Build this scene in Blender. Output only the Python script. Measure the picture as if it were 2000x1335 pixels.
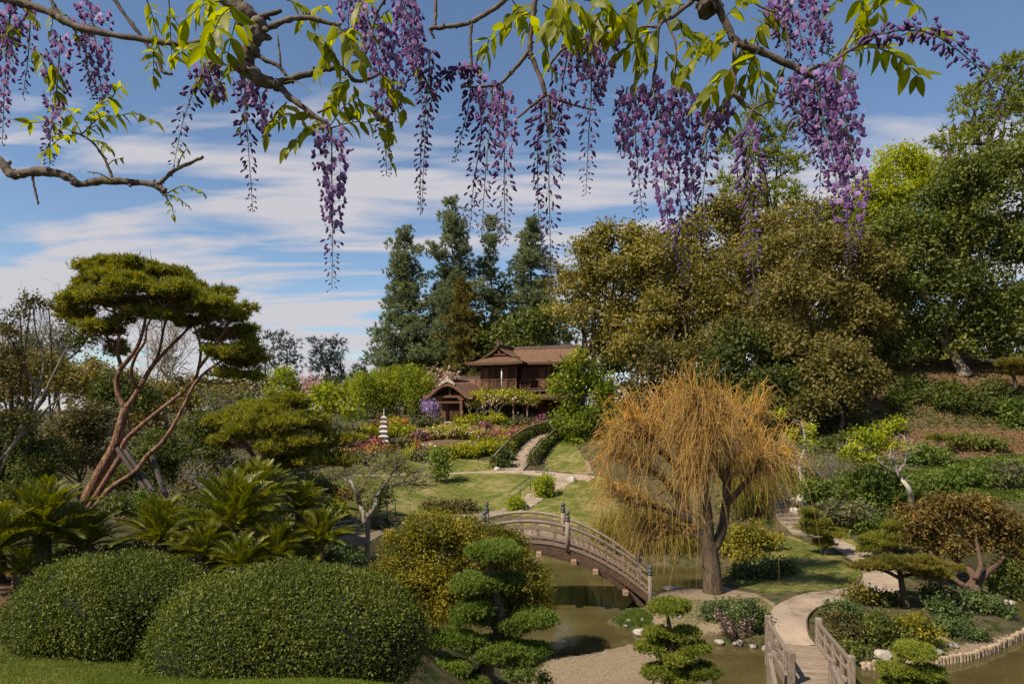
import bpy, math
import numpy as np
from mathutils import Vector, Matrix
from mathutils.bvhtree import BVHTree

for o in list(bpy.data.objects):
    bpy.data.objects.remove(o)
SC = bpy.context.scene
COL = SC.collection

# ------------------------------------------------------------------ camera, sky, sun, exposure
F, HY, CZ = 1333.0, 800.0, 7.5            # focal length in photo pixels, horizon row, eye height above the pond
cam_d = bpy.data.cameras.new("camera")
cam_d.sensor_width = 36.0
cam_d.lens = 36.0 * F / 2000.0
cam_d.shift_y = (HY - 667.5) / 2000.0
cam_d.clip_start = 0.05
cam_d.clip_end = 6000
cam = bpy.data.objects.new("camera", cam_d)
cam.location = (0, 0, CZ)
cam.rotation_euler = (math.radians(90), 0, 0)
COL.objects.link(cam)
SC.camera = cam

SUN_EL = math.radians(48)
SH = Vector((0.79, 0.61)).normalized()    # direction the shadows fall on the ground
SUN_DIR = Vector((-SH.x * math.cos(SUN_EL), -SH.y * math.cos(SUN_EL), math.sin(SUN_EL)))
w = bpy.data.worlds.new("World")
SC.world = w
w.use_nodes = True
nt = w.node_tree
nt.nodes.clear()
def wn(t, **k):
    n = nt.nodes.new(t)
    for a, b in k.items():
        setattr(n, a, b)
    return n
sky = wn("ShaderNodeTexSky", sky_type='NISHITA', sun_disc=False, sun_elevation=SUN_EL,
         sun_rotation=math.atan2(SUN_DIR.x, SUN_DIR.y), altitude=200, air_density=1.0, dust_density=0.25, ozone_density=3.0)
tc = wn("ShaderNodeTexCoord")
sep = wn("ShaderNodeSeparateXYZ")
nt.links.new(tc.outputs['Generated'], sep.inputs[0])
def wmath(op, a, b=None, c=None):
    n = wn("ShaderNodeMath", operation=op)
    for i, v in enumerate((a, b, c)):
        if v is None:
            continue
        if isinstance(v, (int, float)):
            n.inputs[i].default_value = v
        else:
            nt.links.new(v, n.inputs[i])
    return n.outputs[0]
zc = wmath('MAXIMUM', sep.outputs[2], 0.0)
zden = wmath('ADD', zc, 0.10)
cx = wmath('DIVIDE', sep.outputs[0], zden)
cy = wmath('DIVIDE', sep.outputs[1], zden)
comb = wn("ShaderNodeCombineXYZ")
nt.links.new(cx, comb.inputs[0]); nt.links.new(cy, comb.inputs[1])
def wnoise(scale, loc, sx, sy, rot, detail, rough, dist):
    m = wn("ShaderNodeMapping")
    m.inputs['Location'].default_value = loc
    m.inputs['Scale'].default_value = (sx, sy, 1)
    m.inputs['Rotation'].default_value = (0, 0, rot)
    nt.links.new(comb.outputs[0], m.inputs[0])
    n = wn("ShaderNodeTexNoise")
    n.inputs['Scale'].default_value = scale
    n.inputs['Detail'].default_value = detail
    n.inputs['Roughness'].default_value = rough
    n.inputs['Distortion'].default_value = dist
    nt.links.new(m.outputs[0], n.inputs['Vector'])
    return n.outputs['Fac']
big = wnoise(0.95, (3.1, 1.7, 0), 0.6, 1.5, 0.22, 4, 0.55, 0.6)
fine = wnoise(1.7, (0.3, 5.2, 0), 0.5, 1.6, 0.24, 7, 0.56, 0.9)
lowb = wmath('SUBTRACT', 0.44, zc)                     # cirrus thickens towards the horizon
lowb = wmath('SUBTRACT', wmath('MULTIPLY', wmath('MAXIMUM', lowb, -0.1), 0.55), 0.10)
s = wmath('ADD', wmath('MULTIPLY', big, 1.2), wmath('MULTIPLY', fine, 0.65))
s = wmath('ADD', s, lowb)
ramp = wn("ShaderNodeValToRGB")
ramp.color_ramp.elements[0].position = 0.86
ramp.color_ramp.elements[0].color = (0, 0, 0, 1)
ramp.color_ramp.elements[1].position = 1.50
ramp.color_ramp.elements[1].color = (0.95, 0.95, 0.95, 1)
nt.links.new(s, ramp.inputs[0])
mix = wn("ShaderNodeMix", data_type='RGBA')
nt.links.new(ramp.outputs[0], mix.inputs[0])
hsv = wn("ShaderNodeHueSaturation")
hsv.inputs['Saturation'].default_value = 1.0
hsv.inputs['Value'].default_value = 0.78
nt.links.new(sky.outputs[0], hsv.inputs['Color'])
nt.links.new(hsv.outputs[0], mix.inputs[6])
mix.inputs[7].default_value = (3.75, 3.65, 3.9, 1)
bg = wn("ShaderNodeBackground")
bg.inputs[1].default_value = 0.105
nt.links.new(mix.outputs[2], bg.inputs[0])
wo = wn("ShaderNodeOutputWorld")
nt.links.new(bg.outputs[0], wo.inputs[0])

sl = bpy.data.lights.new("sun", 'SUN')
sl.energy = 4.6
sl.angle = math.radians(0.5)
sl.color = (1.0, 0.88, 0.70)
so = bpy.data.objects.new("sun", sl)
so.rotation_euler = SUN_DIR.to_track_quat('Z', 'Y').to_euler()
so.location = (-30, -20, 60)
COL.objects.link(so)
vs = SC.view_settings
vs.view_transform = 'Standard'
vs.look = 'None'
vs.gamma = 1.0
vs.use_curve_mapping = False
vs.exposure = 0.65

# ------------------------------------------------------------------ helpers
rng = np.random.default_rng(11)
def P(px, py, d):                          # a pixel and a distance -> a point
    return np.array([(px - 1000.0) / F * d, d, CZ - (py - HY) / F * d])
def unit(v):
    return v / np.maximum(np.linalg.norm(v, axis=-1, keepdims=True), 1e-9)
def rsph(n):
    return unit(rng.normal(size=(n, 3)))

def mesh_np(name, V, polys, mats, tint=None, mi=None, smooth=False):
    V = np.asarray(V, np.float32).reshape(-1, 3)
    me = bpy.data.meshes.new(name)
    me.vertices.add(len(V))
    me.vertices.foreach_set("co", V.ravel())
    polys = [np.asarray(p, np.int32) for p in polys if len(p)]
    loops = np.concatenate([p.ravel() for p in polys])
    tot = np.concatenate([np.full(len(p), p.shape[1], np.int32) for p in polys])
    st = np.concatenate([[0], np.cumsum(tot)[:-1]]).astype(np.int32)
    me.loops.add(len(loops))
    me.loops.foreach_set("vertex_index", loops)
    me.polygons.add(len(tot))
    me.polygons.foreach_set("loop_start", st)
    if tint is not None:
        a = me.attributes.new("tint", 'FLOAT', 'FACE')
        a.data.foreach_set("value", np.asarray(tint, np.float32))
    for m in (mats if isinstance(mats, (list, tuple)) else [mats]):
        me.materials.append(m)
    if mi is not None:
        me.polygons.foreach_set("material_index", np.asarray(mi, np.int32))
    me.polygons.foreach_set("use_smooth", np.full(len(tot), smooth, bool))
    me.update(calc_edges=True)
    return me

class MB:                                   # collects shapes for ONE mesh
    def __init__(s):
        s.V, s.Q, s.T, s.n = [], [], [], 0
        s.tq, s.tt = [], []
    def add(s, V, Fc, tint=0.5):
        V = np.asarray(V, float).reshape(-1, 3)
        Fc = np.asarray(Fc)
        tn = np.full(len(Fc), tint) if np.isscalar(tint) else np.asarray(tint)
        if Fc.shape[1] == 4:
            s.Q.append(Fc + s.n); s.tq.append(tn)
        else:
            s.T.append(Fc + s.n); s.tt.append(tn)
        s.V.append(V); s.n += len(V)
        return s
    def mesh(s, name, mat, off=None, smooth=False):
        V = np.concatenate(s.V)
        if off is not None:
            V = V - np.asarray(off)
        pol, t = [], []
        if s.Q: pol.append(np.concatenate(s.Q)); t.append(np.concatenate(s.tq))
        if s.T: pol.append(np.concatenate(s.T)); t.append(np.concatenate(s.tt))
        return mesh_np(name, V, pol, mat, tint=np.concatenate(t), smooth=smooth)

def link(name, me, parent=None, loc=None):
    o = bpy.data.objects.new(name, me)
    COL.objects.link(o)
    if parent is not None:
        o.parent = parent
    if loc is not None:
        o.location = loc
    return o
def tag(o, label=None, cat=None, group=None, kind=None):
    if label: o['label'] = label
    if cat: o['category'] = cat
    if group: o['group'] = group
    if kind: o['kind'] = kind
    return o
def thing(name, label, cat, loc=(0, 0, 0), group=None, rz=0.0):
    e = bpy.data.objects.new(name, None)
    e.empty_display_size = 0.2
    COL.objects.link(e)
    e.location = loc
    e.rotation_euler = (0, 0, rz)
    return tag(e, label, cat, group)
def copy_tree(o, parent=None):
    c = o.copy()
    COL.objects.link(c)
    c.parent = parent
    for ch in list(o.children):
        copy_tree(ch, c)
    return c

def spline(pts, n):                         # Catmull-Rom through the given rows
    p = np.asarray(pts, float)
    if len(p) == 2:
        t = np.linspace(0, 1, n)[:, None]
        return p[0] * (1 - t) + p[1] * t
    q = np.vstack([2 * p[0] - p[1], p, 2 * p[-1] - p[-2]])
    u = np.linspace(0, len(p) - 1, n)
    i = np.minimum(u.astype(int), len(p) - 2)
    t = (u - i)[:, None]
    a, b, c, d = q[i], q[i + 1], q[i + 2], q[i + 3]
    return 0.5 * (2 * b + (c - a) * t + (2 * a - 5 * b + 4 * c - d) * t ** 2 + (3 * b - a - 3 * c + d) * t ** 3)

def tube(path, rad, sides=7, cap=True):
    p = np.asarray(path, float)
    n = len(p)
    r = np.broadcast_to(np.asarray(rad, float), (n,))
    t = unit(np.gradient(p, axis=0))
    ref = np.array([0, 0, 1.0]) if abs(t[0][2]) < 0.9 else np.array([1.0, 0, 0])
    a = np.zeros((n, 3))
    x = np.cross(t[0], ref); x /= np.linalg.norm(x)
    for i in range(n):
        x = x - t[i] * np.dot(x, t[i]); x /= max(np.linalg.norm(x), 1e-9)
        a[i] = x
    b = np.cross(t, a)
    th = np.linspace(0, 2 * np.pi, sides, endpoint=False)
    ring = a[:, None, :] * np.cos(th)[None, :, None] + b[:, None, :] * np.sin(th)[None, :, None]
    V = (p[:, None, :] + ring * r[:, None, None]).reshape(-1, 3)
    i, j = np.meshgrid(np.arange(n - 1), np.arange(sides), indexing='ij')
    k = (j + 1) % sides
    Q = np.stack([i * sides + j, i * sides + k, (i + 1) * sides + k, (i + 1) * sides + j], -1).reshape(-1, 4)
    if cap:                                 # close the ends with a fan of quads collapsed on a centre vertex
        V = np.vstack([V, p[0], p[-1]])
        c0, c1 = n * sides, n * sides + 1
        jj = np.arange(sides); kk = (jj + 1) % sides
        T0 = np.stack([kk, jj, np.full(sides, c0)], -1)
        T1 = np.stack([(n - 1) * sides + jj, (n - 1) * sides + kk, np.full(sides, c1)], -1)
        return V, Q, np.vstack([T0, T1])
    return V, Q, None
def add_tube(mb, path, rad, sides=7, tint=0.5, cap=True):
    V, Q, T = tube(path, rad, sides, cap)
    off = mb.n
    mb.add(V, Q, tint)
    if T is not None:
        mb.T.append(T + off); mb.tt.append(np.full(len(T), tint))
    return mb
def add_strands(mb, paths, rad, tint):      # (m, n, 3) thin three-sided strands
    p = np.asarray(paths, float)
    m, n, _ = p.shape
    r = np.broadcast_to(np.asarray(rad, float), (m, n))
    ang = rng.uniform(0, 6.28, m)
    V = np.zeros((m, n, 3, 3))
    t = unit(np.gradient(p, axis=1))
    h = np.stack([np.cos(ang), np.sin(ang), 0 * ang], -1)[:, None, :] + np.zeros((m, n, 1))
    a = unit(np.cross(t, h + np.array([0.01, 0.013, 0.3])))
    b = np.cross(t, a)
    for k in range(3):
        th = k * 2.0944
        V[:, :, k] = p + (a * math.cos(th) + b * math.sin(th)) * r[..., None]
    base = (np.arange(m) * n * 3)[:, None, None]
    i = (np.arange(n - 1) * 3)[None, :, None]
    k = np.arange(3)[None, None, :]
    k2 = (k + 1) % 3
    Q = np.stack([base + i + k, base + i + k2, base + i + 3 + k2, base + i + 3 + k], -1).reshape(-1, 4)
    tt = np.repeat(np.broadcast_to(np.asarray(tint, float), (m,)), (n - 1) * 3)
    mb.add(V.reshape(-1, 3), Q, tt)
    return mb

BOXF = np.array([[0, 3, 2, 1], [4, 5, 6, 7], [0, 1, 5, 4], [1, 2, 6, 5], [2, 3, 7, 6], [3, 0, 4, 7]])
def box_v(x0, x1, y0, y1, z0, z1):
    return np.array([[x0, y0, z0], [x1, y0, z0], [x1, y1, z0], [x0, y1, z0], [x0, y0, z1], [x1, y0, z1], [x1, y1, z1], [x0, y1, z1]], float)
def bbox_v(x0, x1, y0, y1, z0, z1, b):      # box with chamfered vertical+top edges: 8-gon prism approximated by inset top
    return box_v(x0, x1, y0, y1, z0, z1)
def bevel(o, wd=0.01, seg=1):
    m = o.modifiers.new("bevel", 'BEVEL'); m.width = wd; m.segments = seg; m.limit_method = 'ANGLE'
    return o

# leaf cards: one folded-free diamond per leaf, long axis a, side axis b
def leaf_cards(C, A, B, L, W, bend=0.0):
    n = len(C)
    L = np.broadcast_to(L, (n,))[:, None]; W = np.broadcast_to(W, (n,))[:, None]
    V = np.empty((n, 4, 3))
    V[:, 0] = C - A * L * 0.5
    V[:, 1] = C + B * W * 0.5 - A * L * 0.05
    V[:, 2] = C + A * L * 0.5
    V[:, 3] = C - B * W * 0.5 - A * L * 0.05
    Fc = np.arange(4 * n).reshape(n, 4)
    return V.reshape(-1, 3), Fc
def spikes(C, D, k, L, W, spread):          # k thin needles (triangles) fanning from each point
    n = len(C)
    d = unit(np.repeat(D, k, 0) + rng.normal(size=(n * k, 3)) * spread)
    c = np.repeat(C, k, 0)
    l = np.repeat(np.broadcast_to(L, (n,)), k)[:, None] * rng.uniform(0.7, 1.15, (n * k, 1))
    s = unit(np.cross(d, rsph(n * k))) * W * 0.5
    V = np.empty((n * k, 3, 3))
    V[:, 0] = c - s; V[:, 1] = c + s; V[:, 2] = c + d * l
    return V.reshape(-1, 3), np.arange(3 * n * k).reshape(-1, 3)

def clump_points(C, R, n, shell=0.4, twig=7, spread=0.0, low=-1.0):
    """points spread through the outer part of ellipsoid clumps, gathered on twigs"""
    C = np.asarray(C, float); R = np.asarray(R, float)
    wgt = (R[:, 0] * R[:, 1] + R[:, 0] * R[:, 2] + R[:, 1] * R[:, 2])
    m = max(1, n // twig)
    idx = rng.choice(len(C), m, p=wgt / wgt.sum())
    u = rsph(m)
    u[:, 2] = np.where(u[:, 2] < low, -u[:, 2] * rng.uniform(0.2, 1, m), u[:, 2])
    u = unit(u)
    r = 1 - shell * rng.random(m) ** 1.4
    p = C[idx] + R[idx] * u * r[:, None]
    idx = np.repeat(idx, twig); u = np.repeat(u, twig, 0); p = np.repeat(p, twig, 0)
    return p, u, idx, m
def foliage(mb, C, R, n, L, W, shell=0.4, twig=7, low=-0.75, up=0.35, droop=0.15, tvar=0.28, tbase=0.5, tidx=None):
    p, u, idx, m = clump_points(C, R, n, shell, twig, low=low)
    k = len(p)
    p = p + rng.normal(size=(k, 3)) * L * 0.85 + u * (L * 2.2 * np.repeat(rng.random(m) ** 4, twig) * rng.random(k))[:, None]
    A = unit(u * 0.5 + rng.normal(size=(k, 3)) * 0.65 + np.array([0, 0, -droop]))
    Nn = unit(u * 0.8 + np.array([0, 0, up]) + rng.normal(size=(k, 3)) * 0.55)
    B = unit(np.cross(A, Nn))
    sz = rng.uniform(0.65, 1.25, k)
    V, Fc = leaf_cards(p, A, B, L * sz, W * sz)
    ct = rng.normal(0, tvar * 0.55, len(C))
    tw = np.repeat(rng.normal(0, tvar * 0.6, m), twig)
    t = np.clip(tbase + ct[idx] + tw + rng.normal(0, tvar * 0.5, k), 0, 1)
    mb.add(V, Fc, t)
    return mb

# ------------------------------------------------------------------ materials
def new_mat(name):
    m = bpy.data.materials.new(name)
    m.use_nodes = True
    t = m.node_tree
    t.nodes.clear()
    return m, t
def nd(t, typ, **k):
    n = t.nodes.new(typ)
    for a, b in k.items():
        setattr(n, a, b)
    return n
def rgba(c): return (c[0], c[1], c[2], 1)
def set_ramp(r, cols, pos=None):
    el = r.color_ramp.elements
    pos = pos or [i / (len(cols) - 1) for i in range(len(cols))]
    while len(el) < len(cols):
        el.new(0.5)
    for e, c, q in zip(el, cols, pos):
        e.position = q; e.color = rgba(c)
def leaf_mat(name, cols, trans=0.35, rough=0.55, spec=0.25, tsat=1.25):
    m, t = new_mat(name)
    at = nd(t, "ShaderNodeAttribute", attribute_name="tint")
    r = nd(t, "ShaderNodeValToRGB"); set_ramp(r, cols)
    t.links.new(at.outputs['Fac'], r.inputs[0])
    p = nd(t, "ShaderNodeBsdfPrincipled")
    p.inputs['Roughness'].default_value = rough
    p.inputs['Specular IOR Level'].default_value = spec
    t.links.new(r.outputs[0], p.inputs['Base Color'])
    o = nd(t, "ShaderNodeOutputMaterial")
    if trans > 0:
        tr = nd(t, "ShaderNodeBsdfTranslucent")
        hs = nd(t, "ShaderNodeHueSaturation")
        hs.inputs['Saturation'].default_value = tsat
        hs.inputs['Value'].default_value = 1.5
        t.links.new(r.outputs[0], hs.inputs['Color'])
        t.links.new(hs.outputs[0], tr.inputs[0])
        mx = nd(t, "ShaderNodeMixShader")
        mx.inputs[0].default_value = trans
        t.links.new(p.outputs[0], mx.inputs[1]); t.links.new(tr.outputs[0], mx.inputs[2])
        t.links.new(mx.outputs[0], o.inputs[0])
    else:
        t.links.new(p.outputs[0], o.inputs[0])
    return m
def solid_mat(name, c1, c2, scale=6.0, rough=0.8, bump=0.3, stretch=(1, 1, 1), spec=0.25, detail=6, bscale=None, c3=None, metal=0.0, bdist=0.02):
    """noise-mottled surface with fine relief"""
    m, t = new_mat(name)
    tcn = nd(t, "ShaderNodeTexCoord")
    mp = nd(t, "ShaderNodeMapping"); mp.inputs['Scale'].default_value = stretch
    t.links.new(tcn.outputs['Object'], mp.inputs[0])
    n = nd(t, "ShaderNodeTexNoise"); n.inputs['Scale'].default_value = scale
    n.inputs['Detail'].default_value = detail; n.inputs['Roughness'].default_value = 0.6
    t.links.new(mp.outputs[0], n.inputs['Vector'])
    r = nd(t, "ShaderNodeValToRGB")
    set_ramp(r, [c1, c2] if c3 is None else [c1, c2, c3], [0.32, 0.68] if c3 is None else [0.3, 0.5, 0.7])
    t.links.new(n.outputs['Fac'], r.inputs[0])
    oi = nd(t, "ShaderNodeObjectInfo")
    hv = nd(t, "ShaderNodeHueSaturation")
    mr = nd(t, "ShaderNodeMapRange"); mr.inputs[3].default_value = 0.82; mr.inputs[4].default_value = 1.18
    t.links.new(oi.outputs['Random'], mr.inputs[0]); t.links.new(mr.outputs[0], hv.inputs['Value'])
    t.links.new(r.outputs[0], hv.inputs['Color'])
    p = nd(t, "ShaderNodeBsdfPrincipled")
    p.inputs['Roughness'].default_value = rough
    p.inputs['Metallic'].default_value = metal
    p.inputs['Specular IOR Level'].default_value = spec
    t.links.new(hv.outputs[0], p.inputs['Base Color'])
    n2 = nd(t, "ShaderNodeTexNoise"); n2.inputs['Scale'].default_value = bscale or scale * 3
    n2.inputs['Detail'].default_value = 5
    t.links.new(mp.outputs[0], n2.inputs['Vector'])
    b = nd(t, "ShaderNodeBump"); b.inputs['Strength'].default_value = bump; b.inputs['Distance'].default_value = bdist
    t.links.new(n2.outputs['Fac'], b.inputs['Height'])
    t.links.new(b.outputs[0], p.inputs['Normal'])
    o = nd(t, "ShaderNodeOutputMaterial")
    t.links.new(p.outputs[0], o.inputs[0])
    return m

M = {}
def LM(k, cols, **kw): M[k] = leaf_mat("leaf_" + k, cols, **kw)
LM('hedge', [(.034, .048, .005), (.086, .108, .011), (.185, .195, .024)], trans=.25, rough=.5, spec=.3)
LM('oak', [(.095, .085, .020), (.205, .178, .044), (.320, .268, .075)], trans=.38)
LM('oakgreen', [(.045, .060, .012), (.110, .130, .026), (.210, .215, .048)], trans=.35)
LM('oakbrown', [(.072, .068, .018), (.160, .138, .038), (.260, .212, .066)], trans=.36)
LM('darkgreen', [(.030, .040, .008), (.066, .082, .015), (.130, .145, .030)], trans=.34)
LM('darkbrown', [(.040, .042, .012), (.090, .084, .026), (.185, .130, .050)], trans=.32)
LM('bluepine', [(.075, .100, .050), (.155, .190, .092), (.270, .285, .130)], trans=.34)
LM('cedar', [(.026, .044, .038), (.050, .078, .066), (.092, .122, .100)], trans=.2)
LM('pine', [(.070, .084, .012), (.165, .175, .024), (.290, .265, .040)], trans=.4)
LM('pinegold', [(.065, .066, .012), (.155, .140, .024), (.270, .215, .036)], trans=.35)
LM('bamboo', [(.075, .110, .010), (.205, .240, .020), (.370, .370, .040)], trans=.42)
LM('lime', [(.150, .180, .010), (.310, .340, .020), (.470, .480, .040)], trans=.5)
LM('shrubgreen', [(.035, .062, .010), (.090, .135, .020), (.180, .225, .040)], trans=.36)
LM('yellowbush', [(.072, .078, .010), (.190, .175, .018), (.380, .310, .028)], trans=.4)
LM('niwaki', [(.050, .078, .013), (.125, .180, .028), (.220, .275, .052)], trans=.36)
LM('niwakiyel', [(.070, .095, .012), (.165, .200, .024), (.280, .300, .044)], trans=.34)
LM('juniper', [(.032, .052, .016), (.072, .110, .032), (.135, .180, .052)], trans=.28)
LM('rust', [(.075, .060, .014), (.170, .115, .028), (.290, .180, .045)], trans=.32)
LM('ball', [(.130, .160, .008), (.270, .310, .012), (.400, .430, .022)], trans=.35)
LM('softpine', [(.090, .110, .020), (.190, .215, .040), (.310, .320, .070)], trans=.36)
LM('azgreen', [(.110, .125, .010), (.260, .270, .016), (.420, .400, .030)], trans=.42)
LM('azdull', [(.050, .055, .022), (.105, .105, .045), (.180, .170, .085)], trans=.3)
LM('azorange', [(.085, .060, .018), (.220, .125, .030), (.400, .200, .050)], trans=.3)
LM('fpink', [(.42, .07, .20), (.58, .13, .30), (.70, .26, .40)], trans=.3, tsat=1.0)
LM('fpale', [(.50, .26, .32), (.62, .38, .42), (.72, .54, .55)], trans=.3, tsat=1.0)
LM('fmagenta', [(.34, .03, .22), (.48, .06, .34), (.58, .14, .40)], trans=.3, tsat=1.0)
LM('fred', [(.50, .07, .06), (.62, .12, .11), (.70, .22, .17)], trans=.3, tsat=1.0)
LM('fcream', [(.46, .28, .22), (.62, .44, .34), (.72, .60, .46)], trans=.3, tsat=1.0)
LM('forange', [(.50, .16, .05), (.62, .28, .10), (.70, .42, .18)], trans=.3, tsat=1.0)
LM('flilac', [(.20, .13, .30), (.32, .23, .42), (.48, .40, .54)], trans=.35, tsat=1.0)
LM('wleaf', [(.110, .140, .006), (.220, .240, .010), (.330, .330, .022)], trans=.62, rough=.45, spec=.35, tsat=1.15)
LM('cycad', [(.044, .060, .007), (.130, .145, .014), (.280, .240, .030)], trans=.34, rough=.42, spec=.35)
LM('grass', [(.055, .085, .010), (.125, .165, .018), (.230, .235, .050)], trans=.35)
LM('willow', [(.260, .180, .088), (.420, .265, .082), (.620, .360, .062)], trans=.25, tsat=1.0)
LM('willowgreen', [(.110, .100, .016), (.210, .180, .026), (.340, .270, .045)], trans=.25)
LM('twig', [(.12, .10, .075), (.20, .165, .125), (.30, .25, .20)], trans=0)
M['bark'] = solid_mat("bark_brown", (.045, .032, .022), (.12, .088, .062), 5, .9, .8, (1, 1, .25), bscale=14)
M['barkgrey'] = solid_mat("bark_grey", (.10, .085, .065), (.25, .215, .17), 6, .9, .8, (1, 1, .25), bscale=16)
M['barkpale'] = solid_mat("bark_pale", (.22, .195, .17), (.42, .38, .335), 7, .85, .4, (1, 1, .3), bscale=20)
M['barkred'] = solid_mat("bark_red_pine", (.050, .030, .022), (.190, .098, .058), 9, .85, 1.0, (1, 1, .45), bscale=22, c3=(.29, .185, .130), bdist=.05)
M['barkwillow'] = solid_mat("bark_willow", (.060, .044, .029), (.165, .122, .080), 5, .92, 1.0, (1, 1, .22), bscale=18, bdist=.05)
M['vine'] = solid_mat("bark_vine", (.050, .038, .030), (.155, .120, .092), 30, .85, .7, (1, 1, 1), bscale=90, bdist=.004)
M['stemgreen'] = solid_mat("stem_green", (.045, .060, .016), (.085, .100, .028), 60, .6, .1)
M['pole'] = solid_mat("weathered_pole", (.055, .045, .038), (.130, .108, .090), 5, .8, .4, (1, 1, .2))
M['wood'] = solid_mat("weathered_wood", (.080, .056, .040), (.225, .165, .118), 4, .8, .6, (1, 6, 6), bscale=12, c3=(.155, .110, .080))
M['woodrail'] = solid_mat("grey_rail_wood", (.130, .100, .076), (.320, .258, .205), 4, .75, .4, (1, 6, 6), bscale=12)
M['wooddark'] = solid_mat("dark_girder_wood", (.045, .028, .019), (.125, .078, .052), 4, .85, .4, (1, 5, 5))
M['woodend'] = solid_mat("beam_end_wood", (.22, .135, .085), (.36, .235, .155), 9, .8, .3)
M['deck'] = solid_mat("deck_board_wood", (.150, .112, .080), (.330, .256, .190), 3, .8, .35, (1, 7, 7), bscale=10)
M['postgrey'] = solid_mat("bleached_post_wood", (.120, .092, .070), (.285, .230, .182), 5, .8, .5, (5, 5, 1))
M['bronze'] = solid_mat("verdigris_cap", (.030, .036, .032), (.075, .086, .078), 12, .55, .3, spec=.5)
M['roof'] = solid_mat("bark_shingle_roof", (.065, .036, .023), (.185, .105, .066), 3.5, .95, 1.0, (1.2, 1.2, 5), bscale=9, bdist=.06)
M['roofcap'] = solid_mat("dark_ridge", (.05, .038, .034), (.12, .090, .078), 5, .8, .4)
M['wall'] = solid_mat("dark_cedar_board", (.030, .014, .008), (.078, .037, .022), 3, .8, .3, (4, 4, .5))
M['timber'] = solid_mat("brown_timber", (.075, .034, .018), (.155, .074, .042), 3, .75, .3, (3, 3, .5))
M['dark'] = solid_mat("dark_opening", (.012, .008, .006), (.03, .02, .014), 3, .9, .1)
M['carve'] = solid_mat("carved_pale_ornament", (.22, .18, .14), (.46, .39, .31), 8, .9, .8)
M['stone'] = solid_mat("weathered_stone", (.20, .17, .145), (.46, .41, .36), 3, .9, .9, bscale=9, c3=(.34, .28, .23), bdist=.06)
M['stonepale'] = solid_mat("pale_step_stone", (.21, .162, .120), (.37, .30, .235), 3, .9, .5, bscale=12)
M['lantern'] = solid_mat("lantern_stone", (.30, .265, .235), (.56, .51, .47), 5, .9, .5)
M['metal'] = solid_mat("dark_green_rail", (.022, .035, .036), (.05, .068, .068), 9, .5, .1, spec=.5)
M['path'] = solid_mat("sandy_concrete_path", (.135, .100, .072), (.300, .235, .178), .9, .92, .7, bscale=45, c3=(.230, .178, .132), bdist=.01)
M['white'] = solid_mat("white_painted_pipe", (.62, .63, .65), (.75, .76, .78), 5, .5, .05)
M['log'] = solid_mat("log_edging", (.20, .145, .095), (.40, .31, .215), 8, .9, .7, bscale=20)
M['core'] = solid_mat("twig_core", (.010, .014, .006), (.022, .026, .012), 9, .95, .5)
# ------------------------------------------------------------------ terrain
CP = [(-12, -6, 5.9), (0, -4, 5.9), (12, -6, 5.5), (0, 0, 5.85), (-7, 2, 5.55), (7, 2, 5.3), (-14, 4, 5.2), (-30, 0, 5.5), (30, 0, 4.0)]
CP = [np.array(c, float) for c in CP]
for a in [(500, 1335, 7.3), (0, 1285, 8.77), (130, 1275, 9.1), (820, 1330, 7.4), (300, 1189, 12), (40, 1140, 10.8), (-60, 1180, 10),
          (150, 1013, 20), (330, 1005, 20), (200, 985, 26), (100, 850, 60), (300, 850, 60), (-200, 1000, 20), (-200, 850, 60), (450, 1090, 14), (640, 1180, 13.2), (560, 1075, 18),
          (680, 1056, 30), (705, 1015, 33), (870, 1225, 18.7), (935, 1335, 14.2), (1000, 1450, 11.5), (1150, 1600, 8.5), (1500, 1500, 11.5), (1900, 1500, 12.5), (2300, 1500, 13),
          (1300, 1345, 15.5), (1800, 1390, 15.5), (1150, 1300, 19.6), (1050, 1335, 18.2), (1300, 1300, 19.6),
          (1280, 1182, 25.6), (1400, 1150, 28), (1560, 1220, 21.7), (1620, 1170, 24.8), (1700, 1110, 29.5), (1590, 1050, 36), (1510, 980, 40.2), (1530, 1100, 30.5), (1480, 1050, 35.2),
          (1780, 1000, 37), (1650, 950, 42), (1560, 940, 43), (1900, 920, 45), (1990, 900, 46), (2300, 900, 44), (1850, 870, 49), (1990, 840, 51), (1750, 820, 53), (1700, 745, 57), (1950, 740, 57), (2300, 740, 55),
          (1550, 800, 58), (1850, 700, 62), (2100, 700, 62), (1900, 690, 75), (1500, 750, 70), (1250, 800, 75), (1300, 900, 52), (1200, 930, 48), (1150, 1000, 40), (1300, 1062, 38.5), (1350, 1098, 33.2), (1420, 1040, 37),
          (950, 1000, 42), (800, 1000, 41), (720, 960, 45), (850, 950, 50), (1000, 920, 55), (1000, 890, 60), (800, 890, 59), (870, 860, 65), (700, 860, 64), (1000, 835, 72), (900, 820, 79), (750, 830, 73), (700, 820, 80), (1050, 815, 80),
          (950, 814, 92), (1100, 812, 90), (600, 820, 70), (550, 900, 45), (600, 1000, 34), (870, 1040, 36), (1120, 860, 64), (1100, 925, 54),
          (900, 800, 115), (1000, 790, 140), (500, 800, 110), (200, 800, 110), (1300, 770, 120), (1700, 720, 110), (-400, 800, 110), (2400, 700, 110), (1790, 1180, 26), (1650, 1260, 21.5), (1900, 1230, 23.2), (1900, 1040, 33), (2050, 1000, 36)]:
    CP.append(P(*a))
CP = np.array(CP)
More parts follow.
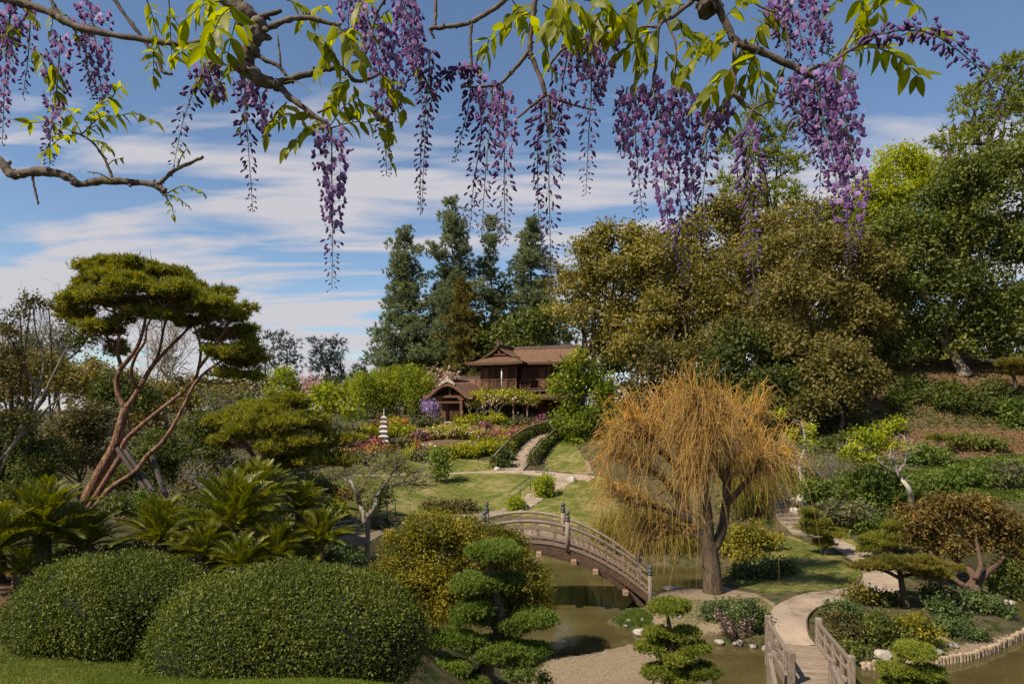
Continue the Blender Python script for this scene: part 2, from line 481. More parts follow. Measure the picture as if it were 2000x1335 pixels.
def tps_fit(X, Z, lam=0.15):
    d = np.linalg.norm(X[:, None] - X[None], axis=-1) / 20.0
    K = np.where(d > 0, d * d * np.log(d + 1e-12), 0)
    n = len(X)
    A = np.zeros((n + 3, n + 3))
    A[:n, :n] = K + lam * 0.02 * np.eye(n)
    A[:n, n] = 1; A[:n, n + 1:] = X / 20.0
    A[n, :n] = 1; A[n + 1:, :n] = (X / 20.0).T
    return np.linalg.solve(A, np.concatenate([Z, np.zeros(3)]))
TW = tps_fit(CP[:, :2], CP[:, 2])
def tps(XY):
    out = np.empty(len(XY))
    n = len(CP)
    for s0 in range(0, len(XY), 20000):
        q = XY[s0:s0 + 20000]
        d = np.linalg.norm(q[:, None] - CP[None, :, :2], axis=-1) / 20.0
        K = np.where(d > 0, d * d * np.log(d + 1e-12), 0)
        out[s0:s0 + 20000] = K @ TW[:n] + TW[n] + (q / 20.0) @ TW[n + 1:]
    return out
def WP(px, py):                             # a pixel on the pond surface
    d = CZ * F / (py - HY)
    return np.array([(px - 1000) / F * d, d])
PONDS = [
    [(980, 1335), (1030, 1318), (1070, 1293), (1154, 1277), (1241, 1258), (1290, 1252), (1380, 1300), (1420, 1380), (1700, 1420), (2300, 1420), (2600, 1250), (2300, 1090), (1985, 1085), (1925, 1098), (1940, 1140), (1985, 1195), (2010, 1235), (1960, 1262), (1900, 1285), (1830, 1298), (1740, 1306), (1670, 1304), (1630, 1272), (1500, 1266), (1400, 1258), (1310, 1246), (1290, 1240), (1245, 1238), (1215, 1228), (1186, 1216), (1235, 1180), (1290, 1152), (1378, 1152), (1412, 1132), (1450, 1118), (1440, 1107), (1300, 1104), (1200, 1095), (1090, 1081), (1000, 1072), (900, 1068), (800, 1074), (740, 1090), (740, 1150), (820, 1215), (900, 1290)],
]
POLY = [np.array([WP(*q) for q in pl]) for pl in PONDS]
def inside(pl, Q):
    x, y = Q[:, 0], Q[:, 1]
    r = np.zeros(len(Q), bool)
    a = pl; b = np.roll(pl, -1, 0)
    for (x0, y0), (x1, y1) in zip(a, b):
        c = ((y0 > y) != (y1 > y))
        xi = (x1 - x0) * (y - y0) / (y1 - y0 + 1e-12) + x0
        r ^= c & (x < xi)
    return r
def pdist(pl, Q):
    d = np.full(len(Q), 1e9)
    for p0, p1 in zip(pl, np.roll(pl, -1, 0)):
        e = p1 - p0
        t = np.clip(((Q - p0) @ e) / (e @ e + 1e-12), 0, 1)
        d = np.minimum(d, np.linalg.norm(Q - p0 - t[:, None] * e, axis=1))
    return d
def hnoise(x, y):
    return (np.sin(x * 1.7 + 1.3 * np.sin(y * 1.1)) * np.sin(y * 1.9 + 1.1 * np.sin(x * 0.9)) * 0.5 + np.sin(x * 4.1 + y * 2.3) * np.sin(y * 3.7 - x * 1.9) * 0.25)
def height(XY):
    z = tps(XY)
    r = np.linalg.norm(XY, axis=1)
    far = np.clip((r - 110) / 60, 0, 1)
    z = np.clip(z, -2, 16) * (1 - far) + 7.2 * far
    z = z + 0.05 * hnoise(XY[:, 0], XY[:, 1]) * np.clip((r - 9) / 6, 0, 1)
    sd = np.full(len(XY), 1e9)
    nearp = (np.abs(XY[:, 0]) < 60) & (XY[:, 1] > 5) & (XY[:, 1] < 60)
    Q = XY[nearp]
    s_ = np.full(len(Q), 1e9)
    for pl in POLY:
        ins = inside(pl, Q); dd = pdist(pl, Q)
        s_ = np.minimum(s_, np.where(ins, -dd, dd))
    sd[nearp] = s_
    zin = -np.minimum(1.1, 0.05 - 0.7 * sd)
    zout = np.maximum(z, 0.06 + 0.28 * np.clip(sd, 0, 1))
    zout = np.where(sd < 2.5, np.minimum(zout, 0.10 + 0.75 * np.maximum(sd, 0)), zout)
    return np.where(sd < 0, zin, zout)

rr = np.concatenate([np.linspace(0.6, 6, 14), np.geomspace(6.2, 95, 215), np.geomspace(98, 2500, 16)])
aa = np.radians(np.concatenate([np.arange(-180, -48, 6.0), np.arange(-48, 48, 0.34), np.arange(48, 180, 6.0)]))
RR, AA = np.meshgrid(rr, aa, indexing='ij')
XY = np.stack([RR.ravel() * np.sin(AA.ravel()), RR.ravel() * np.cos(AA.ravel())], -1)
ZZ = height(XY)
nr, na = len(rr), len(aa)
TV = np.column_stack([XY, ZZ])
i, j = np.meshgrid(np.arange(nr - 1), np.arange(na), indexing='ij')
k = (j + 1) % na
TQ = np.stack([i * na + j, i * na + k, (i + 1) * na + k, (i + 1) * na + j], -1).reshape(-1, 4)[:, ::-1]
TV = np.vstack([TV, [0, 0, 5.85]])
TT = np.stack([np.arange(na), (np.arange(na) + 1) % na, np.full(na, len(TV) - 1)], -1)[:, ::-1]
sub = TQ
BV = BVHTree.FromPolygons([tuple(v) for v in TV.tolist()], TQ.tolist() + TT.tolist(), all_triangles=False)
def H(x, y):
    h = BV.ray_cast(Vector((x, y, 60)), Vector((0, 0, -1)))
    return h[0].z if h[0] else float(height(np.array([[x, y]]))[0])
def Hs(Q):
    return np.array([H(a, b) for a, b in Q])
def G(px, py):                              # where the line of sight through a pixel meets the ground
    d = Vector(((px - 1000) / F, 1.0, -(py - HY) / F)).normalized()
    h = BV.ray_cast(Vector((0, 0, CZ)), d)
    if h[0] is None:
        return np.array([d.x * 90, d.y * 90, 7.0])
    return np.array(h[0])
def GD(px, d):                              # on the ground in a given direction at a given distance
    x = (px - 1000) / F * d
    return np.array([x, d, H(x, d)])
def zone(polys, soft):
    out = np.full(len(TV), -9.0)
    for pl in polys:
        w_ = np.array([G(*q)[:2] if len(q) == 2 else q[:2] for q in pl])
        lo, hi = w_.min(0) - 2, w_.max(0) + 2
        m = np.all((TV[:, :2] > lo) & (TV[:, :2] < hi), axis=1)
        Q = TV[m][:, :2]
        s_ = np.where(inside(w_, Q), 1, -1) * pdist(w_, Q)
        out[m] = np.maximum(out[m], s_)
    return np.clip(out / soft, -1, 1) * 0.5 + 0.5
lawn = zone([
    [(-13, 1, 0), (-14, 8, 0), (-100, 1245), (100, 1272), (300, 1277), (335, 1302), (600, 1326), (800, 1336), (900, 1420), (3.0, 1, 0)],
    [(640, 990), (700, 1012), (800, 1003), (900, 1003), (985, 1005), (1130, 1035), (1220, 1060), (1300, 1062), (1290, 1000), (1190, 935), (1130, 925), (1000, 918), (960, 900), (870, 893), (780, 898), (720, 920), (650, 940)],
    [(880, 1025), (990, 1010), (1150, 1040), (1130, 1065), (1000, 1060), (880, 1055)],
    [(1470, 1055), (1500, 1040), (1560, 1050), (1640, 1085), (1685, 1118), (1670, 1140), (1600, 1155), (1500, 1158), (1430, 1140), (1440, 1100)],
    [(1600, 1040), (1640, 1040), (1745, 1085), (1724, 1096), (1660, 1063)],
    [(1690, 965), (1740, 925), (1830, 905), (1920, 892), (2150, 880), (2150, 985), (1900, 975), (1800, 985)],
    [(1080, 870), (1100, 850), (1140, 890), (1150, 920), (1060, 915)],
    [(1700, 1290), (1800, 1290), (1880, 1262), (1830, 1240), (1740, 1262)],
], 0.35)
sand = zone([
    [(1000, 1345), (1040, 1316), (1070, 1290), (1154, 1274), (1245, 1253), (1330, 1262), (1400, 1330), (1330, 1400), (1000, 1420)],
    [(1240, 1195), (1290, 1158), (1400, 1146), (1480, 1160), (1520, 1185), (1500, 1225), (1400, 1235), (1300, 1238)],
    [(1690, 1300), (1830, 1290), (1920, 1270), (2000, 1230), (1960, 1240), (1830, 1276), (1690, 1290)],
    [(1120, 890), (1150, 900), (1160, 925), (1100, 918), (1060, 902)],
    [(960, 925), (1030, 919), (1150, 925), (1130, 932), (1000, 931)],
], 0.3)
mulch = zone([
    [(1690, 870), (1780, 840), (1900, 835), (2150, 825), (2150, 884), (1930, 890), (1830, 893), (1740, 890)],
    [(1600, 745), (1700, 690), (1950, 700), (2150, 740), (2150, 800), (1900, 800), (1700, 800)],
    [(790, 868), (830, 856), (925, 861), (940, 869), (860, 880), (800, 884)],
    [(680, 835), (900, 828), (1060, 822), (1060, 835), (960, 850), (800, 850)],
    [(-60, 1120), (30, 1120), (60, 1160), (20, 1200), (-80, 1200)],
], 0.4)
gm, t = new_mat("garden_ground")
def an(nm):
    return nd(t, "ShaderNodeAttribute", attribute_name=nm).outputs['Fac']
tcn = nd(t, "ShaderNodeTexCoord")
def gnoise(sc, det=5, ro=.6):
    n = nd(t, "ShaderNodeTexNoise"); n.inputs['Scale'].default_value = sc; n.inputs['Detail'].default_value = det; n.inputs['Roughness'].default_value = ro
    t.links.new(tcn.outputs['Object'], n.inputs['Vector'])
    return n.outputs['Fac']
def gramp(f, cols, pos=None):
    r = nd(t, "ShaderNodeValToRGB"); set_ramp(r, cols, pos); t.links.new(f, r.inputs[0]); return r.outputs[0]
def gmix(f, a, b):
    m = nd(t, "ShaderNodeMix", data_type='RGBA'); t.links.new(f, m.inputs[0]); t.links.new(a, m.inputs[6]); t.links.new(b, m.inputs[7]); return m.outputs[2]
def thr(a, n, amt=0.5):
    m = nd(t, "ShaderNodeMath", operation='MULTIPLY_ADD'); t.links.new(n, m.inputs[0]); m.inputs[1].default_value = amt; m.inputs[2].default_value = -amt * 0.5
    s_ = nd(t, "ShaderNodeMath", operation='ADD'); t.links.new(a, s_.inputs[0]); t.links.new(m.outputs[0], s_.inputs[1])
    return gramp(s_.outputs[0], [(0, 0, 0), (1, 1, 1)], [.42, .58])
n_big, n_mid, n_fin = gnoise(.35, 4), gnoise(2.2, 6), gnoise(17, 6, .7)
n_blade = gnoise(70, 3, .6)
dirt = gramp(n_fin, [(.045, .032, .018), (.10, .075, .045), (.155, .120, .07)], [.3, .5, .7])
under = gramp(n_mid, [(.025, .035, .010), (.055, .062, .020), (.10, .085, .042)], [.35, .5, .65])
base = gmix(gramp(n_mid, [(0, 0, 0), (1, 1, 1)], [.42, .6]), under, dirt)
lm = nd(t, "ShaderNodeMath", operation='ADD'); t.links.new(n_big, lm.inputs[0])
lm2 = nd(t, "ShaderNodeMath", operation='MULTIPLY_ADD'); t.links.new(n_mid, lm2.inputs[0]); lm2.inputs[1].default_value = .95; lm2.inputs[2].default_value = -.47
t.links.new(lm2.outputs[0], lm.inputs[1])
lcol = gramp(lm.outputs[0], [(.070, .088, .016), (.112, .122, .026), (.180, .165, .050), (.270, .220, .100)], [.34, .46, .55, .68])
lcol = gmix(gramp(n_blade, [(0, 0, 0), (.55, .55, .55)], [.35, .7]), lcol, gramp(n_fin, [(.055, .078, .014), (.17, .165, .045)], [.3, .7]))
scol = gramp(n_fin, [(.15, .108, .070), (.25, .190, .130), (.33, .26, .185)], [.3, .5, .7])
mcol = gramp(n_fin, [(.055, .034, .022), (.135, .080, .050), (.24, .150, .100)], [.3, .5, .7])
c = gmix(thr(an("mulch"), n_mid), base, mcol)
c = gmix(thr(an("sand"), n_mid), c, scol)
c = gmix(thr(an("lawn"), n_mid, .7), c, lcol)
pb = nd(t, "ShaderNodeBsdfPrincipled"); pb.inputs['Roughness'].default_value = .95; pb.inputs['Specular IOR Level'].default_value = .1
t.links.new(c, pb.inputs['Base Color'])
bp = nd(t, "ShaderNodeBump"); bp.inputs['Strength'].default_value = .8; bp.inputs['Distance'].default_value = .06
t.links.new(n_fin, bp.inputs['Height']); t.links.new(bp.outputs[0], pb.inputs['Normal'])
t.links.new(pb.outputs[0], nd(t, "ShaderNodeOutputMaterial").inputs[0])
me = mesh_np("ground", TV, [TQ, TT], gm, smooth=True)
for nm, arr in (("lawn", lawn), ("sand", sand), ("mulch", mulch)):
    a = me.attributes.new(nm, 'FLOAT', 'POINT'); a.data.foreach_set("value", arr.astype(np.float32))
ground = tag(link("ground", me), kind='structure', label='sloping garden ground with lawns, sandy shore and bark mulch')

# water
wm, t = new_mat("pond_water")
tcn = nd(t, "ShaderNodeTexCoord")
n1 = nd(t, "ShaderNodeTexNoise"); n1.inputs['Scale'].default_value = .5; n1.inputs['Detail'].default_value = 4
mp = nd(t, "ShaderNodeMapping"); mp.inputs['Scale'].default_value = (1, 1.8, 1)
t.links.new(tcn.outputs['Object'], mp.inputs[0]); t.links.new(mp.outputs[0], n1.inputs['Vector'])
n2 = nd(t, "ShaderNodeTexNoise"); n2.inputs['Scale'].default_value = 5; n2.inputs['Detail'].default_value = 3
t.links.new(mp.outputs[0], n2.inputs['Vector'])
r = nd(t, "ShaderNodeValToRGB"); set_ramp(r, [(.056, .046, .018), (.084, .068, .026)], [.35, .65]); t.links.new(n1.outputs['Fac'], r.inputs[0])
pb = nd(t, "ShaderNodeBsdfPrincipled"); pb.inputs['Roughness'].default_value = .025; pb.inputs['IOR'].default_value = 1.333
pb.inputs['Specular IOR Level'].default_value = .5
t.links.new(r.outputs[0], pb.inputs['Base Color'])
bp = nd(t, "ShaderNodeBump"); bp.inputs['Strength'].default_value = .07; bp.inputs['Distance'].default_value = .03
t.links.new(n2.outputs['Fac'], bp.inputs['Height']); t.links.new(bp.outputs[0], pb.inputs['Normal'])
t.links.new(pb.outputs[0], nd(t, "ShaderNodeOutputMaterial").inputs[0])
gx, gy = np.meshgrid(np.linspace(-12, 40, 27), np.linspace(12, 46, 18), indexing='ij')
V = np.column_stack([gx.ravel(), gy.ravel(), np.zeros(gx.size)])
ii, jj = np.meshgrid(np.arange(26), np.arange(17), indexing='ij')
Q = np.stack([ii * 18 + jj, (ii + 1) * 18 + jj, (ii + 1) * 18 + jj + 1, ii * 18 + jj + 1], -1).reshape(-1, 4)
tag(link("pond_water", mesh_np("pond_water", V, [Q], wm)), kind='structure', label='murky olive green pond water')

# paths: ribbons draped on the ground between a left and a right edge
def ribbon(name, pairs, label, lift=.035, nseg=60, ncr=9, mat='path', skirt=.25):
    Lp = spline([G(*a)[:2] for a, b in pairs], nseg)
    Rp = spline([G(*b)[:2] for a, b in pairs], nseg)
    tt_ = np.linspace(0, 1, ncr)
    W_ = Lp[:, None] * (1 - tt_[None, :, None]) + Rp[:, None] * tt_[None, :, None]
    z = Hs(W_.reshape(-1, 2)).reshape(nseg, ncr)
    zz = z.copy()
    zz[1:-1] = (z[:-2] + z[1:-1] + z[2:]) / 3
    zz = np.maximum(zz, z) + lift
    V = np.concatenate([W_, zz[..., None]], -1)
    lo = V[:, [0, -1]].copy(); lo[..., 2] -= skirt
    V = np.concatenate([lo[:, :1], V, lo[:, 1:]], 1)
    c_ = ncr + 2
    ii, jj = np.meshgrid(np.arange(nseg - 1), np.arange(c_ - 1), indexing='ij')
    Q = np.stack([ii * c_ + jj, ii * c_ + jj + 1, (ii + 1) * c_ + jj + 1, (ii + 1) * c_ + jj], -1).reshape(-1, 4)
    return tag(link(name, mesh_np(name, V.reshape(-1, 3), [Q], M[mat])), kind='structure', label=label)
ribbon("footpath", [((1507, 1262), (1592, 1260)), ((1505, 1228), (1578, 1240)), ((1504, 1208), (1576, 1224)), ((1506, 1194), (1577, 1210)), ((1517, 1183), (1586, 1197)), ((1537, 1172), (1603, 1187)), ((1563, 1162), (1632, 1179)), ((1606, 1156), (1662, 1171)), ((1646, 1149), (1715, 1163)), ((1672, 1141), (1755, 1154)), ((1685, 1128), (1766, 1138)), ((1683, 1117), (1752, 1121)), ((1668, 1098), (1728, 1098)), ((1649, 1083), (1700, 1080)), ((1620, 1065), (1665, 1065)), ((1593, 1050), (1629, 1047)), ((1572, 1040), (1606, 1036))],
       'curving sandy concrete footpath from the flat bridge to the steps', nseg=110)
ribbon("garden_path", [((690, 1058), (690, 1046)), ((760, 1042), (760, 1032)), ((870, 1020), (860, 1010)), ((930, 1012), (920, 1003)), ((985, 1004), (980, 996)), ((1005, 1000), (995, 992))], 'pale path along the foot of the lawn', nseg=50)
ribbon("hillside_path", [((690, 930), (690, 927.5)), ((800, 928), (800, 925.5)), ((900, 925), (900, 922.5)), ((970, 924), (970, 920.5)), ((1020, 926), (1030, 919)), ((1080, 931), (1075, 921)), ((1120, 936), (1130, 926)), ((1150, 940), (1165, 931))], 'narrow sandy path crossing the hillside lawn', nseg=60)

# ------------------------------------------------------------------ moon bridge
YN, YF = 25.0, 27.2
def arc(x, z0): return z0 - .095 * (x - .515) ** 2
DZ = 2.74
br = thing("moon_bridge", "weathered wooden arched moon bridge with bronze-capped posts over the pond", "bridge", (.515, 26.1, 0.0))
O = np.array(br.location)
def part(name, mb, mat, parent, off, smooth=False, bev=0):
    o = link(name, mb.mesh(name, mat, off, smooth), parent)
    if bev: bevel(o, bev)
    return o
XL, XR = -4.35, 5.38
def slope(x): return math.atan(-.19 * (x - .515))
def sweep(x0, x1, zf, y, w2, h2, n=26):
    xs = np.linspace(x0, x1, n)
    V = []
    for x in xs:
        a = slope(x); nx, nz = -math.sin(a), math.cos(a)
        c_ = np.array([x, y, zf(x)])
        for (dy, dh) in ((-w2, -h2), (w2, -h2), (w2, h2), (-w2, h2)):
            V.append(c_ + np.array([nx * dh, dy, nz * dh]))
    q = []
    for a in range(n - 1):
        for b in range(4):
            q.append([a * 4 + b, (a + 1) * 4 + b, (a + 1) * 4 + (b + 1) % 4, a * 4 + (b + 1) % 4])
    q += [[0, 1, 2, 3], [(n - 1) * 4 + 3, (n - 1) * 4 + 2, (n - 1) * 4 + 1, (n - 1) * 4]]
    return MB().add(V, q)
for y in (YN, YF):
    o = part("top_rail", MB(), None, br, O) if False else None
    mb = MB(); xs = np.linspace(XL, XR - .25, 34)
    add_tube(mb, np.column_stack([xs, np.full(34, y), arc(xs, 3.43)]), .062, 8)
    part("top_rail", mb, M['woodrail'], br, O, True)
    part("middle_rail", sweep(XL, XR - .22, lambda x: arc(x, 3.20), y, .045, .045), M['wood'], br, O)
    part("lower_rail", sweep(XL, XR - .18, lambda x: arc(x, 2.88), y, .045, .04), M['wood'], br, O)
    part("deck_edge_beam", sweep(XL, XR + .02, lambda x: arc(x, 2.70), y, .075, .055), M['wood'], br, O)
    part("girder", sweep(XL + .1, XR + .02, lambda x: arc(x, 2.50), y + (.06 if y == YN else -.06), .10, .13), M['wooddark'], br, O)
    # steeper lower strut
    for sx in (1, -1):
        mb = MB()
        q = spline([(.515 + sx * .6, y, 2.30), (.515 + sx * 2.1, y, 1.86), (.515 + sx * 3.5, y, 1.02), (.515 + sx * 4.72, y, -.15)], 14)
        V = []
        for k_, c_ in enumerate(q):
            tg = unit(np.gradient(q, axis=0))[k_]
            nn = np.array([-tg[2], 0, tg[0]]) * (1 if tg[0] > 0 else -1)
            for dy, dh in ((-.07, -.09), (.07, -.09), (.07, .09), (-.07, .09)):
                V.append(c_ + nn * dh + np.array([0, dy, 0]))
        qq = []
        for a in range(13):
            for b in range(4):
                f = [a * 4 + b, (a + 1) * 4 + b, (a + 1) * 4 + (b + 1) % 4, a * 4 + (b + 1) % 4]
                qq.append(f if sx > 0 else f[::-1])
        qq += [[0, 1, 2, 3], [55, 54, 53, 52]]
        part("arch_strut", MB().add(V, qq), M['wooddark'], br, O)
    # short uprights between the rails
    for x in np.arange(XL + .35, XR - .3, .62):
        if min(abs(x - pxx) for pxx in (-4.05, -1.01, 2.03, 5.06)) < .14: continue
        part("baluster_block", MB().add(box_v(x - .05, x + .05, y - .03, y + .03, arc(x, 2.86), arc(x, 3.19)), BOXF), M['wood'], br, O)
        part("rail_block", MB().add(box_v(x - .04, x + .04, y - .03, y + .03, arc(x, 3.21), arc(x, 3.40)), BOXF), M['woodrail'], br, O)
    for x in (-4.05, -1.01, 2.03, 5.06):
        zt = arc(x, 3.43) + (.52 if abs(x - .5) < 3 else .30)
        zb = arc(x, 2.60) - (.05 if abs(x - .5) < 3 else .7)
        mb = MB(); add_tube(mb, [(x, y - .02, zb), (x, y - .02, zt - .3)], .088, 12)
        po = part("post", mb, M['postgrey'], br, O, True)
        prof = [(.10, 0), (.10, .07), (.075, .08), (.075, .11), (.10, .12), (.10, .16), (.06, .18), (.05, .21), (.085, .26), (.09, .30), (.06, .35), (.015, .40)]
        mb = MB(); add_tube(mb, [(x, y - .02, zt - .3 + h) for _, h in prof], [r_ for r_, _ in prof], 12)
        part("bronze_cap", mb, M['bronze'], po, O, True)
for x in np.arange(XL + .1, XR, .205):
    a = slope(x); z = arc(x, DZ); n_ = np.array([-math.sin(a), 0, math.cos(a)]); tt_ = np.array([math.cos(a), 0, math.sin(a)])
    V = []
    dz = rng.uniform(-.006, .006)
    for dh in (-.035, .0):
        for (s1, s2) in ((-.5, -.5), (.5, -.5), (.5, .5), (-.5, .5)):
            V.append(np.array([x, 26.1, z + dz]) + tt_ * s1 * .195 / max(math.cos(a), .7) * .97 + n_ * dh + np.array([0, s2 * 2.06, 0]))
    part("deck_plank", MB().add(V, BOXF), M['deck'], br, O)
    if abs(x - .5) > 1.5:
        V2 = [v + n_ * .0 for v in V]
        cc = np.array([x, 26.1, z + .02]); V2 = []
        for dh in (-.02, .035):
            for (s1, s2) in ((-.5, -.5), (.5, -.5), (.5, .5), (-.5, .5)):
                V2.append(cc + tt_ * s1 * .05 + n_ * dh + np.array([0, s2 * 1.98, 0]))
        part("cleat", MB().add(V2, BOXF), M['wood'], br, O)
for x, dz in ((.98, 2.25), (-.3, 2.25), (2.25, 1.97), (3.04, 1.62), (4.13, .86), (-1.3, 1.97), (-3.1, .86)):
    zz = dz
    part("cross_beam", MB().add(box_v(x - .09, x + .09, YN - .32, YF + .32, zz - .09, zz + .09), BOXF), M['woodend'], br, O, bev=.012)
# loose brace at the right end
mb = MB(); V, Fq, T = tube([(4.72, YN, 2.16), (5.06, YN, 1.62)], .045, 4); mb.add(V, Fq)
part("end_brace", mb, M['woodrail'], br, O)

# ------------------------------------------------------------------ flat zigzag bridge (right foreground)
def rail_bridge(name, label, A, B, width, z, planks, post_n, zext=.8, rails=('both')):
    A = np.array(A, float); B = np.array(B, float)
    dvec = unit(B - A); nv = np.array([dvec[1], -dvec[0]]); Ln = np.linalg.norm(B - A)
    root = thing(name, label, "bridge", (A[0], A[1], z - .9))
    Oo = np.array(root.location)
    def ob(nm, s0, s1, o0, o1, z0, z1, mat, parent=root, bev=.008):
        V = []
        for zz in (z0, z1):
            for (s_, o_) in ((s0, o0), (s1, o0), (s1, o1), (s0, o1)):
                q = A + dvec * s_ + nv * o_
                V.append((q[0], q[1], zz))
        return part(nm, MB().add(V, BOXF), mat, parent, Oo, bev=bev)
    st = Ln / planks
    for k_ in range(planks):
        ob("deck_plank", k_ * st + .006, (k_ + 1) * st - .006, -width / 2 + rng.uniform(-.012, .012), width / 2 + rng.uniform(-.012, .012), z - .05, z + rng.uniform(-.004, .004), M['deck'], bev=.006)
    for sd in (-1, 1):
        o_ = sd * (width / 2 + .06)
        ob("side_beam", -.05, Ln + .05, o_ - .06, o_ + .06, z - .26, z + .07, M['postgrey'])
        ob("top_rail", -.02, Ln + .02, o_ - .05, o_ + .05, z + .60, z + .70, M['postgrey'])
        ob("middle_rail", 0, Ln, o_ - .03, o_ + .03, z + .32, z + .39, M['postgrey'])
        for k_ in range(post_n):
            s_ = Ln * k_ / (post_n - 1)
            big_ = k_ in (0, post_n - 1)
            hw = .08 if big_ else .05
            ob("post", s_ - hw, s_ + hw, o_ - hw - .004, o_ + hw + .004, z - (1.3 if big_ else .3), z + (.82 if big_ else .595), M['postgrey'], bev=.015)
    return root
zdeck = 0.62
pa = P(1549, 1258, (CZ - zdeck) * F / 458.0)[:2]
pb_ = P(1604, 1340, (CZ - zdeck) * F / 540.0)[:2]
rail_bridge("flat_footbridge", "flat plank footbridge with low bleached rails leading to the sandy path", pa, pb_, 1.28, zdeck, 16, 5)
pc = pb_ + np.array([-.9, -3.2])
rail_bridge("flat_footbridge", "near section of the plank footbridge, set off at an angle below the cloud pines", pb_ + np.array([-.55, -.12]), pc + np.array([-.6, 0]), 1.3, zdeck - .02, 16, 4)
# small rail bridge on the left bank
q0, q1 = GD(640, 29.5), GD(706, 30.5)
rail_bridge("small_footbridge", "small grey railed footbridge beside the cycads on the far left bank", q0[:2], q1[:2], 1.1, max(q0[2], q1[2]) + .12, 10, 4)

# ------------------------------------------------------------------ steps
def stairs(name, label, pts, width, n, mat='stonepale', rise=.5):
    w_ = np.array([G(*q) for q in pts])
    root = thing(name, label, "stairs", w_[0])
    pth = spline(w_[:, :2], n + 1)
    for k_ in range(n):
        a, b = pth[k_], pth[k_ + 1]
        d_ = unit(b - a); nv = np.array([d_[1], -d_[0]])
        zt = max(H(*a), H(*b), H(*(a + nv * width / 2)), H(*(a - nv * width / 2))) + .05 if False else H(*((a + b) / 2)) + .11
        V = []
        run = np.linalg.norm(b - a)
        for zz in (zt - rise, zt):
            for (s_, o_) in ((-.03, -1), (run + .02, -1), (run + .02, 1), (-.03, 1)):
                q = a + d_ * s_ + nv * o_ * (width / 2 + .0)
                V.append((q[0], q[1], zz))
        V = np.array(V)
        o = part("step", MB().add(V, BOXF if True else None), M[mat], root, w_[0], bev=.02)
    return root, pth
_, upst = stairs("hillside_steps", "long flight of pale stone steps climbing between ivy rails to the house", [(1000, 918), (1018, 898), (1034, 880), (1050, 862), (1066, 848)], 1.9, 17)
stairs("lawn_steps", "pale stone steps climbing the lawn behind the clipped golden bushes", [(1000, 998), (1028, 984), (1058, 964), (1090, 948), (1112, 936)], 1.5, 12)
stairs("bank_steps", "log edged earth steps rising under the willow on the right bank", [(1590, 1044), (1562, 1018), (1535, 992), (1510, 976)], 2.2, 9)

# metal handrails
def handrail(label, a, b, h=.95, posts=3, sides=6, r=.028):
    A, B = np.array(a), np.array(b)
    root = thing("handrail", label, "handrail", A)
    for hh in (h, h * .5):
        mb = MB(); add_tube(mb, [A + [0, 0, hh], B + [0, 0, hh]], r, sides)
        part("rail", mb, M['metal'], root, A, True)
    for k_ in range(posts):
        q = A + (B - A) * k_ / (posts - 1)
        q[2] = H(q[0], q[1])
        tz = A[2] + (B[2] - A[2]) * k_ / (posts - 1) + h + .05
        mb = MB(); add_tube(mb, [q - [0, 0, .1], (q[0], q[1], tz)], r * 1.2, sides)
        part("post", mb, M['metal'], root, A, True)
handrail("dark metal handrail beside the lower lawn steps", G(994, 990), G(1036, 958), .95)
handrail("dark metal handrail at the head of the lawn steps", G(1060, 938), G(1070, 928), .95, 2)
handrail("dark metal handrail on the left bank path", G(740, 1028), G(772, 1008), .95)
handrail("dark metal handrail along the right bank steps", G(1512, 968), G(1542, 990), .95)
handrail("lower dark metal handrail beyond the boulder at the right bank steps", G(1566, 1010), G(1596, 1032), .95)

# ------------------------------------------------------------------ house
hz = CZ - 20 / F * 80
house = thing("tea_house", "dark brown two-storey Japanese house with bark shingle roofs on the hill", "house", (P(940, 820, 80)[0], 80, hz), rz=math.radians(-22))
def hpart(name, V, Fc, mat, parent=None, bev=0, smooth=False):
    o = link(name, MB().add(V, Fc).mesh(name, M[mat], None, smooth), parent or house)
    if bev: bevel(o, bev)
    return o
def hbox(name, u0, u1, v0, v1, w0, w1, mat, parent=None, bev=0):
    return hpart(name, box_v(u0, u1, v0, v1, w0, w1), BOXF, mat, parent, bev)
def hquads(name, V, Q, mat, parent=None, thick=.25):
    o = link(name, mesh_np(name, V, [np.array(q) for q in ([Q] if isinstance(Q[0][0], int) else Q)], M[mat]), parent or house)
    s_ = o.modifiers.new("solid", 'SOLIDIFY'); s_.thickness = thick; s_.offset = -1
    return o
# walls
wl = hbox("wall", 0, 4.4, 0, 5, -1.5, 6.6, 'wall')
wl2 = hbox("wall", 4.4, 10.6, 1.2, 7, -1.5, 6.6, 'wall')
wl3 = hbox("wall", -6.2, 0, 1.4, 6, -1.5, 3.0, 'wall')
def shutters(parent, u0, u1, v, w0, w1, n, mats=('wall', 'timber')):
    st = (u1 - u0) / n
    for k_ in range(n):
        hbox("shutter", u0 + k_ * st + .03, u0 + (k_ + 1) * st - .03, v - .05 - .02 * (k_ % 2), v - .001, w0, w1, 'wall' if k_ % 3 else 'timber', parent)
shutters(wl, .15, 4.25, 0, 3.75, 5.95, 5); shutters(wl, .15, 4.25, 0, .4, 2.5, 6)
shutters(wl2, 4.6, 10.5, 1.2, 3.75, 5.85, 8); shutters(wl2, 4.6, 10.5, 1.2, .4, 2.5, 8)
shutters(wl3, -6.0, -.1, 1.4, .3, 2.5, 7)
for (u, v) in ((0, 0), (4.4, 0), (10.6, 1.2), (1.5, 0), (3.0, 0), (8, 1.2)):
    hbox("corner_post", u - .1, u + .1, v - .1, v + .1, -1.5, 6.55, 'timber')
hbox("lintel", -.05, 4.45, -.12, -.06, 6.0, 6.2, 'timber'); hbox("lintel", 4.5, 10.6, 1.08, 1.14, 5.9, 6.1, 'timber')
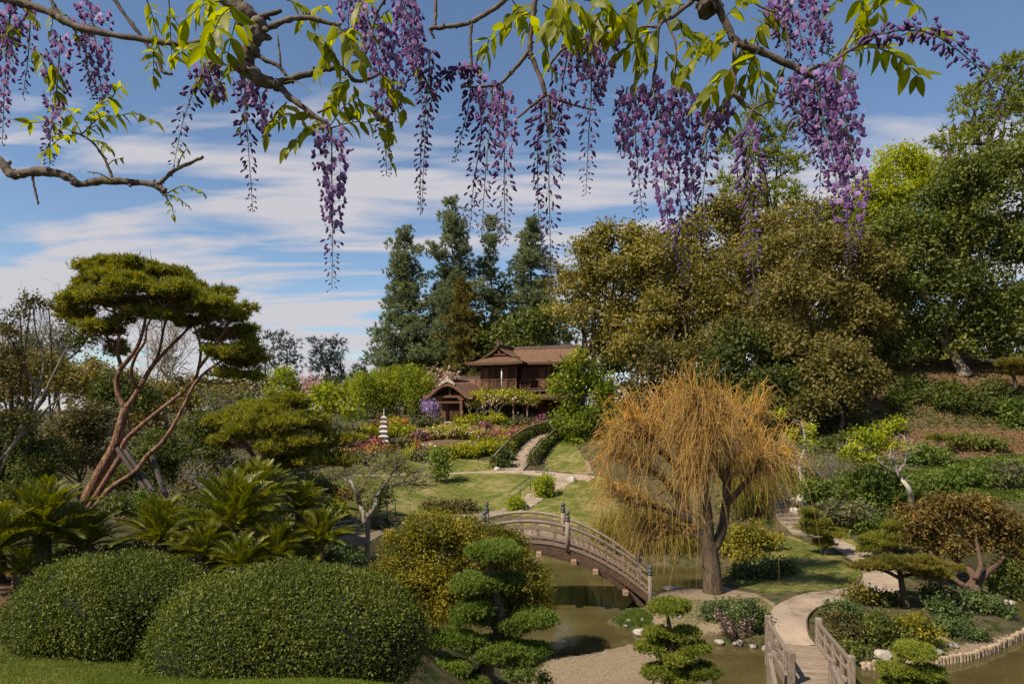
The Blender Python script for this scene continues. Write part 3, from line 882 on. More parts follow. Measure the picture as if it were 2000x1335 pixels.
hbox("sill_beam", -.05, 4.45, -.14, -.06, .1, .38, 'timber'); hbox("sill_beam", 4.5, 10.6, 1.06, 1.14, .1, .38, 'timber')
# balcony
hbox("balcony_floor", -.35, 4.75, -.95, 0, 3.3, 3.5, 'roofcap'); hbox("balcony_floor", 4.75, 10.6, .25, 1.2, 3.3, 3.5, 'roofcap')
def railing(u0, u1, v, n):
    root = hbox("balcony_rail", u0, u1, v - .04, v + .04, 4.62, 4.72, 'timber')
    hbox("lower_rail", u0, u1, v - .03, v + .03, 3.62, 3.70, 'timber', root)
    st = (u1 - u0) / n
    for k_ in range(n + 1):
        u = u0 + k_ * st
        hbox("rail_post", u - .05, u + .05, v - .052, v + .052, 3.5, 4.76, 'timber', root)
    for k_ in range(n):
        if n > 3 and k_ in (1, 2) : continue
        for s_ in (0, 1):
            a, b = u0 + k_ * st + .05, u0 + (k_ + 1) * st - .05
            z0, z1 = (3.7, 4.62) if s_ == 0 else (4.62, 3.7)
            mb = MB(); add_tube(mb, [(a, v + .01 * s_, z0), (b, v + .01 * s_, z1)], .035, 4)
            link("cross_brace", mb.mesh("cross_brace", M['timber']), root)
railing(-.3, 4.7, -.9, 4); railing(4.8, 10.5, .3, 5)
mb = MB(); add_tube(mb, [(2.95, -.85, 3.5), (2.95, -.85, 5.95)], .07, 8)
link("downpipe", mb.mesh("downpipe", M['white'], None, True), house)
# roofs: patches with sag, thick bark edges
def roof_patch(name, A, B, C, D, mat='roof', n=10, sag=.18, thick=.28, parent=None, flare=0.0):
    A, B, C, D = map(np.array, (A, B, C, D))          # A-B eave, D-C upper edge
    s_ = np.linspace(0, 1, n); V = []
    for a in s_:
        lo = A * (1 - 0) + (D - A) * a; hi = B + (C - B) * a
        for b in np.linspace(0, 1, n):
            q = lo * (1 - b) + hi * b
            q = q - np.array([0, 0, sag * math.sin(math.pi * a) ** 1.0]) + np.array([0, 0, flare * (1 - a) ** 2 * (2 * b - 1) ** 4])
            V.append(q)
    ii, jj = np.meshgrid(np.arange(n - 1), np.arange(n - 1), indexing='ij')
    Q = np.stack([ii * n + jj, ii * n + jj + 1, (ii + 1) * n + jj + 1, (ii + 1) * n + jj], -1).reshape(-1, 4)
    return hquads(name, np.array(V), Q.tolist(), mat, parent, thick)
E = 6.6
# main roof
rf = roof_patch("roof", (4.6, -.3, E), (11.6, -.3, E), (10.7, 4.1, 8.55), (2.2, 4.1, 8.55), flare=.1)
roof_patch("roof", (11.6, 8.5, E), (1.0, 8.5, E), (2.2, 4.1, 8.55), (10.7, 4.1, 8.55))
roof_patch("roof", (11.6, -.3, E), (11.6, 8.5, E), (10.7, 4.1, 8.55), (10.7, 4.1, 8.55))
hbox("ridge", 2.6, 10.8, 3.9, 4.3, 8.5, 8.82, 'roofcap', rf)
# pavilion roof: hipped skirt and a small front gable
pr = roof_patch("pavilion_roof", (-1.4, -1.5, E), (5.8, -1.5, E), (4.1, .35, 7.42), (.3, .35, 7.42), flare=.12)
roof_patch("pavilion_roof", (-1.4, 6.5, E), (-1.4, -1.5, E), (.3, .35, 7.42), (.3, 5.0, 7.42), flare=.12)
roof_patch("pavilion_roof", (5.8, -1.5, E), (5.8, 4.0, E), (4.1, 4.6, 7.42), (4.1, .35, 7.42), flare=.12)
roof_patch("gable_roof", (.15, 4.6, 7.36), (.15, -.05, 7.36), (2.2, -.05, 8.62), (2.2, 4.6, 8.62), sag=.12, thick=.16)
roof_patch("gable_roof", (4.25, -.05, 7.36), (4.25, 4.6, 7.36), (2.2, 4.6, 8.62), (2.2, -.05, 8.62), sag=.12, thick=.16)
gb = hpart("gable_board", [(.5, .3, 7.3), (3.9, .3, 7.3), (2.2, .3, 8.36), (.5, .42, 7.3), (3.9, .42, 7.3), (2.2, .42, 8.36)], [[0, 1, 2], [3, 5, 4]], 'dark')
for s_ in (-1, 1):
    mb = MB(); add_tube(mb, spline([(2.2 + s_ * 2.05, .1, 7.30), (2.2 + s_ * 1.0, .1, 7.82), (2.2, .1, 8.47)], 8), .075, 5)
    link("bargeboard", mb.mesh("bargeboard", M['timber']), house)
hbox("gable_tie", 1.2, 3.2, .16, .28, 7.55, 7.68, 'timber', gb); hbox("gable_strut", 2.1, 2.3, .14, .27, 7.6, 8.2, 'timber', gb)
hbox("ridge", 2.03, 2.37, -.15, 4.4, 8.56, 8.84, 'roofcap', pr); hbox("ridge_ornament", 2.0, 2.4, -.28, -.1, 8.56, 9.15, 'roofcap', pr)
hbox("ridge_ornament", 2.12, 2.28, -.26, -.12, 9.15, 9.4, 'roofcap', pr)
# skirt roofs
roof_patch("skirt_roof", (-1.6, -1.9, 2.7), (6.0, -1.9, 2.7), (4.6, 0.02, 3.42), (-.2, 0.02, 3.42), flare=.08, sag=.06)
roof_patch("skirt_roof", (6.0, -1.9, 2.7), (6.0, -.6, 2.72), (4.6, 1.2, 3.42), (4.6, 0.02, 3.42), sag=.05)
roof_patch("skirt_roof", (5.6, -.6, 2.62), (11.2, -.6, 2.62), (11.2, 1.3, 3.36), (4.6, 1.3, 3.36), sag=.06)
# lower left wing
lw = roof_patch("wing_roof", (-6.6, .0, 2.95), (.1, .0, 2.95), (.1, 4.0, 5.15), (-5.5, 4.0, 5.15), sag=.2)
roof_patch("wing_roof", (.1, 8.0, 2.95), (-6.6, 8.0, 2.95), (-5.5, 4.0, 5.15), (.1, 4.0, 5.15), sag=.2)
roof_patch("wing_roof", (-6.6, 8.0, 2.95), (-6.6, 0, 2.95), (-5.5, 4.0, 5.15), (-5.5, 4.0, 5.15), sag=.1)
hbox("ridge", -5.6, 0, 3.85, 4.15, 5.1, 5.38, 'roofcap', lw); hbox("ridge_ornament", -5.75, -5.4, 3.8, 4.2, 5.1, 5.75, 'roofcap', lw)
# curved porch
uc, hw = -1.75, 3.15
def kara(s_): return 2.62 + 1.62 * (0.5 + 0.5 * math.cos(math.pi * s_)) ** .85 + .16 * max(0, abs(s_) - .75) / .25
ns, nv_ = 33, 9
V = [(uc + hw * s_, v, kara(s_) + .06 * (v + 5.2)) for v in np.linspace(-5.2, -.4, nv_) for s_ in np.linspace(-1, 1, ns)]
ii, jj = np.meshgrid(np.arange(nv_ - 1), np.arange(ns - 1), indexing='ij')
Q = np.stack([ii * ns + jj, ii * ns + jj + 1, (ii + 1) * ns + jj + 1, (ii + 1) * ns + jj], -1).reshape(-1, 4).tolist()
po = hquads("porch_roof", np.array(V), Q, 'roof', None, .3)
mb = MB(); add_tube(mb, [(uc + hw * .98 * s_, -5.24, kara(s_) - .36) for s_ in np.linspace(-1, 1, 31)], .11, 5)
link("porch_bargeboard", mb.mesh("porch_bargeboard", M['timber']), po)
hbox("porch_ridge", uc - .2, uc + .2, -4.9, 0, 4.2, 4.66, 'roofcap', po)
mb = MB()
for a, b, r_ in ((0, .42, .26), (-.3, .28, .2), (.3, .28, .2), (-.58, .12, .17), (.58, .12, .17), (-.85, -.06, .13), (.85, -.06, .13), (0, .7, .14)):
    V_, Q_, T_ = tube([(uc + a, -5.3, 4.12 + b), (uc + a, -4.95, 4.12 + b)], r_, 9); off = mb.n; mb.add(V_, Q_); mb.T.append(T_ + off); mb.tt.append(np.full(len(T_), .5))
link("carved_ornament", mb.mesh("carved_ornament", M['carve']), po)
for u in (-3.2, -.3):
    for v in (-4.6, -2.4):
        p_ = hbox("porch_post", u - .16, u + .16, v - .16, v + .16, -1.6, 2.75, 'timber', bev=.02)
        hbox("bracket", u - .42, u + .42, v - .13, v + .13, 2.35, 2.55, 'timber', p_)
hbox("porch_beam", -3.9, .4, -4.72, -4.48, 2.56, 2.82, 'timber'); hbox("porch_tie_beam", -3.2, -.3, -4.70, -4.50, 1.95, 2.15, 'timber')
hbox("porch_beam", -3.34, -3.06, -4.4, 1.4, 2.56, 2.82, 'timber'); hbox("porch_beam", -.44, -.16, -4.4, 1.4, 2.56, 2.82, 'timber')
hpart("porch_gable_panel", [(-3.6, -4.42, 2.8), (.1, -4.42, 2.8), (uc + .9, -4.42, 3.55), (uc, -4.42, 3.8), (uc - .9, -4.42, 3.55), (uc, -4.3, 2.8)], [[0, 1, 2], [0, 2, 3], [0, 3, 4]], 'dark')
hbox("porch_strut", uc - .12, uc + .12, -4.66, -4.46, 2.82, 3.75, 'timber')
hbox("porch_doors", -3.0, -.5, .9, 1.05, -.2, 2.3, 'dark')
hbox("porch_floor", -3.8, .3, -4.9, 1.0, -1.6, -.1, 'stonepale')

# pagoda lantern
lb = G(750, 874)
pg = thing("pagoda_lantern", "slender five-tier stone pagoda lantern among the azaleas", "lantern", lb)
s_ = 3.02 / 60.0 * (lb[1] / 65.0)
def lathe(name, prof, parent, mat, sides=6, rot=0):
    mb = MB(); add_tube(mb, [(0, 0, h) for _, h in prof], [r_ for r_, _ in prof], sides)
    return link(name, mb.mesh(name, mat), parent)
def sqv(r0, z0, r1, z1):
    return np.array([[-r0, -r0, z0], [r0, -r0, z0], [r0, r0, z0], [-r0, r0, z0], [-r1, -r1, z1], [r1, -r1, z1], [r1, r1, z1], [-r1, r1, z1]])
link("base", MB().add(sqv(.5, -.2, .42, .14), BOXF).mesh("base", M['lantern']), pg)
for (a, b) in ((-.27, -.27), (.27, -.27), (.27, .27), (-.27, .27)):
    link("leg", MB().add(box_v(a - .09, a + .09, b - .09, b + .09, .14, .55), BOXF).mesh("leg", M['lantern']), pg)
zz = .55
for k_, (rw, rb) in enumerate(((.50, .30), (.45, .26), (.41, .23), (.37, .2), (.33, .17))):
    rt = link("tier_roof", MB().add(sqv(rw, zz, rw * .98, zz + .07), BOXF).add(sqv(rw * .98, zz + .07, rb * .9, zz + .2), BOXF).mesh("tier_roof", M['lantern']), pg)
    link("tier_body", MB().add(sqv(rb, zz + .2, rb, zz + .44), BOXF).mesh("tier_body", M['lantern']), pg)
    zz += .43
link("tier_roof", MB().add(sqv(.30, zz, .06, zz + .18), BOXF).mesh("tier_roof", M['lantern']), pg)
lathe("finial", [(.06, zz + .15), (.06, zz + .3), (.09, zz + .34), (.05, zz + .4), (.08, zz + .5), (.045, zz + .58), (.06, zz + .66), (.01, zz + .9)], pg, M['lantern'], 8)

# rocks
def rock_mesh(seed):
    r_ = np.random.default_rng(seed)
    import bmesh
    bm = bmesh.new(); bmesh.ops.create_icosphere(bm, subdivisions=3, radius=1)
    dirs = unit(r_.normal(size=(9, 3))); cut = r_.uniform(.55, .9, 9)
    for v in bm.verts:
        c_ = np.array(v.co)
        for d_, h_ in zip(dirs, cut):
            q = c_ @ d_
            if q > h_: c_ = c_ - d_ * (q - h_) * .85
        c_ = c_ * (1 + .05 * math.sin(c_[0] * 7 + seed) * math.sin(c_[1] * 6) + .03 * math.sin(c_[2] * 13 + c_[0] * 9))
        v.co = Vector(c_)
    m = bpy.data.meshes.new("boulder"); bm.to_mesh(m); bm.free(); m.materials.append(M['stone'])
    for p_ in m.polygons: p_.use_smooth = False
    return m
RM = [rock_mesh(k_) for k_ in range(5)]
def rock(px, py, wpx, asp=.6, label='weathered grey boulder on the pond shore', group='boulders along the pond shore', rz=None):
    b_ = G(px, py); r_ = wpx / F * b_[1] * .5
    o = link("boulder", RM[int(rng.integers(5))], None, (b_[0], b_[1], b_[2] + r_ * asp * .25))
    o.scale = (r_, r_ * .8, r_ * asp); o.rotation_euler = (rng.uniform(-.15, .15), rng.uniform(-.15, .15), rng.uniform(0, 6.28) if rz is None else rz)
    return tag(o, label, 'rock', group)
for lab, lst in (("boulder in the grass at the foot of the arched bridge", [(1252, 1236, 34, .5), (1275, 1232, 22, .5), (1228, 1212, 14, .5), (1255, 1210, 12, .5), (1222, 1222, 12, .4), (1322, 1204, 22, .5)]),
                 ("pale rock on the far bank seen under the arched bridge", [(1098, 1090, 34, .5), (1080, 1084, 22, .4)]),
                 ("flat rock along the water edge left of the willow trunk", [(1310, 1150, 30, .3), (1340, 1148, 26, .3), (1425, 1118, 20, .5)]),
                 ("rock on the bank right of the willow trunk by the waterside juniper", [(1450, 1112, 26, .5), (1478, 1120, 30, .4)]),
                 ("grey rock on the shore under the pink blossom shrub", [(1440, 1256, 24, .5), (1470, 1262, 20, .5), (1495, 1268, 22, .6), (1405, 1254, 22, .5), (1350, 1250, 20, .5), (1375, 1256, 18, .5)]),
                 ("grey rock at the water edge beside the flat footbridge rail on the small island", [(1640, 1290, 22, .5), (1662, 1301, 20, .5), (1690, 1300, 26, .4), (1655, 1312, 14, .5)]),
                 ("rock at the water edge below the rust-tipped juniper", [(1968, 1178, 30, .5), (1985, 1190, 26, .5)]),
                 ("small stone on the near sandy shore", [(1248, 1262, 14, .5), (1262, 1255, 12, .5), (1180, 1275, 10, .5), (1120, 1290, 9, .5), (1080, 1300, 10, .5)])):
    for a in lst:
        rock(*a, lab, lab.replace('boulder', 'boulders').replace('rock', 'rocks').replace('small stone', 'small stones'))
rock(1722, 1282, 34, .75, 'large pale boulder at the tip of the small island', None)
rock(1833, 1275, 26, .5, 'grey boulder in the grass of the small island', 'boulders in the island grass'); rock(1862, 1262, 24, .5, 'grey boulder in the grass of the small island', 'boulders in the island grass')
rock(1566, 982, 24, 1.2, 'tall pale boulder beside the right bank steps', 'boulders by the right bank steps'); rock(1552, 1000, 26, .7, 'tall pale boulder beside the right bank steps', 'boulders by the right bank steps'); rock(1548, 978, 16, .8, 'tall pale boulder beside the right bank steps', 'boulders by the right bank steps')
rock(1116, 940, 28, .7, 'pale boulder at the top of the lawn steps', 'boulders at the lawn steps'); rock(1062, 936, 14, .7, 'pale boulder at the top of the lawn steps', 'boulders at the lawn steps'); rock(1102, 953, 8, .7, 'pale boulder at the top of the lawn steps', 'boulders at the lawn steps')
rock(973, 917, 18, .6, 'grey boulder at the foot of the ivy steps', None)
for a in [(828, 870, 16, .4), (842, 868, 14, .4), (850, 872, 12, .4), (820, 874, 10, .4)]:
    rock(*a, 'low flat rock on the bare mulch bed below the house', 'flat rocks on the mulch bed')
# log edging along the right shore
E_ = [(1690, 1306), (1740, 1308), (1830, 1299), (1900, 1287), (1960, 1264), (2010, 1238), (2040, 1215)]
ed = spline([WP(*q) for q in E_], 400)
L_ = np.concatenate([[0], np.cumsum(np.linalg.norm(np.diff(ed, axis=0), axis=1))])
lr = thing("log_edging", "row of upright logs edging the shore of the small island", "edging", (ed[0][0], ed[0][1], 0))
mb = MB(); add_tube(mb, [(0, 0, -.6), (0, 0, .21), (0, 0, .235)], [.07, .07, .05], 8)
LOGM = mb.mesh("log", M['log'], None, True)
for s_ in np.arange(0, L_[-1], .135):
    x = np.interp(s_, L_, ed[:, 0]); y = np.interp(s_, L_, ed[:, 1])
    o = link("log", LOGM, lr, (x - ed[0][0] + rng.uniform(-.02, .02), y - ed[0][1] + .05 + rng.uniform(-.02, .02), rng.uniform(-.04, .04)))
    o.scale = (rng.uniform(.9, 1.15),) * 2 + (1,)
# steel edging of the path curve
mb = MB(); q = spline([G(*a) for a in [(1592, 1256), (1580, 1240), (1577, 1225), (1577, 1210), (1587, 1196), (1604, 1186), (1634, 1178)]], 40); q[:, 2] += .05
add_tube(mb, q, .03, 5)
tag(link("path_edging", mb.mesh("path_edging", M['wooddark'], q[0]), None, q[0]), 'thin dark edging strip along the inner curve of the sandy path', 'edging')
# ------------------------------------------------------------------ vegetation builders
def lobes_world(lobes, d, off):
    C, R = [], []
    for l in lobes:
        dd = d + (l[4] if len(l) > 4 else 0.0)
        C.append(P(l[0], l[1], dd) - off)
        rx, rz = l[2] / F * dd, l[3] / F * dd
        R.append((rx, max(rx * .85, rz * .8), rz))
    return np.array(C), np.array(R)
def sub_clumps(C, R, k, fr, low=-.55):
    cs, rs = [], []
    for c_, r_ in zip(C, R):
        u = rsph(k); u[:, 2] = np.where(u[:, 2] < low, -u[:, 2], u[:, 2])
        cs.append(c_ + r_ * u * rng.uniform(.6, .92, (k, 1)))
        m_ = (r_.mean() * .5 + r_.min() * .5) * fr * rng.uniform(.6, 1.35, k)
        rs.append(np.stack([m_ * 1.1, m_ * 1.1, m_ * .82], -1))
        cs.append(c_[None]); rs.append((r_ * .72)[None])
    return np.concatenate(cs), np.concatenate(rs)
def limbs(mb, base, top, C, Cc, r0, bend=.15, nsub=3, sides=6):
    """trunk from base to top, limbs to every lobe centre, a few twigs into the clumps"""
    base, top = np.asarray(base, float), np.asarray(top, float)
    h = np.linalg.norm(top - base)
    mid = (base + top) / 2 + rng.normal(size=3) * h * bend * np.array([1, 1, .1])
    tr = spline([base - [0, 0, .25], base + (mid - base) * .3 + [0, 0, 0], mid, top], 9)
    rad = r0 * np.linspace(1, .55, 9); rad[0] *= 1.45; rad[1] *= 1.15
    add_tube(mb, tr, rad, sides + 2)
    for c_ in C:
        s_ = tr[int(rng.integers(4, 9))]
        v = c_ - s_
        if np.linalg.norm(v) < .05: continue
        m_ = s_ + v * .5 + rng.normal(size=3) * np.linalg.norm(v) * .10 + np.array([0, 0, -.06 * np.linalg.norm(v)])
        add_tube(mb, spline([s_, m_, c_], 6), r0 * np.linspace(.5, .18, 6), sides - 1, cap=False)
        for _ in range(nsub):
            e = Cc[int(rng.integers(len(Cc)))] if len(Cc) else c_
            near_ = Cc[np.argsort(np.linalg.norm(Cc - c_, axis=1))[:9]]
            e = near_[int(rng.integers(len(near_)))]
            if np.linalg.norm(e - c_) < .05: continue
            q = c_ + (s_ - c_) * rng.uniform(0, .4)
            add_tube(mb, spline([q, (q + e) / 2 + rng.normal(size=3) * .06 * np.linalg.norm(e - q), e], 4), r0 * np.linspace(.17, .05, 4), 3, cap=False)
def tree(name, label, cat, lobes, d, base_px, mat, leaf=6.5, asp=.5, cov=1.0, k=9, fr=.42, trunk=.3, bark='bark', group=None, shell=.45, low=-.7, style='leaf', base=None, up=.35, droop=.15, nsub=3, topfrac=.35, tb=.5, tvar=.28, flowers=None, twig=7):
    b_ = GD(base_px, d) if base is None else np.asarray(base)
    root = thing(name, label, cat, b_, group)
    C, R = lobes_world(lobes, d, b_)
    Cc, Rc = sub_clumps(C, R, k, fr)
    L = leaf * 1.4 / F * d; W = L * asp
    area = (4 * np.pi * (R.mean(1) ** 2)).sum()
    n = int(cov * area * 1.12 / (.5 * L * W))
    mb = MB()
    if style == 'leaf':
        foliage(mb, Cc, Rc, n, L, W, shell, twig, low, up, droop, tvar, tb)
    else:
        m_ = n // 5
        p, u, idx, _ = clump_points(Cc, Rc, m_, shell, 2, low=low)
        p = p + rng.normal(size=p.shape) * L * .35
        V, T = spikes(p, unit(u + np.array([0, 0, up])), 6, L, L * .19, .6)
        ct = rng.normal(0, tvar * .5, len(Cc))
        tt_ = np.clip(tb + ct[idx] + rng.normal(0, tvar * .6, len(p)), 0, 1)
        mb.add(V, T, np.repeat(tt_, 6))
    link("crown", mb.mesh("crown", M[mat]), root)
    if flowers:
        fm, fc, fs = flowers
        mb = MB(); foliage(mb, Cc, Rc * 1.03, int(n * fc), fs / F * d, fs / F * d * .9, .12, 3, -.2, .6, 0, .25)
        link("flowers", mb.mesh("flowers", M[fm]), root)
    if trunk:
        lo, hi = (C - R)[:, 2].min(), (C + R)[:, 2].max()
        tz = max(lo + (hi - lo) * topfrac, .3 * hi)
        ctr = C[:, :2].mean(0)
        mb = MB(); limbs(mb, (0, 0, 0), (ctr[0] * .75, ctr[1] * .75, tz), C, Cc, trunk, nsub=nsub)
        link("trunk", mb.mesh("trunk", M[bark], None, True), root)
    return root
def shrub(label, lobes, mat, cat='shrub', leaf=5.5, cov=1.0, group=None, base=None, d=None, name='shrub', k=7, fr=.45, asp=.5, tb=.5, tvar=.28, flowers=None, style='leaf', trunk=.0, up=.4, low=-.5, shell=.4, bark='bark', droop=.1):
    """lobes in photo pixels; distance from where the lowest lobe meets the ground"""
    if d is None:
        l = max(lobes, key=lambda q: q[1] + q[3] * .8)
        d = G(l[0], l[1] + l[3] * .8)[1] if base is None else G(*base)[1]
    bx = np.mean([l[0] for l in lobes]) if base is None else base[0]
    if not trunk:
        trunk = .035 * (sum(l[2] for l in lobes) / F * d) ** .5
    return tree(name, label, cat, lobes, d, bx, mat, leaf, asp, cov, k, fr, trunk, bark, group, shell, low, style, up=up, nsub=2, topfrac=.3, tb=tb, tvar=tvar, flowers=flowers, droop=droop)

# clipped mounds -----------------------------------------------------
def mound(name, label, cat, base, a, b, h, n, L, W, mat, p=2.4, sink=.32, group=None, tb=.5, rz=0.0, wob=.04):
    root = thing(name, label, cat, base, group, rz)
    cz = h * sink; hz_ = h - cz
    seed = rng.uniform(0, 6, 6)
    def surf(u):
        r_ = (np.abs(u[:, 0] / a) ** p + np.abs(u[:, 1] / b) ** p + np.abs(u[:, 2] / hz_) ** p) ** (-1 / p)
        r_ = r_ * (1 + wob * (np.sin(u[:, 0] * 5 + seed[0]) * np.sin(u[:, 1] * 4 + seed[1]) + .6 * np.sin(u[:, 2] * 9 + seed[2] + u[:, 0] * 6)))
        return u * r_[:, None] + np.array([0, 0, cz])
    u = rsph(int(n * 1.5)); wt = rng.random(len(u)) < (np.abs(u[:, 2]) * .3 + .7)
    u = u[wt][:n]
    q = surf(u)
    bump_ = np.sin(q[:, 0] * 6.1 + seed[3]) * np.sin(q[:, 1] * 5.3 + seed[4]) + .7 * np.sin(q[:, 2] * 8.7 + q[:, 0] * 4.1 + seed[5]) + .5 * np.sin(q[:, 0] * 13 + q[:, 2] * 11)
    q = q + u * (bump_ * L * .45)[:, None]
    keep = (q[:, 2] > .03) & (rng.random(len(q)) < np.clip(1.05 + .32 * bump_, .25, 1))
    q, u = q[keep], u[keep]
    Nn = unit(np.stack([np.sign(u[:, 0]) * np.abs(u[:, 0] / a) ** (p - 1) / a, np.sign(u[:, 1]) * np.abs(u[:, 1] / b) ** (p - 1) / b, np.sign(u[:, 2]) * np.abs(u[:, 2] / hz_) ** (p - 1) / hz_], -1))
    m_ = len(q)
    low_ = np.clip(1 - q[:, 2] / (h * .55), 0, 1)                          # looser, shaggier towards the skirt
    q = q - Nn * (np.abs(rng.normal(size=(m_, 1))) * L * 1.3) + Nn * (rng.random((m_, 1)) ** 7 * L * (3 + 3 * low_[:, None]))
    A = unit(Nn * .55 + rng.normal(size=(m_, 3)) * .6 + np.array([0, 0, .25]) - np.array([0, 0, .6]) * low_[:, None])
    B = unit(np.cross(A, unit(Nn + rng.normal(size=(m_, 3)) * .5)))
    sz = rng.uniform(.5, 1.45, m_)
    V, Fc = leaf_cards(q, A, B, L * sz, W * sz)
    # cup every leaf a little: lift its two side corners along the normal
    V = V.reshape(-1, 4, 3); cup = np.cross(A, B) * (W * .22 * sz)[:, None]
    V[:, 1] += cup; V[:, 3] += cup
    ups = np.clip(Nn[:, 2], 0, 1)
    tn = np.clip(tb + rng.normal(0, .2, m_) + .16 * np.sin(q[:, 0] * 3.1 + seed[3]) * np.sin(q[:, 1] * 2.7 + seed[4]), 0, 1)
    link("foliage", MB().add(V.reshape(-1, 3), Fc, tn).mesh("foliage", M[mat]), root)
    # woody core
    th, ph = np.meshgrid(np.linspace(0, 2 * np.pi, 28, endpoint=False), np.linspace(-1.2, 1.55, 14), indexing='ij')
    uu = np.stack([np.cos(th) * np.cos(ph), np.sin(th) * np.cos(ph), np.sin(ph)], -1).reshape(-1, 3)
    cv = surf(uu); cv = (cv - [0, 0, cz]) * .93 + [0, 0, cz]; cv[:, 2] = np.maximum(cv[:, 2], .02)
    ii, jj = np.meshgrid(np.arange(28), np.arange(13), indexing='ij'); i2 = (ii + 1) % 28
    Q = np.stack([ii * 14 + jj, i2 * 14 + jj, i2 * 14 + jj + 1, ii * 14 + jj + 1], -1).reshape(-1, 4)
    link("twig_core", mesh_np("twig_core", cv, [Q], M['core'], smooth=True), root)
    return root

# ------------------------------------------------------------------ foreground hedges, grass
hb = P(220, 1180, 9.9); hb[2] = H(hb[0], hb[1]) - .02
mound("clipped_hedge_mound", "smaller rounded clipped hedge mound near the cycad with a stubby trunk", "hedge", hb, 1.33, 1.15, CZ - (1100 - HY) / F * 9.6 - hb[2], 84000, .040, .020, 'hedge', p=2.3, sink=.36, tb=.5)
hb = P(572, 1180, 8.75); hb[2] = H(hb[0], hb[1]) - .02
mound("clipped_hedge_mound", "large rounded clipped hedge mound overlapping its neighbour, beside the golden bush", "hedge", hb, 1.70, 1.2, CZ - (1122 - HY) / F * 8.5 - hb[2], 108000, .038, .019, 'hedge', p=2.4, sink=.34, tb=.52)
n = 90000
yy = rng.uniform(6.4, 10.4, n); xx = rng.uniform(-8.5, 0.3, n)
wl_ = np.array([G(*q)[:2] if len(q) == 2 else q[:2] for q in [(-13, 1, 0), (-14, 8, 0), (-100, 1247), (100, 1273), (300, 1279), (335, 1303), (600, 1327), (800, 1337), (900, 1420), (3.0, 1, 0)]])
ok = inside(wl_, np.column_stack([xx, yy])) & (np.abs(xx) < yy * .8)
xx, yy = xx[ok], yy[ok]
gz = height(np.column_stack([xx, yy]))
C = np.column_stack([xx, yy, gz - .003])
V, T = spikes(C, np.tile([0, 0, 1.0], (len(C), 1)), 1, .042, .007, .38)
tn = np.clip(.45 + .3 * hnoise(xx * .8, yy * .8) + rng.normal(0, .22, len(C)), 0, 1)
tag(link("lawn_grass", MB().add(V, T, tn).mesh("lawn_grass", M['grass'])), 'short mown grass of the near lawn', 'grass', kind='stuff')
# skim of litter and tiny grass on the far lawns
def scatter(name, label, poly, n, mat, L, W, spread=.5, k=1, h=0.0, kind='stuff', cat='ground cover'):
    w_ = np.array([G(*q)[:2] for q in poly]); lo, hi = w_.min(0), w_.max(0)
    q = rng.uniform(lo, hi, (n, 2)); q = q[inside(w_, q)]
    z = Hs(q)
    C = np.column_stack([q, z + h * rng.random(len(q))])
    if k:
        V, T = spikes(C, np.tile([0, 0, 1.0], (len(C), 1)), k, L, W, spread)
        tn = np.repeat(np.clip(.5 + .3 * hnoise(q[:, 0] * .4, q[:, 1] * .4) + rng.normal(0, .22, len(C)), 0, 1), k)
        mb = MB().add(V, T, tn)
    else:
        A = unit(rng.normal(size=(len(C), 3)) * [1, 1, .35]); B = unit(np.cross(A, unit(rng.normal(size=(len(C), 3)) * .5 + [0, 0, 1])))
        sz = rng.uniform(.6, 1.3, len(C)); V, Fc = leaf_cards(C, A, B, L * sz, W * sz)
        mb = MB().add(V, Fc, np.clip(.5 + .35 * hnoise(q[:, 0] * .6, q[:, 1] * .6) + rng.normal(0, .2, len(C)), 0, 1))
    return tag(link(name, mb.mesh(name, M[mat])), label, cat, kind=kind)
scatter("ground_cover", "bright green ground cover on the right hand slope", [(1690, 960), (1740, 925), (1830, 905), (1920, 892), (2100, 880), (2100, 985), (1900, 975), (1800, 985)], 26000, 'shrubgreen', .17, .12, k=0, h=.16)
scatter("ground_cover", "mixed leafy undergrowth on the slope above the right bank steps", [(1500, 960), (1540, 900), (1650, 890), (1760, 900), (1740, 960), (1800, 1030), (1740, 1080), (1640, 1035), (1560, 1000)], 22000, 'oakgreen', .16, .10, k=0, h=.3)
scatter("mulch_litter", "bark chips and fallen leaves on the right hand hillside", [(1690, 890), (1700, 800), (1650, 720), (1950, 700), (2100, 740), (2100, 890)], 16000, 'rust', .2, .12, k=0, h=.05)
scatter("mulch_litter", "dry leaves on the shaded ground behind the cycads", [(-100, 1010), (0, 980), (330, 990), (640, 1010), (700, 1060), (500, 1090), (100, 1090)], 9000, 'rust', .09, .05, k=0, h=.04)
scatter("shore_litter", "dry leaves and twigs strewn on the sandy shores", [(1040, 1316), (1154, 1274), (1245, 1255), (1300, 1240), (1240, 1200), (1290, 1158), (1400, 1146), (1520, 1185), (1500, 1225), (1400, 1240), (1360, 1330), (1000, 1345)], 2600, 'rust', .07, .035, k=0, h=.01)
scatter("ground_cover", "patchy grass spreading over the sandy point under the willow", [(1290, 1235), (1300, 1195), (1340, 1170), (1480, 1165), (1515, 1190), (1495, 1222), (1400, 1236)], 9000, 'grass', .06, .012, k=2, h=.0)
scatter("ground_cover", "low grass tufts between the stones at the foot of the arched bridge", [(1195, 1216), (1240, 1190), (1275, 1200), (1270, 1225), (1225, 1226)], 2500, 'shrubgreen', .14, .02, k=3, h=.0)

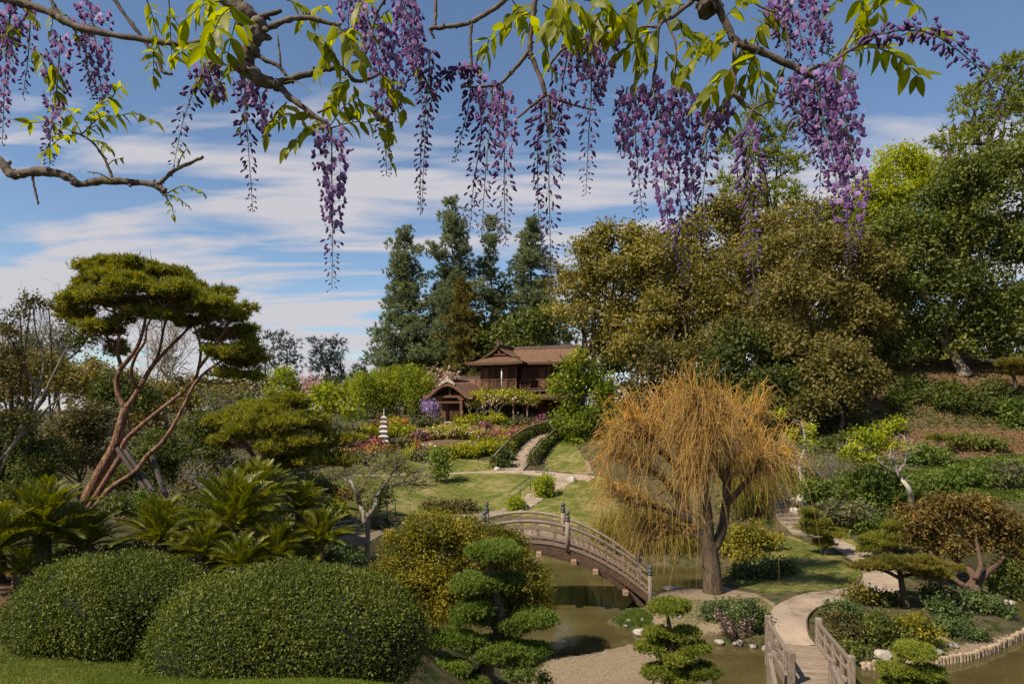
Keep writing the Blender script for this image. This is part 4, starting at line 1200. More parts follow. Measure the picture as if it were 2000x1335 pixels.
# leaves drifting on the pond
wl2_ = POLY[0]; q = rng.uniform((-4, 18.5), (20, 34), (1500, 2)); q = q[inside(wl2_, q) & (pdist(wl2_, q) > .12)]
q = q[rng.random(len(q)) < np.clip(1.25 - pdist(wl2_, q) * .5, .12, 1)]
A = unit(np.column_stack([rng.normal(size=(len(q), 2)), np.zeros(len(q))])); B = np.cross(A, [0, 0, 1.0])
V, Fc = leaf_cards(np.column_stack([q, np.full(len(q), .006)]), A, B, rng.uniform(.05, .12, len(q)), rng.uniform(.03, .06, len(q)))
tag(link("floating_leaves", MB().add(V, Fc, rng.random(len(q))).mesh("floating_leaves", M['rust'])), 'fallen leaves floating on the pond', 'leaves', kind='stuff')
# ------------------------------------------------------------------ cycads
def frond_mesh(seed, L=1.0):
    r_ = np.random.default_rng(seed)
    n = 34
    t_ = np.linspace(0, 1, 14)
    rx = np.column_stack([t_ * L * (.92 - .12 * t_), 0 * t_, L * (.20 * t_ - .24 * t_ ** 2.3)])
    mb = MB(); add_tube(mb, rx, L * np.linspace(.012, .004, 14), 4, .75)
    s_ = np.linspace(.12, .99, n)
    cx = np.stack([np.interp(s_, t_, rx[:, k_]) for k_ in range(3)], -1)
    tg = unit(np.stack([np.interp(s_, t_, np.gradient(rx, axis=0)[:, k_]) for k_ in range(3)], -1))
    ln = L * .235 * np.sin(np.pi * (s_ * .78 + .17)) ** .6
    for sd in (-1, 1):
        side = np.array([0, sd, 0.0])
        dirv = unit(tg * .75 + side * .62 + np.array([0, 0, .38]) + r_.normal(size=(n, 3)) * .06)
        wv = unit(np.cross(dirv, np.cross(tg, dirv) + 1e-6)) 
        wv = unit(tg - dirv * (tg * dirv).sum(1, keepdims=True)) * L * .0135
        V = np.empty((n, 4, 3)); V[:, 0] = cx - wv * .6; V[:, 1] = cx + wv * .6; V[:, 2] = cx + dirv * ln[:, None] * .6 + wv * 1.1; V[:, 3] = cx + dirv * ln[:, None]
        V[:, 3] += np.array([0, 0, -.02 * L])
        V2 = V[:, [0, 1, 2, 3]]
        mb.add(V2.reshape(-1, 3), np.arange(4 * n).reshape(n, 4), np.clip(r_.normal(.5, .2, n), 0, 1))
    return mb.mesh("frond", M['cycad'])
FM = [frond_mesh(k_) for k_ in range(4)]
def cycad(px, py, d, Rpx, label, nf=34, trunk_h=.5, group=None, tilt=0):
    c_ = P(px, py, d); gz_ = H(c_[0], c_[1])
    root = thing("cycad", label, "cycad", (c_[0], c_[1], gz_), group)
    hh = max(c_[2] - gz_, .15)
    mb = MB(); zz = np.linspace(-.1, hh, 14)
    add_tube(mb, np.column_stack([0 * zz + .03 * np.sin(zz * 5), 0 * zz, zz]), .13 * (1 + .12 * (np.arange(14) % 2)), 9)
    link("trunk", mb.mesh("trunk", M['bark']), root)
    L = Rpx / F * d
    nf = int(nf * 1.5)
    for k_ in range(nf):
        f_ = k_ / nf
        el = math.radians(86 - 104 * f_ ** 1.1) + rng.normal(0, .10)
        az = k_ * 2.39996 + rng.normal(0, .12)
        o = link("frond", FM[int(rng.integers(4))], root, (.05 * math.cos(az), .05 * math.sin(az), hh))
        o.rotation_euler = (rng.normal(0, .10), -el * .86 - .10, az)
        o.scale = (L * rng.uniform(.95, 1.2),) * 3
for a in [(80, 1045, 11.8, 125, 'big cycad with spreading yellow-tipped fronds behind the hedge, nearest the leaning pine', 36),
          (-10, 1075, 10.9, 105, 'cycad cut by the frame edge beside the big yellow-tipped cycad', 30),
          (165, 1065, 12.2, 85, 'small cycad growing against the foot of the leaning red pine', 26),
          (312, 1052, 12.6, 95, 'cycad standing alone at the foot of the pine props', 32),
          (498, 985, 14.5, 100, 'tall cycad rising highest among the cycads under the round pine', 34),
          (455, 1030, 12.8, 125, 'broad cycad with golden tipped fronds in the middle of the cycad bank', 38),
          (398, 1085, 12.0, 80, 'low bright cycad tucked between the lone cycad and the broad one', 24),
          (590, 1000, 14.8, 70, 'small dark cycad beyond the tall cycad', 24),
          (622, 1062, 13.2, 80, 'cycad at the end of the bank beside the small footbridge', 30),
          (540, 1090, 12.4, 85, 'low shaded cycad just behind the larger hedge mound', 26),
          (470, 1105, 11.6, 75, 'low cycad in the notch between the two hedge mounds', 22),
          (42, 1118, 10.9, 62, 'little cycad with a stubby bare trunk on the mulch', 22)]:
    cycad(*a)

# ------------------------------------------------------------------ pines with pads
def pads_mesh(mb, pads, d, off, L, dens, k=7, spread=.55, up=.7, tb=.5, low=-.12, depthf=1.0, tvar=.3, thick=1.35, split=0, wfac=.13):
    fine_ = []
    for pd_ in pads:
        x_ = pd_[4] if len(pd_) > 4 else 0
        if not split: fine_.append(pd_ if len(pd_) > 4 else tuple(pd_) + (0,)); continue
        for _ in range(split):
            fine_.append((pd_[0] + rng.normal(0, .42) * pd_[2], pd_[1] + rng.normal(0, .40) * pd_[3], pd_[2] * rng.uniform(.4, .7), pd_[3] * rng.uniform(.5, .85), x_ + rng.normal(0, .45) * pd_[2] / F * d))
    for pd_ in fine_:
        dd = d + (pd_[4] if len(pd_) > 4 else 0)
        c_ = P(pd_[0], pd_[1], dd) - off
        r_ = np.array([pd_[2] / F * dd * 1.06, pd_[2] / F * dd * depthf, pd_[3] / F * dd * thick])
        nb = 9
        u0 = rsph(nb); u0[:, 2] = np.abs(u0[:, 2]) * .6
        Cc = np.vstack([c_[None], c_ + r_ * u0 * .62]); Rc = np.vstack([(r_ * .8)[None], np.tile(r_ * .46, (nb, 1)) * rng.uniform(.7, 1.25, (nb, 1))])
        area = 2 * np.pi * r_[0] * r_[1] * 1.3 + 4 * r_[0] * r_[2]
        m_ = int(dens * area / (L * L))
        p, u, idx, _ = clump_points(Cc, Rc, m_, .28, 2, low=low)
        p += rng.normal(size=p.shape) * L * .3
        V, T = spikes(p, unit(u + np.array([0, 0, up])), k, L, L * wfac, spread)
        tn = np.repeat(np.clip(tb + rng.normal(0, tvar * .4) + rng.normal(0, tvar, len(p)), 0, 1), k)
        mb.add(V, T, tn)
def trace(mb, pts, d, off, r0, r1, n=14, sides=8, dz=0.0):
    """pts: (px, py[, extra depth]); radii in photo pixels"""
    q = np.array([P(a[0], a[1], d + (a[2] if len(a) > 2 else 0)) for a in pts]) - off
    n = max(n, 3 * len(pts))
    add_tube(mb, spline(q, n), np.linspace(r0, r1, n) / F * d, sides)
    return q
def pad_pine(name, label, trunks, pads, d, base, mat, L=.16, dens=5.0, bark='bark', r=8, cat='pine', group=None, k=7, up=.7, spread=.55, tb=.5, depthf=1.0, low=-.12, link_limbs=True, split=0, wfac=.13, thick=1.35, twigs=0):
    b_ = np.asarray(base)
    root = thing(name, label, cat, b_, group)
    mb = MB()
    pts = []
    for tr in trunks:
        q = trace(mb, tr[0], d, b_, tr[1], tr[2])
        pts.append(spline(q, 24))
    allp = np.concatenate(pts)
    if link_limbs:
        for pd_ in pads:
            dd = d + (pd_[4] if len(pd_) > 4 else 0)
            c_ = P(pd_[0], pd_[1] + pd_[3] * .35, dd) - b_
            cand = allp[allp[:, 2] < c_[2] + .05]
            if not len(cand): cand = allp
            s_ = cand[np.argmin(np.linalg.norm((cand - c_) * [1, 1, 1.3], axis=1))]
            rw = pd_[2] / F * dd
            rr_ = max(r / F * d * .35, .012)
            if np.linalg.norm(c_ - s_) > .05:
                add_tube(mb, spline([s_, (s_ + c_) / 2 + [0, 0, -.08 * np.linalg.norm(c_ - s_)], c_], 7), rr_ * np.linspace(1, .6, 7), 6)
            for a in range(7):
                az = a * .9 + rng.uniform(0, .5)
                e = c_ + np.array([math.cos(az) * rw * .75, math.sin(az) * rw * .75 * depthf, pd_[3] / F * dd * .15])
                add_tube(mb, spline([c_, (c_ + e) / 2 + rng.normal(size=3) * rw * .06, e], 5), rr_ * np.linspace(.5, .2, 5), 4)
    if twigs:
        up_ = allp[allp[:, 2] > np.quantile(allp[:, 2], .45)]
        pd0 = [pads[int(a)] for a in rng.integers(0, len(pads), twigs)]
        e = np.array([P(q[0] + rng.normal(0, .45) * q[2], q[1] + abs(rng.normal(0, .4)) * q[3], d + (q[4] if len(q) > 4 else 0) + rng.normal(0, .4) * q[2] / F * d) for q in pd0]) - b_
        s0 = np.array([(lambda cand: cand[np.argmin(np.linalg.norm((cand - v) * [1, 1, .6], axis=1))])(up_[rng.integers(0, len(up_), max(6, len(up_) // 3))]) for v in e])
        t_ = np.linspace(0, 1, 7)[None, :, None]
        pth = s0[:, None] * (1 - t_) + e[:, None] * t_ + np.array([0, 0, -.25]) * np.sin(np.pi * t_) * np.linalg.norm(e - s0, axis=1)[:, None, None] * .5 + np.cumsum(rng.normal(size=(twigs, 7, 3)) * .025, 1)
        add_strands(mb, pth, (np.linspace(1.0, .4, 7) * .6 / F * d)[None] * rng.uniform(.7, 1.6, (twigs, 1)), .5)
    link("trunk", mb.mesh("trunk", M[bark], None, True), root)
    mb = MB(); pads_mesh(mb, pads, d, b_, L, dens, k, spread, up, tb, low, depthf, split=split, wfac=wfac, thick=thick)
    link("needles", mb.mesh("needles", M[mat]), root)
    return root
# leaning red pine
LB = GD(152, 20.0)
pad_pine("leaning_pine", "tall leaning red pine with orange bark and umbrella crown, propped by poles", [
    ([(152, 1022), (174, 967), (201, 913), (225, 870), (236, 831), (246, 796)], 13, 8),
    ([(246, 798), (232, 773), (227, 742), (236, 718), (230, 687), (232, 648, .2), (221, 601, .4), (205, 570, .5)], 5.8, 1.8),
    ([(234, 722), (256, 695, -.3), (271, 671, -.4), (283, 629, -.5), (287, 586, -.5), (300, 556, -.4)], 4.5, 1.5),
    ([(246, 796), (256, 784), (275, 753), (295, 718, .2), (326, 683, .4), (365, 644, .6), (396, 609, .6)], 6.5, 1.8),
    ([(267, 760), (256, 726, -.4), (267, 691, -.7), (283, 667, -.9), (290, 630, -1), (330, 590, -1.1)], 3.8, 1.4),
    ([(295, 718), (310, 690, .5), (320, 640, .8), (335, 600, .9), (345, 570, .9)], 3.4, 1.2),
    ([(230, 690), (215, 665, .3), (195, 640, .5), (165, 612, .6)], 3.0, 1.1),
    ([(156, 1022, -.15), (193, 960, -.2), (217, 921, -.25), (236, 890, -.3), (244, 862, -.3), (275, 831, -.3), (318, 796, -.3), (357, 765, -.2), (380, 741, -.1), (388, 718), (392, 683), (384, 648, .1), (370, 615, .2)], 6.5, 1.8),
    ([(165, 1010, -.3), (178, 999, -.4), (217, 952, -.5), (264, 921, -.6), (287, 890, -.6), (318, 862, -.6), (341, 827, -.6), (365, 780, -.5), (380, 749, -.4), (412, 718, -.4), (451, 695, -.4), (480, 675, -.4)], 5.8, 1.8),
    ([(388, 718), (410, 690, -.4), (430, 660, -.6), (445, 635, -.6)], 3.5, 1.5),
    ([(365, 644), (385, 620, 1), (420, 605, 1.2)], 3, 1.5),
], [(200, 530, 45, 16), (250, 523, 52, 17, .4), (300, 535, 50, 17), (340, 556, 40, 16, .5), (165, 560, 32, 15, .2), (145, 590, 30, 14), (190, 580, 45, 18, -.5), (245, 560, 55, 20, -.8), (305, 572, 45, 17, -.9), (385, 572, 48, 16), (425, 582, 35, 14, .3), (400, 602, 48, 18, -.6), (440, 622, 42, 18, .2), (470, 648, 36, 16), (490, 672, 22, 12), (455, 690, 36, 14, -.3), (350, 600, 38, 13, 1), (205, 648, 34, 12, .8), (220, 682, 28, 10, .9), (290, 600, 50, 14, 1.2), (420, 660, 34, 12, .8), (160, 615, 26, 9, .4), (130, 603, 18, 9), (360, 570, 36, 13, -.6), (455, 612, 30, 13, -.8), (500, 690, 20, 8, -.3), (470, 712, 26, 8, .4), (240, 592, 46, 12, .9), (340, 590, 40, 12, .4), (478, 700, 32, 11, .2), (445, 728, 30, 7, -.2), (495, 735, 22, 7, .3), (430, 690, 26, 8, -.5), (180, 640, 26, 9, -.4), (270, 612, 40, 9, -.2), (330, 618, 34, 8, -.5), (375, 632, 34, 8, .5), (240, 628, 26, 7, .3)],
    20.0, LB, 'pine', L=.165, dens=2.3, bark='barkred', r=5, depthf=.95, low=-.1, split=7, thick=1.35, spread=.65, twigs=420, wfac=.2, tb=.6)
for a, b_, lab in (((229, 874), (328, 1004), 'long grey prop pole leaning under the fork of the red pine'), ((297, 890), (343, 1008), 'shorter grey prop pole under the low limb of the red pine'), ((244, 878), (344, 990), 'thin grey prop pole crossing behind the low limb of the red pine')):
    A, B = P(a[0], a[1], 19.6), GD(b_[0], 19.4)
    mb = MB(); V, Q, T = tube([B - [0, 0, .2], A], [.085, .07], 6); off = mb.n; mb.add(V, Q); mb.T.append(T + off); mb.tt.append(np.full(len(T), .5))
    tag(link("prop_pole", mb.mesh("prop_pole", M['pole'], B), None, B), lab, "pole")
# round pine on the left bank
RB = GD(512, 28.5)
pad_pine("round_pine", "low round pine with dense golden green crown and red trunk behind the cycads", [([(512, 975), (506, 930), (512, 900), (530, 870), (545, 835), (560, 815)], 9, 4), ([(510, 910), (480, 870, -.5), (455, 845, -.6)], 5, 2), ([(520, 885), (580, 870, .3), (630, 890, .5)], 5, 2)],
    [(560, 792, 55, 16), (505, 808, 50, 18, -.4), (610, 828, 52, 18), (455, 822, 38, 16), (545, 832, 60, 20, -.8), (640, 865, 42, 20, .3), (590, 868, 55, 20, -.6), (480, 850, 45, 16, -.6), (655, 900, 30, 18), (610, 905, 50, 18, -.5), (560, 905, 45, 14, .8), (440, 862, 30, 12), (535, 880, 45, 14, -.9)], 28.5, RB, 'pine', L=.21, dens=1.7, bark='barkred', r=6, depthf=1.0, split=7, thick=1.35, spread=.65, low=-.1, twigs=260, wfac=.2, tb=.68)
# cloud-pruned pines
C1 = GD(948, 14.3)
pad_pine("cloud_pine", "cloud-pruned conifer with stacked green pads on the near shore beside the golden bush", [([(948, 1345), (950, 1300), (958, 1270), (975, 1235), (975, 1193), (966, 1160), (958, 1120), (962, 1085)], 17, 5), ([(955, 1290), (915, 1262, -.1), (890, 1255, -.1)], 9, 4), ([(970, 1225), (1010, 1225), (1035, 1222)], 8, 4), ([(974, 1220), (945, 1215), (930, 1210)], 6, 3)],
    [(963, 1078, 60, 24), (920, 1142, 50, 24), (980, 1140, 46, 24, .1), (935, 1186, 44, 22, -.1), (918, 1208, 36, 20, -.15), (1042, 1208, 44, 26), (1000, 1225, 36, 20, -.1), (876, 1248, 42, 22, -.1), (905, 1252, 38, 20, -.2), (965, 1268, 60, 22, -.15), (1020, 1275, 55, 24, -.05), (885, 1306, 40, 22, -.2), (905, 1332, 46, 20, -.25), (870, 1325, 30, 20, -.15)],
    14.3, C1, 'niwaki', L=.070, dens=4.2, r=9, spread=.85, up=.45, low=-.6, k=5, wfac=.3, thick=1.08)
C2 = GD(1303, 15.6)
pad_pine("cloud_pine", "small cloud-pruned pine with bright pads standing left of the pink blossom shrub", [([(1303, 1340), (1306, 1300), (1312, 1260), (1308, 1225), (1302, 1195)], 8, 3)],
    [(1301, 1186, 44, 18), (1281, 1236, 28, 13), (1336, 1238, 32, 13), (1268, 1266, 28, 14), (1322, 1284, 36, 14, -.1), (1354, 1264, 32, 13), (1288, 1314, 42, 16, -.1), (1368, 1308, 40, 16), (1330, 1325, 36, 14, -.1), (1300, 1255, 22, 10, .2)], 15.6, C2, 'niwakiyel', L=.072, dens=4.2, r=5, spread=.85, up=.45, low=-.6, k=5, wfac=.3, thick=1.08)
C3 = GD(1785, 15.8)
pad_pine("cloud_pine", "cloud-pruned pine cut by the frame bottom in front of the log edged shore", [([(1785, 1400), (1783, 1340), (1788, 1300), (1790, 1280)], 7, 3)],
    [(1790, 1273, 44, 16), (1755, 1308, 36, 14), (1805, 1313, 36, 14, -.1), (1765, 1332, 34, 13), (1830, 1338, 28, 12), (1745, 1345, 30, 12)], 15.8, C3, 'niwakiyel', L=.074, dens=4.2, r=5, spread=.85, up=.45, low=-.6, k=5, wfac=.3, thick=1.08)
# flat topped pines on the small island
I1 = G(1771, 1186); d1 = I1[1]
pad_pine("flat_pine", "flat-topped pine spreading wide layered pads over the small island", [([(1771, 1190), (1766, 1165), (1762, 1145), (1758, 1120), (1755, 1108)], 8, 4), ([(1760, 1130), (1730, 1115), (1700, 1108)], 4, 2), ([(1760, 1125), (1800, 1118), (1840, 1116)], 4, 2)],
    [(1700, 1100, 42, 10), (1745, 1106, 46, 11, -.5), (1800, 1108, 55, 12), (1842, 1114, 32, 11), (1770, 1098, 50, 10, .8), (1680, 1105, 20, 7), (1815, 1122, 45, 9, -.8)], d1, I1, 'pinegold', L=.14, dens=3.0, r=5, low=-.3, split=5, twigs=60, wfac=.17)
I2 = G(1742, 1094); d2 = I2[1]
pad_pine("flat_pine", "crooked pale-stemmed pine with three flat pads beyond the path bend", [([(1742, 1098), (1722, 1088), (1738, 1075), (1748, 1060), (1752, 1040), (1755, 1030)], 5, 3)],
    [(1756, 1030, 28, 8), (1740, 1048, 50, 10), (1790, 1052, 32, 10), (1712, 1056, 26, 8), (1700, 1070, 26, 7), (1765, 1062, 36, 9, -.6)], d2, I2, 'pine', L=.15, dens=3.0, bark='barkgrey', r=4, low=-.3, split=5, twigs=60, wfac=.17)
I3 = G(1610, 1082); d3 = I3[1]
pad_pine("flat_pine", "little leaning pine with loose tiers on the lawn by the earth steps", [([(1610, 1084), (1616, 1070), (1626, 1056), (1610, 1040), (1592, 1020), (1588, 1008)], 4.5, 2)],
    [(1587, 1003, 24, 8), (1583, 1020, 30, 7), (1606, 1042, 32, 8), (1614, 1062, 24, 8), (1570, 1032, 16, 5), (1630, 1046, 14, 5)], d3, I3, 'pine', L=.15, dens=3.0, bark='barkgrey', r=3, low=-.3, split=5, twigs=60, wfac=.17)

# ------------------------------------------------------------------ tall background pines
def tall_pine(label, px, top, wpx, d, mat, seed, group=None, name='tall_pine', bot=770, gap=.55, round_=False, leafpx=8.0):
    b_ = GD(px, d); b_[2] = min(b_[2], CZ)
    root = thing(name, label, 'pine', b_, group)
    ht = P(px, top, d)[2] - b_[2]; wr = wpx / F * d
    mb = MB(); zz = np.linspace(-.3, ht * .97, 16)
    add_tube(mb, np.column_stack([.012 * ht * np.sin(zz * .3 + seed), .01 * ht * np.cos(zz * .23), zz]), np.linspace(.022 * ht * .55, .04, 16), 8)
    cs, rs = [], []
    z = ht * .14
    while z < ht * .985:
        f_ = z / ht
        prof = (1 - f_) ** .62 * (1.0 if f_ > .25 else .65 + f_ * 1.4)
        if round_: prof = math.sqrt(max(0, 1 - ((f_ - .55) / .5) ** 2)) * .95 + .05
        nb = int(3 + 4 * prof)
        a0 = rng.uniform(0, 6.28)
        for q in range(nb):
            if rng.random() > gap + .2: continue
            az = a0 + q * 6.28 / nb + rng.normal(0, .3)
            ln = wr * prof * rng.uniform(.45, 1.3) + .3
            rise = rng.uniform(-.02, .28) * ln
            e = np.array([math.cos(az) * ln, math.sin(az) * ln, z + rise])
            add_tube(mb, spline([(0, 0, z), (e[0] * .5, e[1] * .5, z - .05 * ln), e], 5), np.array([.07, .05, .04, .03, .02]) * (1 + ln * .25), 4)
            for s_ in np.arange(.35, 1.05, .26):
                c_ = np.array([e[0] * s_, e[1] * s_, z + rise * s_ + .25]) + rng.normal(size=3) * .25
                cs.append(c_); m_ = (.42 + .12 * ln) * rng.uniform(.7, 1.3) * (wr / 4.0) ** .5
                rs.append((m_, m_, m_ * .72))
        z += ht * .034 * rng.uniform(.7, 1.3)
    cs.append(np.array([0, 0, ht * .985])); rs.append((.5, .5, .9))
    link("trunk", mb.mesh("trunk", M['bark'], None, True), root)
    cs, rs = np.array(cs), np.array(rs)
    L = leafpx / F * d
    area = (rs.mean(1) ** 2 * 12.6).sum()
    n = int(area / (L * L) * 1.35)
    p, u, idx, _ = clump_points(cs, rs, n, .5, 2, low=-.8)
    V, T = spikes(p, unit(u + [0, 0, .55]), 6, L, L * .2, .6)
    ct = rng.normal(0, .14, len(cs))
    mb = MB().add(V, T, np.repeat(np.clip(.5 + ct[idx] + rng.normal(0, .15, len(p)), 0, 1), 6))
    link("crown", mb.mesh("crown", M[mat]), root)
    return root
tall_pine("slim blue-green pine standing apart at the sky end of the row behind the house", 788, 448, 76, 100, 'bluepine', 1, 'tall pines behind the house')
tall_pine("tallest blue-green pine of the row behind the house", 882, 388, 86, 100, 'bluepine', 2, 'tall pines behind the house')
tall_pine("open crowned pine second from the oak in the row behind the house", 958, 428, 72, 104, 'bluepine', 3, 'tall pines behind the house', gap=.45)
tall_pine("dense pine next to the oak in the row behind the house", 1040, 428, 84, 104, 'bluepine', 4, 'tall pines behind the house')
tall_pine("brown tinged conifer in front of the tall pines", 905, 545, 52, 94, 'oakbrown', 5, None, gap=.6)
tree("pale_pine", "tall pale pine rising behind the brown oaks", "pine", [(1490, 205, 26, 26), (1470, 245, 40, 32), (1520, 270, 42, 36), (1440, 295, 42, 34), (1490, 320, 52, 40), (1545, 330, 36, 34), (1430, 365, 40, 36), (1510, 385, 60, 40), (1460, 420, 50, 40), (1555, 400, 36, 36)], 90, 1490, 'softpine', leaf=8.5, cov=1.5, style='needle', trunk=.45, k=15, fr=.36, shell=.5)
tree("tall_conifer", "huge soft-crowned conifer towering over the right hand woods", "tree", [(1965, 165, 60, 48), (1905, 215, 60, 50), (1965, 250, 80, 55), (1880, 280, 60, 45), (1850, 300, 40, 35), (2040, 200, 70, 60), (1950, 320, 90, 50)], 82, 1950, 'softpine', leaf=11, cov=1.3, style='needle', trunk=.7, k=14, fr=.34)
tree("yellow_tree", "bright yellow-green tree catching the sun between pine and conifer", "tree", [(1750, 325, 46, 42), (1712, 370, 42, 45), (1790, 360, 42, 42), (1740, 415, 54, 44), (1690, 425, 34, 36), (1800, 320, 30, 30)], 62.5, 1745, 'lime', leaf=4.6, cov=1.15, trunk=.35, shell=.6)
# cedars on the left skyline
for px, lob, lab in ((545, [(540, 662, 26, 10), (560, 675, 30, 10), (525, 690, 34, 12), (560, 705, 38, 12), (535, 728, 46, 16), (560, 750, 44, 18)], 'blue-grey cedar with layered boughs on the skyline beside the umbrella crown'),
                     (640, [(625, 668, 24, 9), (655, 675, 26, 10), (635, 690, 36, 12), (665, 702, 30, 12), (640, 722, 48, 15), (650, 748, 46, 16)], 'blue-grey cedar with drooping boughs on the skyline next to the bamboo'),
                     (712, [(712, 712, 16, 10), (705, 728, 22, 12)], 'small far cedar on the skyline between the bamboo and its bigger neighbour')):
    tree("cedar", lab, "tree", lob, 120, px, 'cedar', leaf=7, cov=1.1, style='needle', trunk=.5, k=12, fr=.5, up=-.2, group='cedars on the skyline')

# ------------------------------------------------------------------ woods on the right and behind the house
T_ = tree
T_("oak_tree", "broad olive-brown oak rising behind the right end of the house", "tree", [(1200, 468, 50, 30), (1155, 505, 48, 34), (1255, 495, 62, 42), (1120, 560, 55, 40), (1200, 560, 80, 55), (1290, 555, 70, 50), (1140, 625, 65, 40), (1230, 635, 75, 50), (1310, 625, 60, 45), (1180, 680, 60, 35)], 70, 1210, 'oak', leaf=5.6, cov=1.15, k=11, fr=.44, shell=.6, trunk=.55)
T_("oak_tree", "olive oak with open top under the pale pine, partly veiled by wisteria", "tree", [(1330, 475, 50, 34), (1400, 440, 62, 44), (1455, 490, 60, 50), (1370, 530, 70, 50), (1470, 560, 60, 44), (1400, 595, 65, 36)], 76, 1400, 'oak', leaf=5.6, cov=1.15, k=11, fr=.44, shell=.6, trunk=.5)
T_("oak_tree", "brown tinged oak with dense rounded masses in the middle of the wood", "tree", [(1555, 490, 70, 42), (1635, 495, 75, 50), (1700, 555, 60, 55), (1530, 560, 65, 48), (1605, 590, 85, 55), (1675, 645, 65, 50), (1555, 670, 75, 46), (1630, 715, 65, 46), (1590, 770, 50, 36)], 56, 1640, 'oakbrown', leaf=5.6, cov=1.15, k=11, fr=.44, shell=.6, trunk=.45)
T_("oak_tree", "great leafy green oak on the mulched terrace", "tree", [(1850, 400, 56, 44), (1890, 350, 75, 50), (1970, 360, 75, 70), (1765, 460, 68, 55), (1900, 430, 80, 60), (1700, 660, 55, 36), (1760, 690, 60, 30), (1860, 680, 60, 26), (1990, 690, 60, 30), (1850, 465, 85, 65), (1950, 490, 90, 75), (1785, 550, 75, 55), (1870, 580, 90, 60), (1960, 600, 80, 60), (1740, 610, 50, 40), (1820, 640, 60, 36), (1930, 650, 70, 34), (2060, 480, 80, 120)], 58, 1885, 'oakgreen', leaf=6.0, cov=1.15, k=11, fr=.44, shell=.6, trunk=.5, bark='barkgrey')
T_("evergreen_tree", "dark evergreen with low skirts between the brown oak and the willow", "tree", [(1470, 665, 75, 34), (1415, 715, 65, 36), (1535, 715, 65, 42), (1460, 765, 70, 38), (1550, 775, 60, 40), (1390, 770, 55, 40), (1500, 820, 70, 34), (1420, 830, 60, 34)], 58, 1480, 'darkgreen', leaf=6.5, cov=1.0, k=10, trunk=.35)
T_("evergreen_tree", "dim olive tree filling the gap behind the golden willow", "tree", [(1300, 720, 60, 42), (1340, 770, 60, 44), (1260, 780, 55, 40), (1380, 700, 50, 30), (1320, 830, 60, 40), (1240, 840, 55, 40)], 62, 1310, 'darkbrown', leaf=6.5, cov=1.0, k=10, trunk=.3)
T_("evergreen_tree", "grey-green tree directly behind the house roof", "tree", [(965, 668, 48, 32), (925, 695, 42, 32), (1040, 645, 55, 32), (1085, 635, 45, 40), (1000, 690, 60, 30)], 95, 990, 'oakgreen', leaf=5.5, cov=1.0, k=10, trunk=.4, tb=.35)
T_("evergreen_tree", "dark tree filling in below the tall pines beside the bamboo", "tree", [(850, 700, 40, 36), (820, 735, 40, 30), (880, 735, 40, 28)], 98, 855, 'oakgreen', leaf=5.5, cov=1.0, k=9, trunk=.3, tb=.3)
T_("leafy_tree", "bright glossy green tree at the right corner of the house", "tree", [(1135, 725, 42, 32), (1105, 765, 36, 36), (1160, 765, 42, 40), (1195, 790, 36, 38), (1118, 820, 42, 36), (1170, 835, 46, 38), (1130, 870, 38, 30), (1200, 850, 36, 34)], 64, 1145, 'bamboo', leaf=5.5, cov=.9, k=10, fr=.36, trunk=.22, tb=.34)
T_("leafy_tree", "dense evergreen backing the far edge of the right woods", "tree", [(1750, 700, 70, 50), (1830, 690, 60, 40), (1640, 660, 80, 60), (1700, 620, 60, 60)], 84, 1740, 'darkgreen', leaf=6, cov=.8, k=9, trunk=.3)
T_("leafy_tree", "shadowy evergreen behind the willow and the white stemmed tree", "tree", [(1250, 700, 60, 50), (1350, 690, 70, 36), (1200, 740, 50, 50)], 84, 1290, 'darkgreen', leaf=6, cov=.8, k=9, trunk=.3)
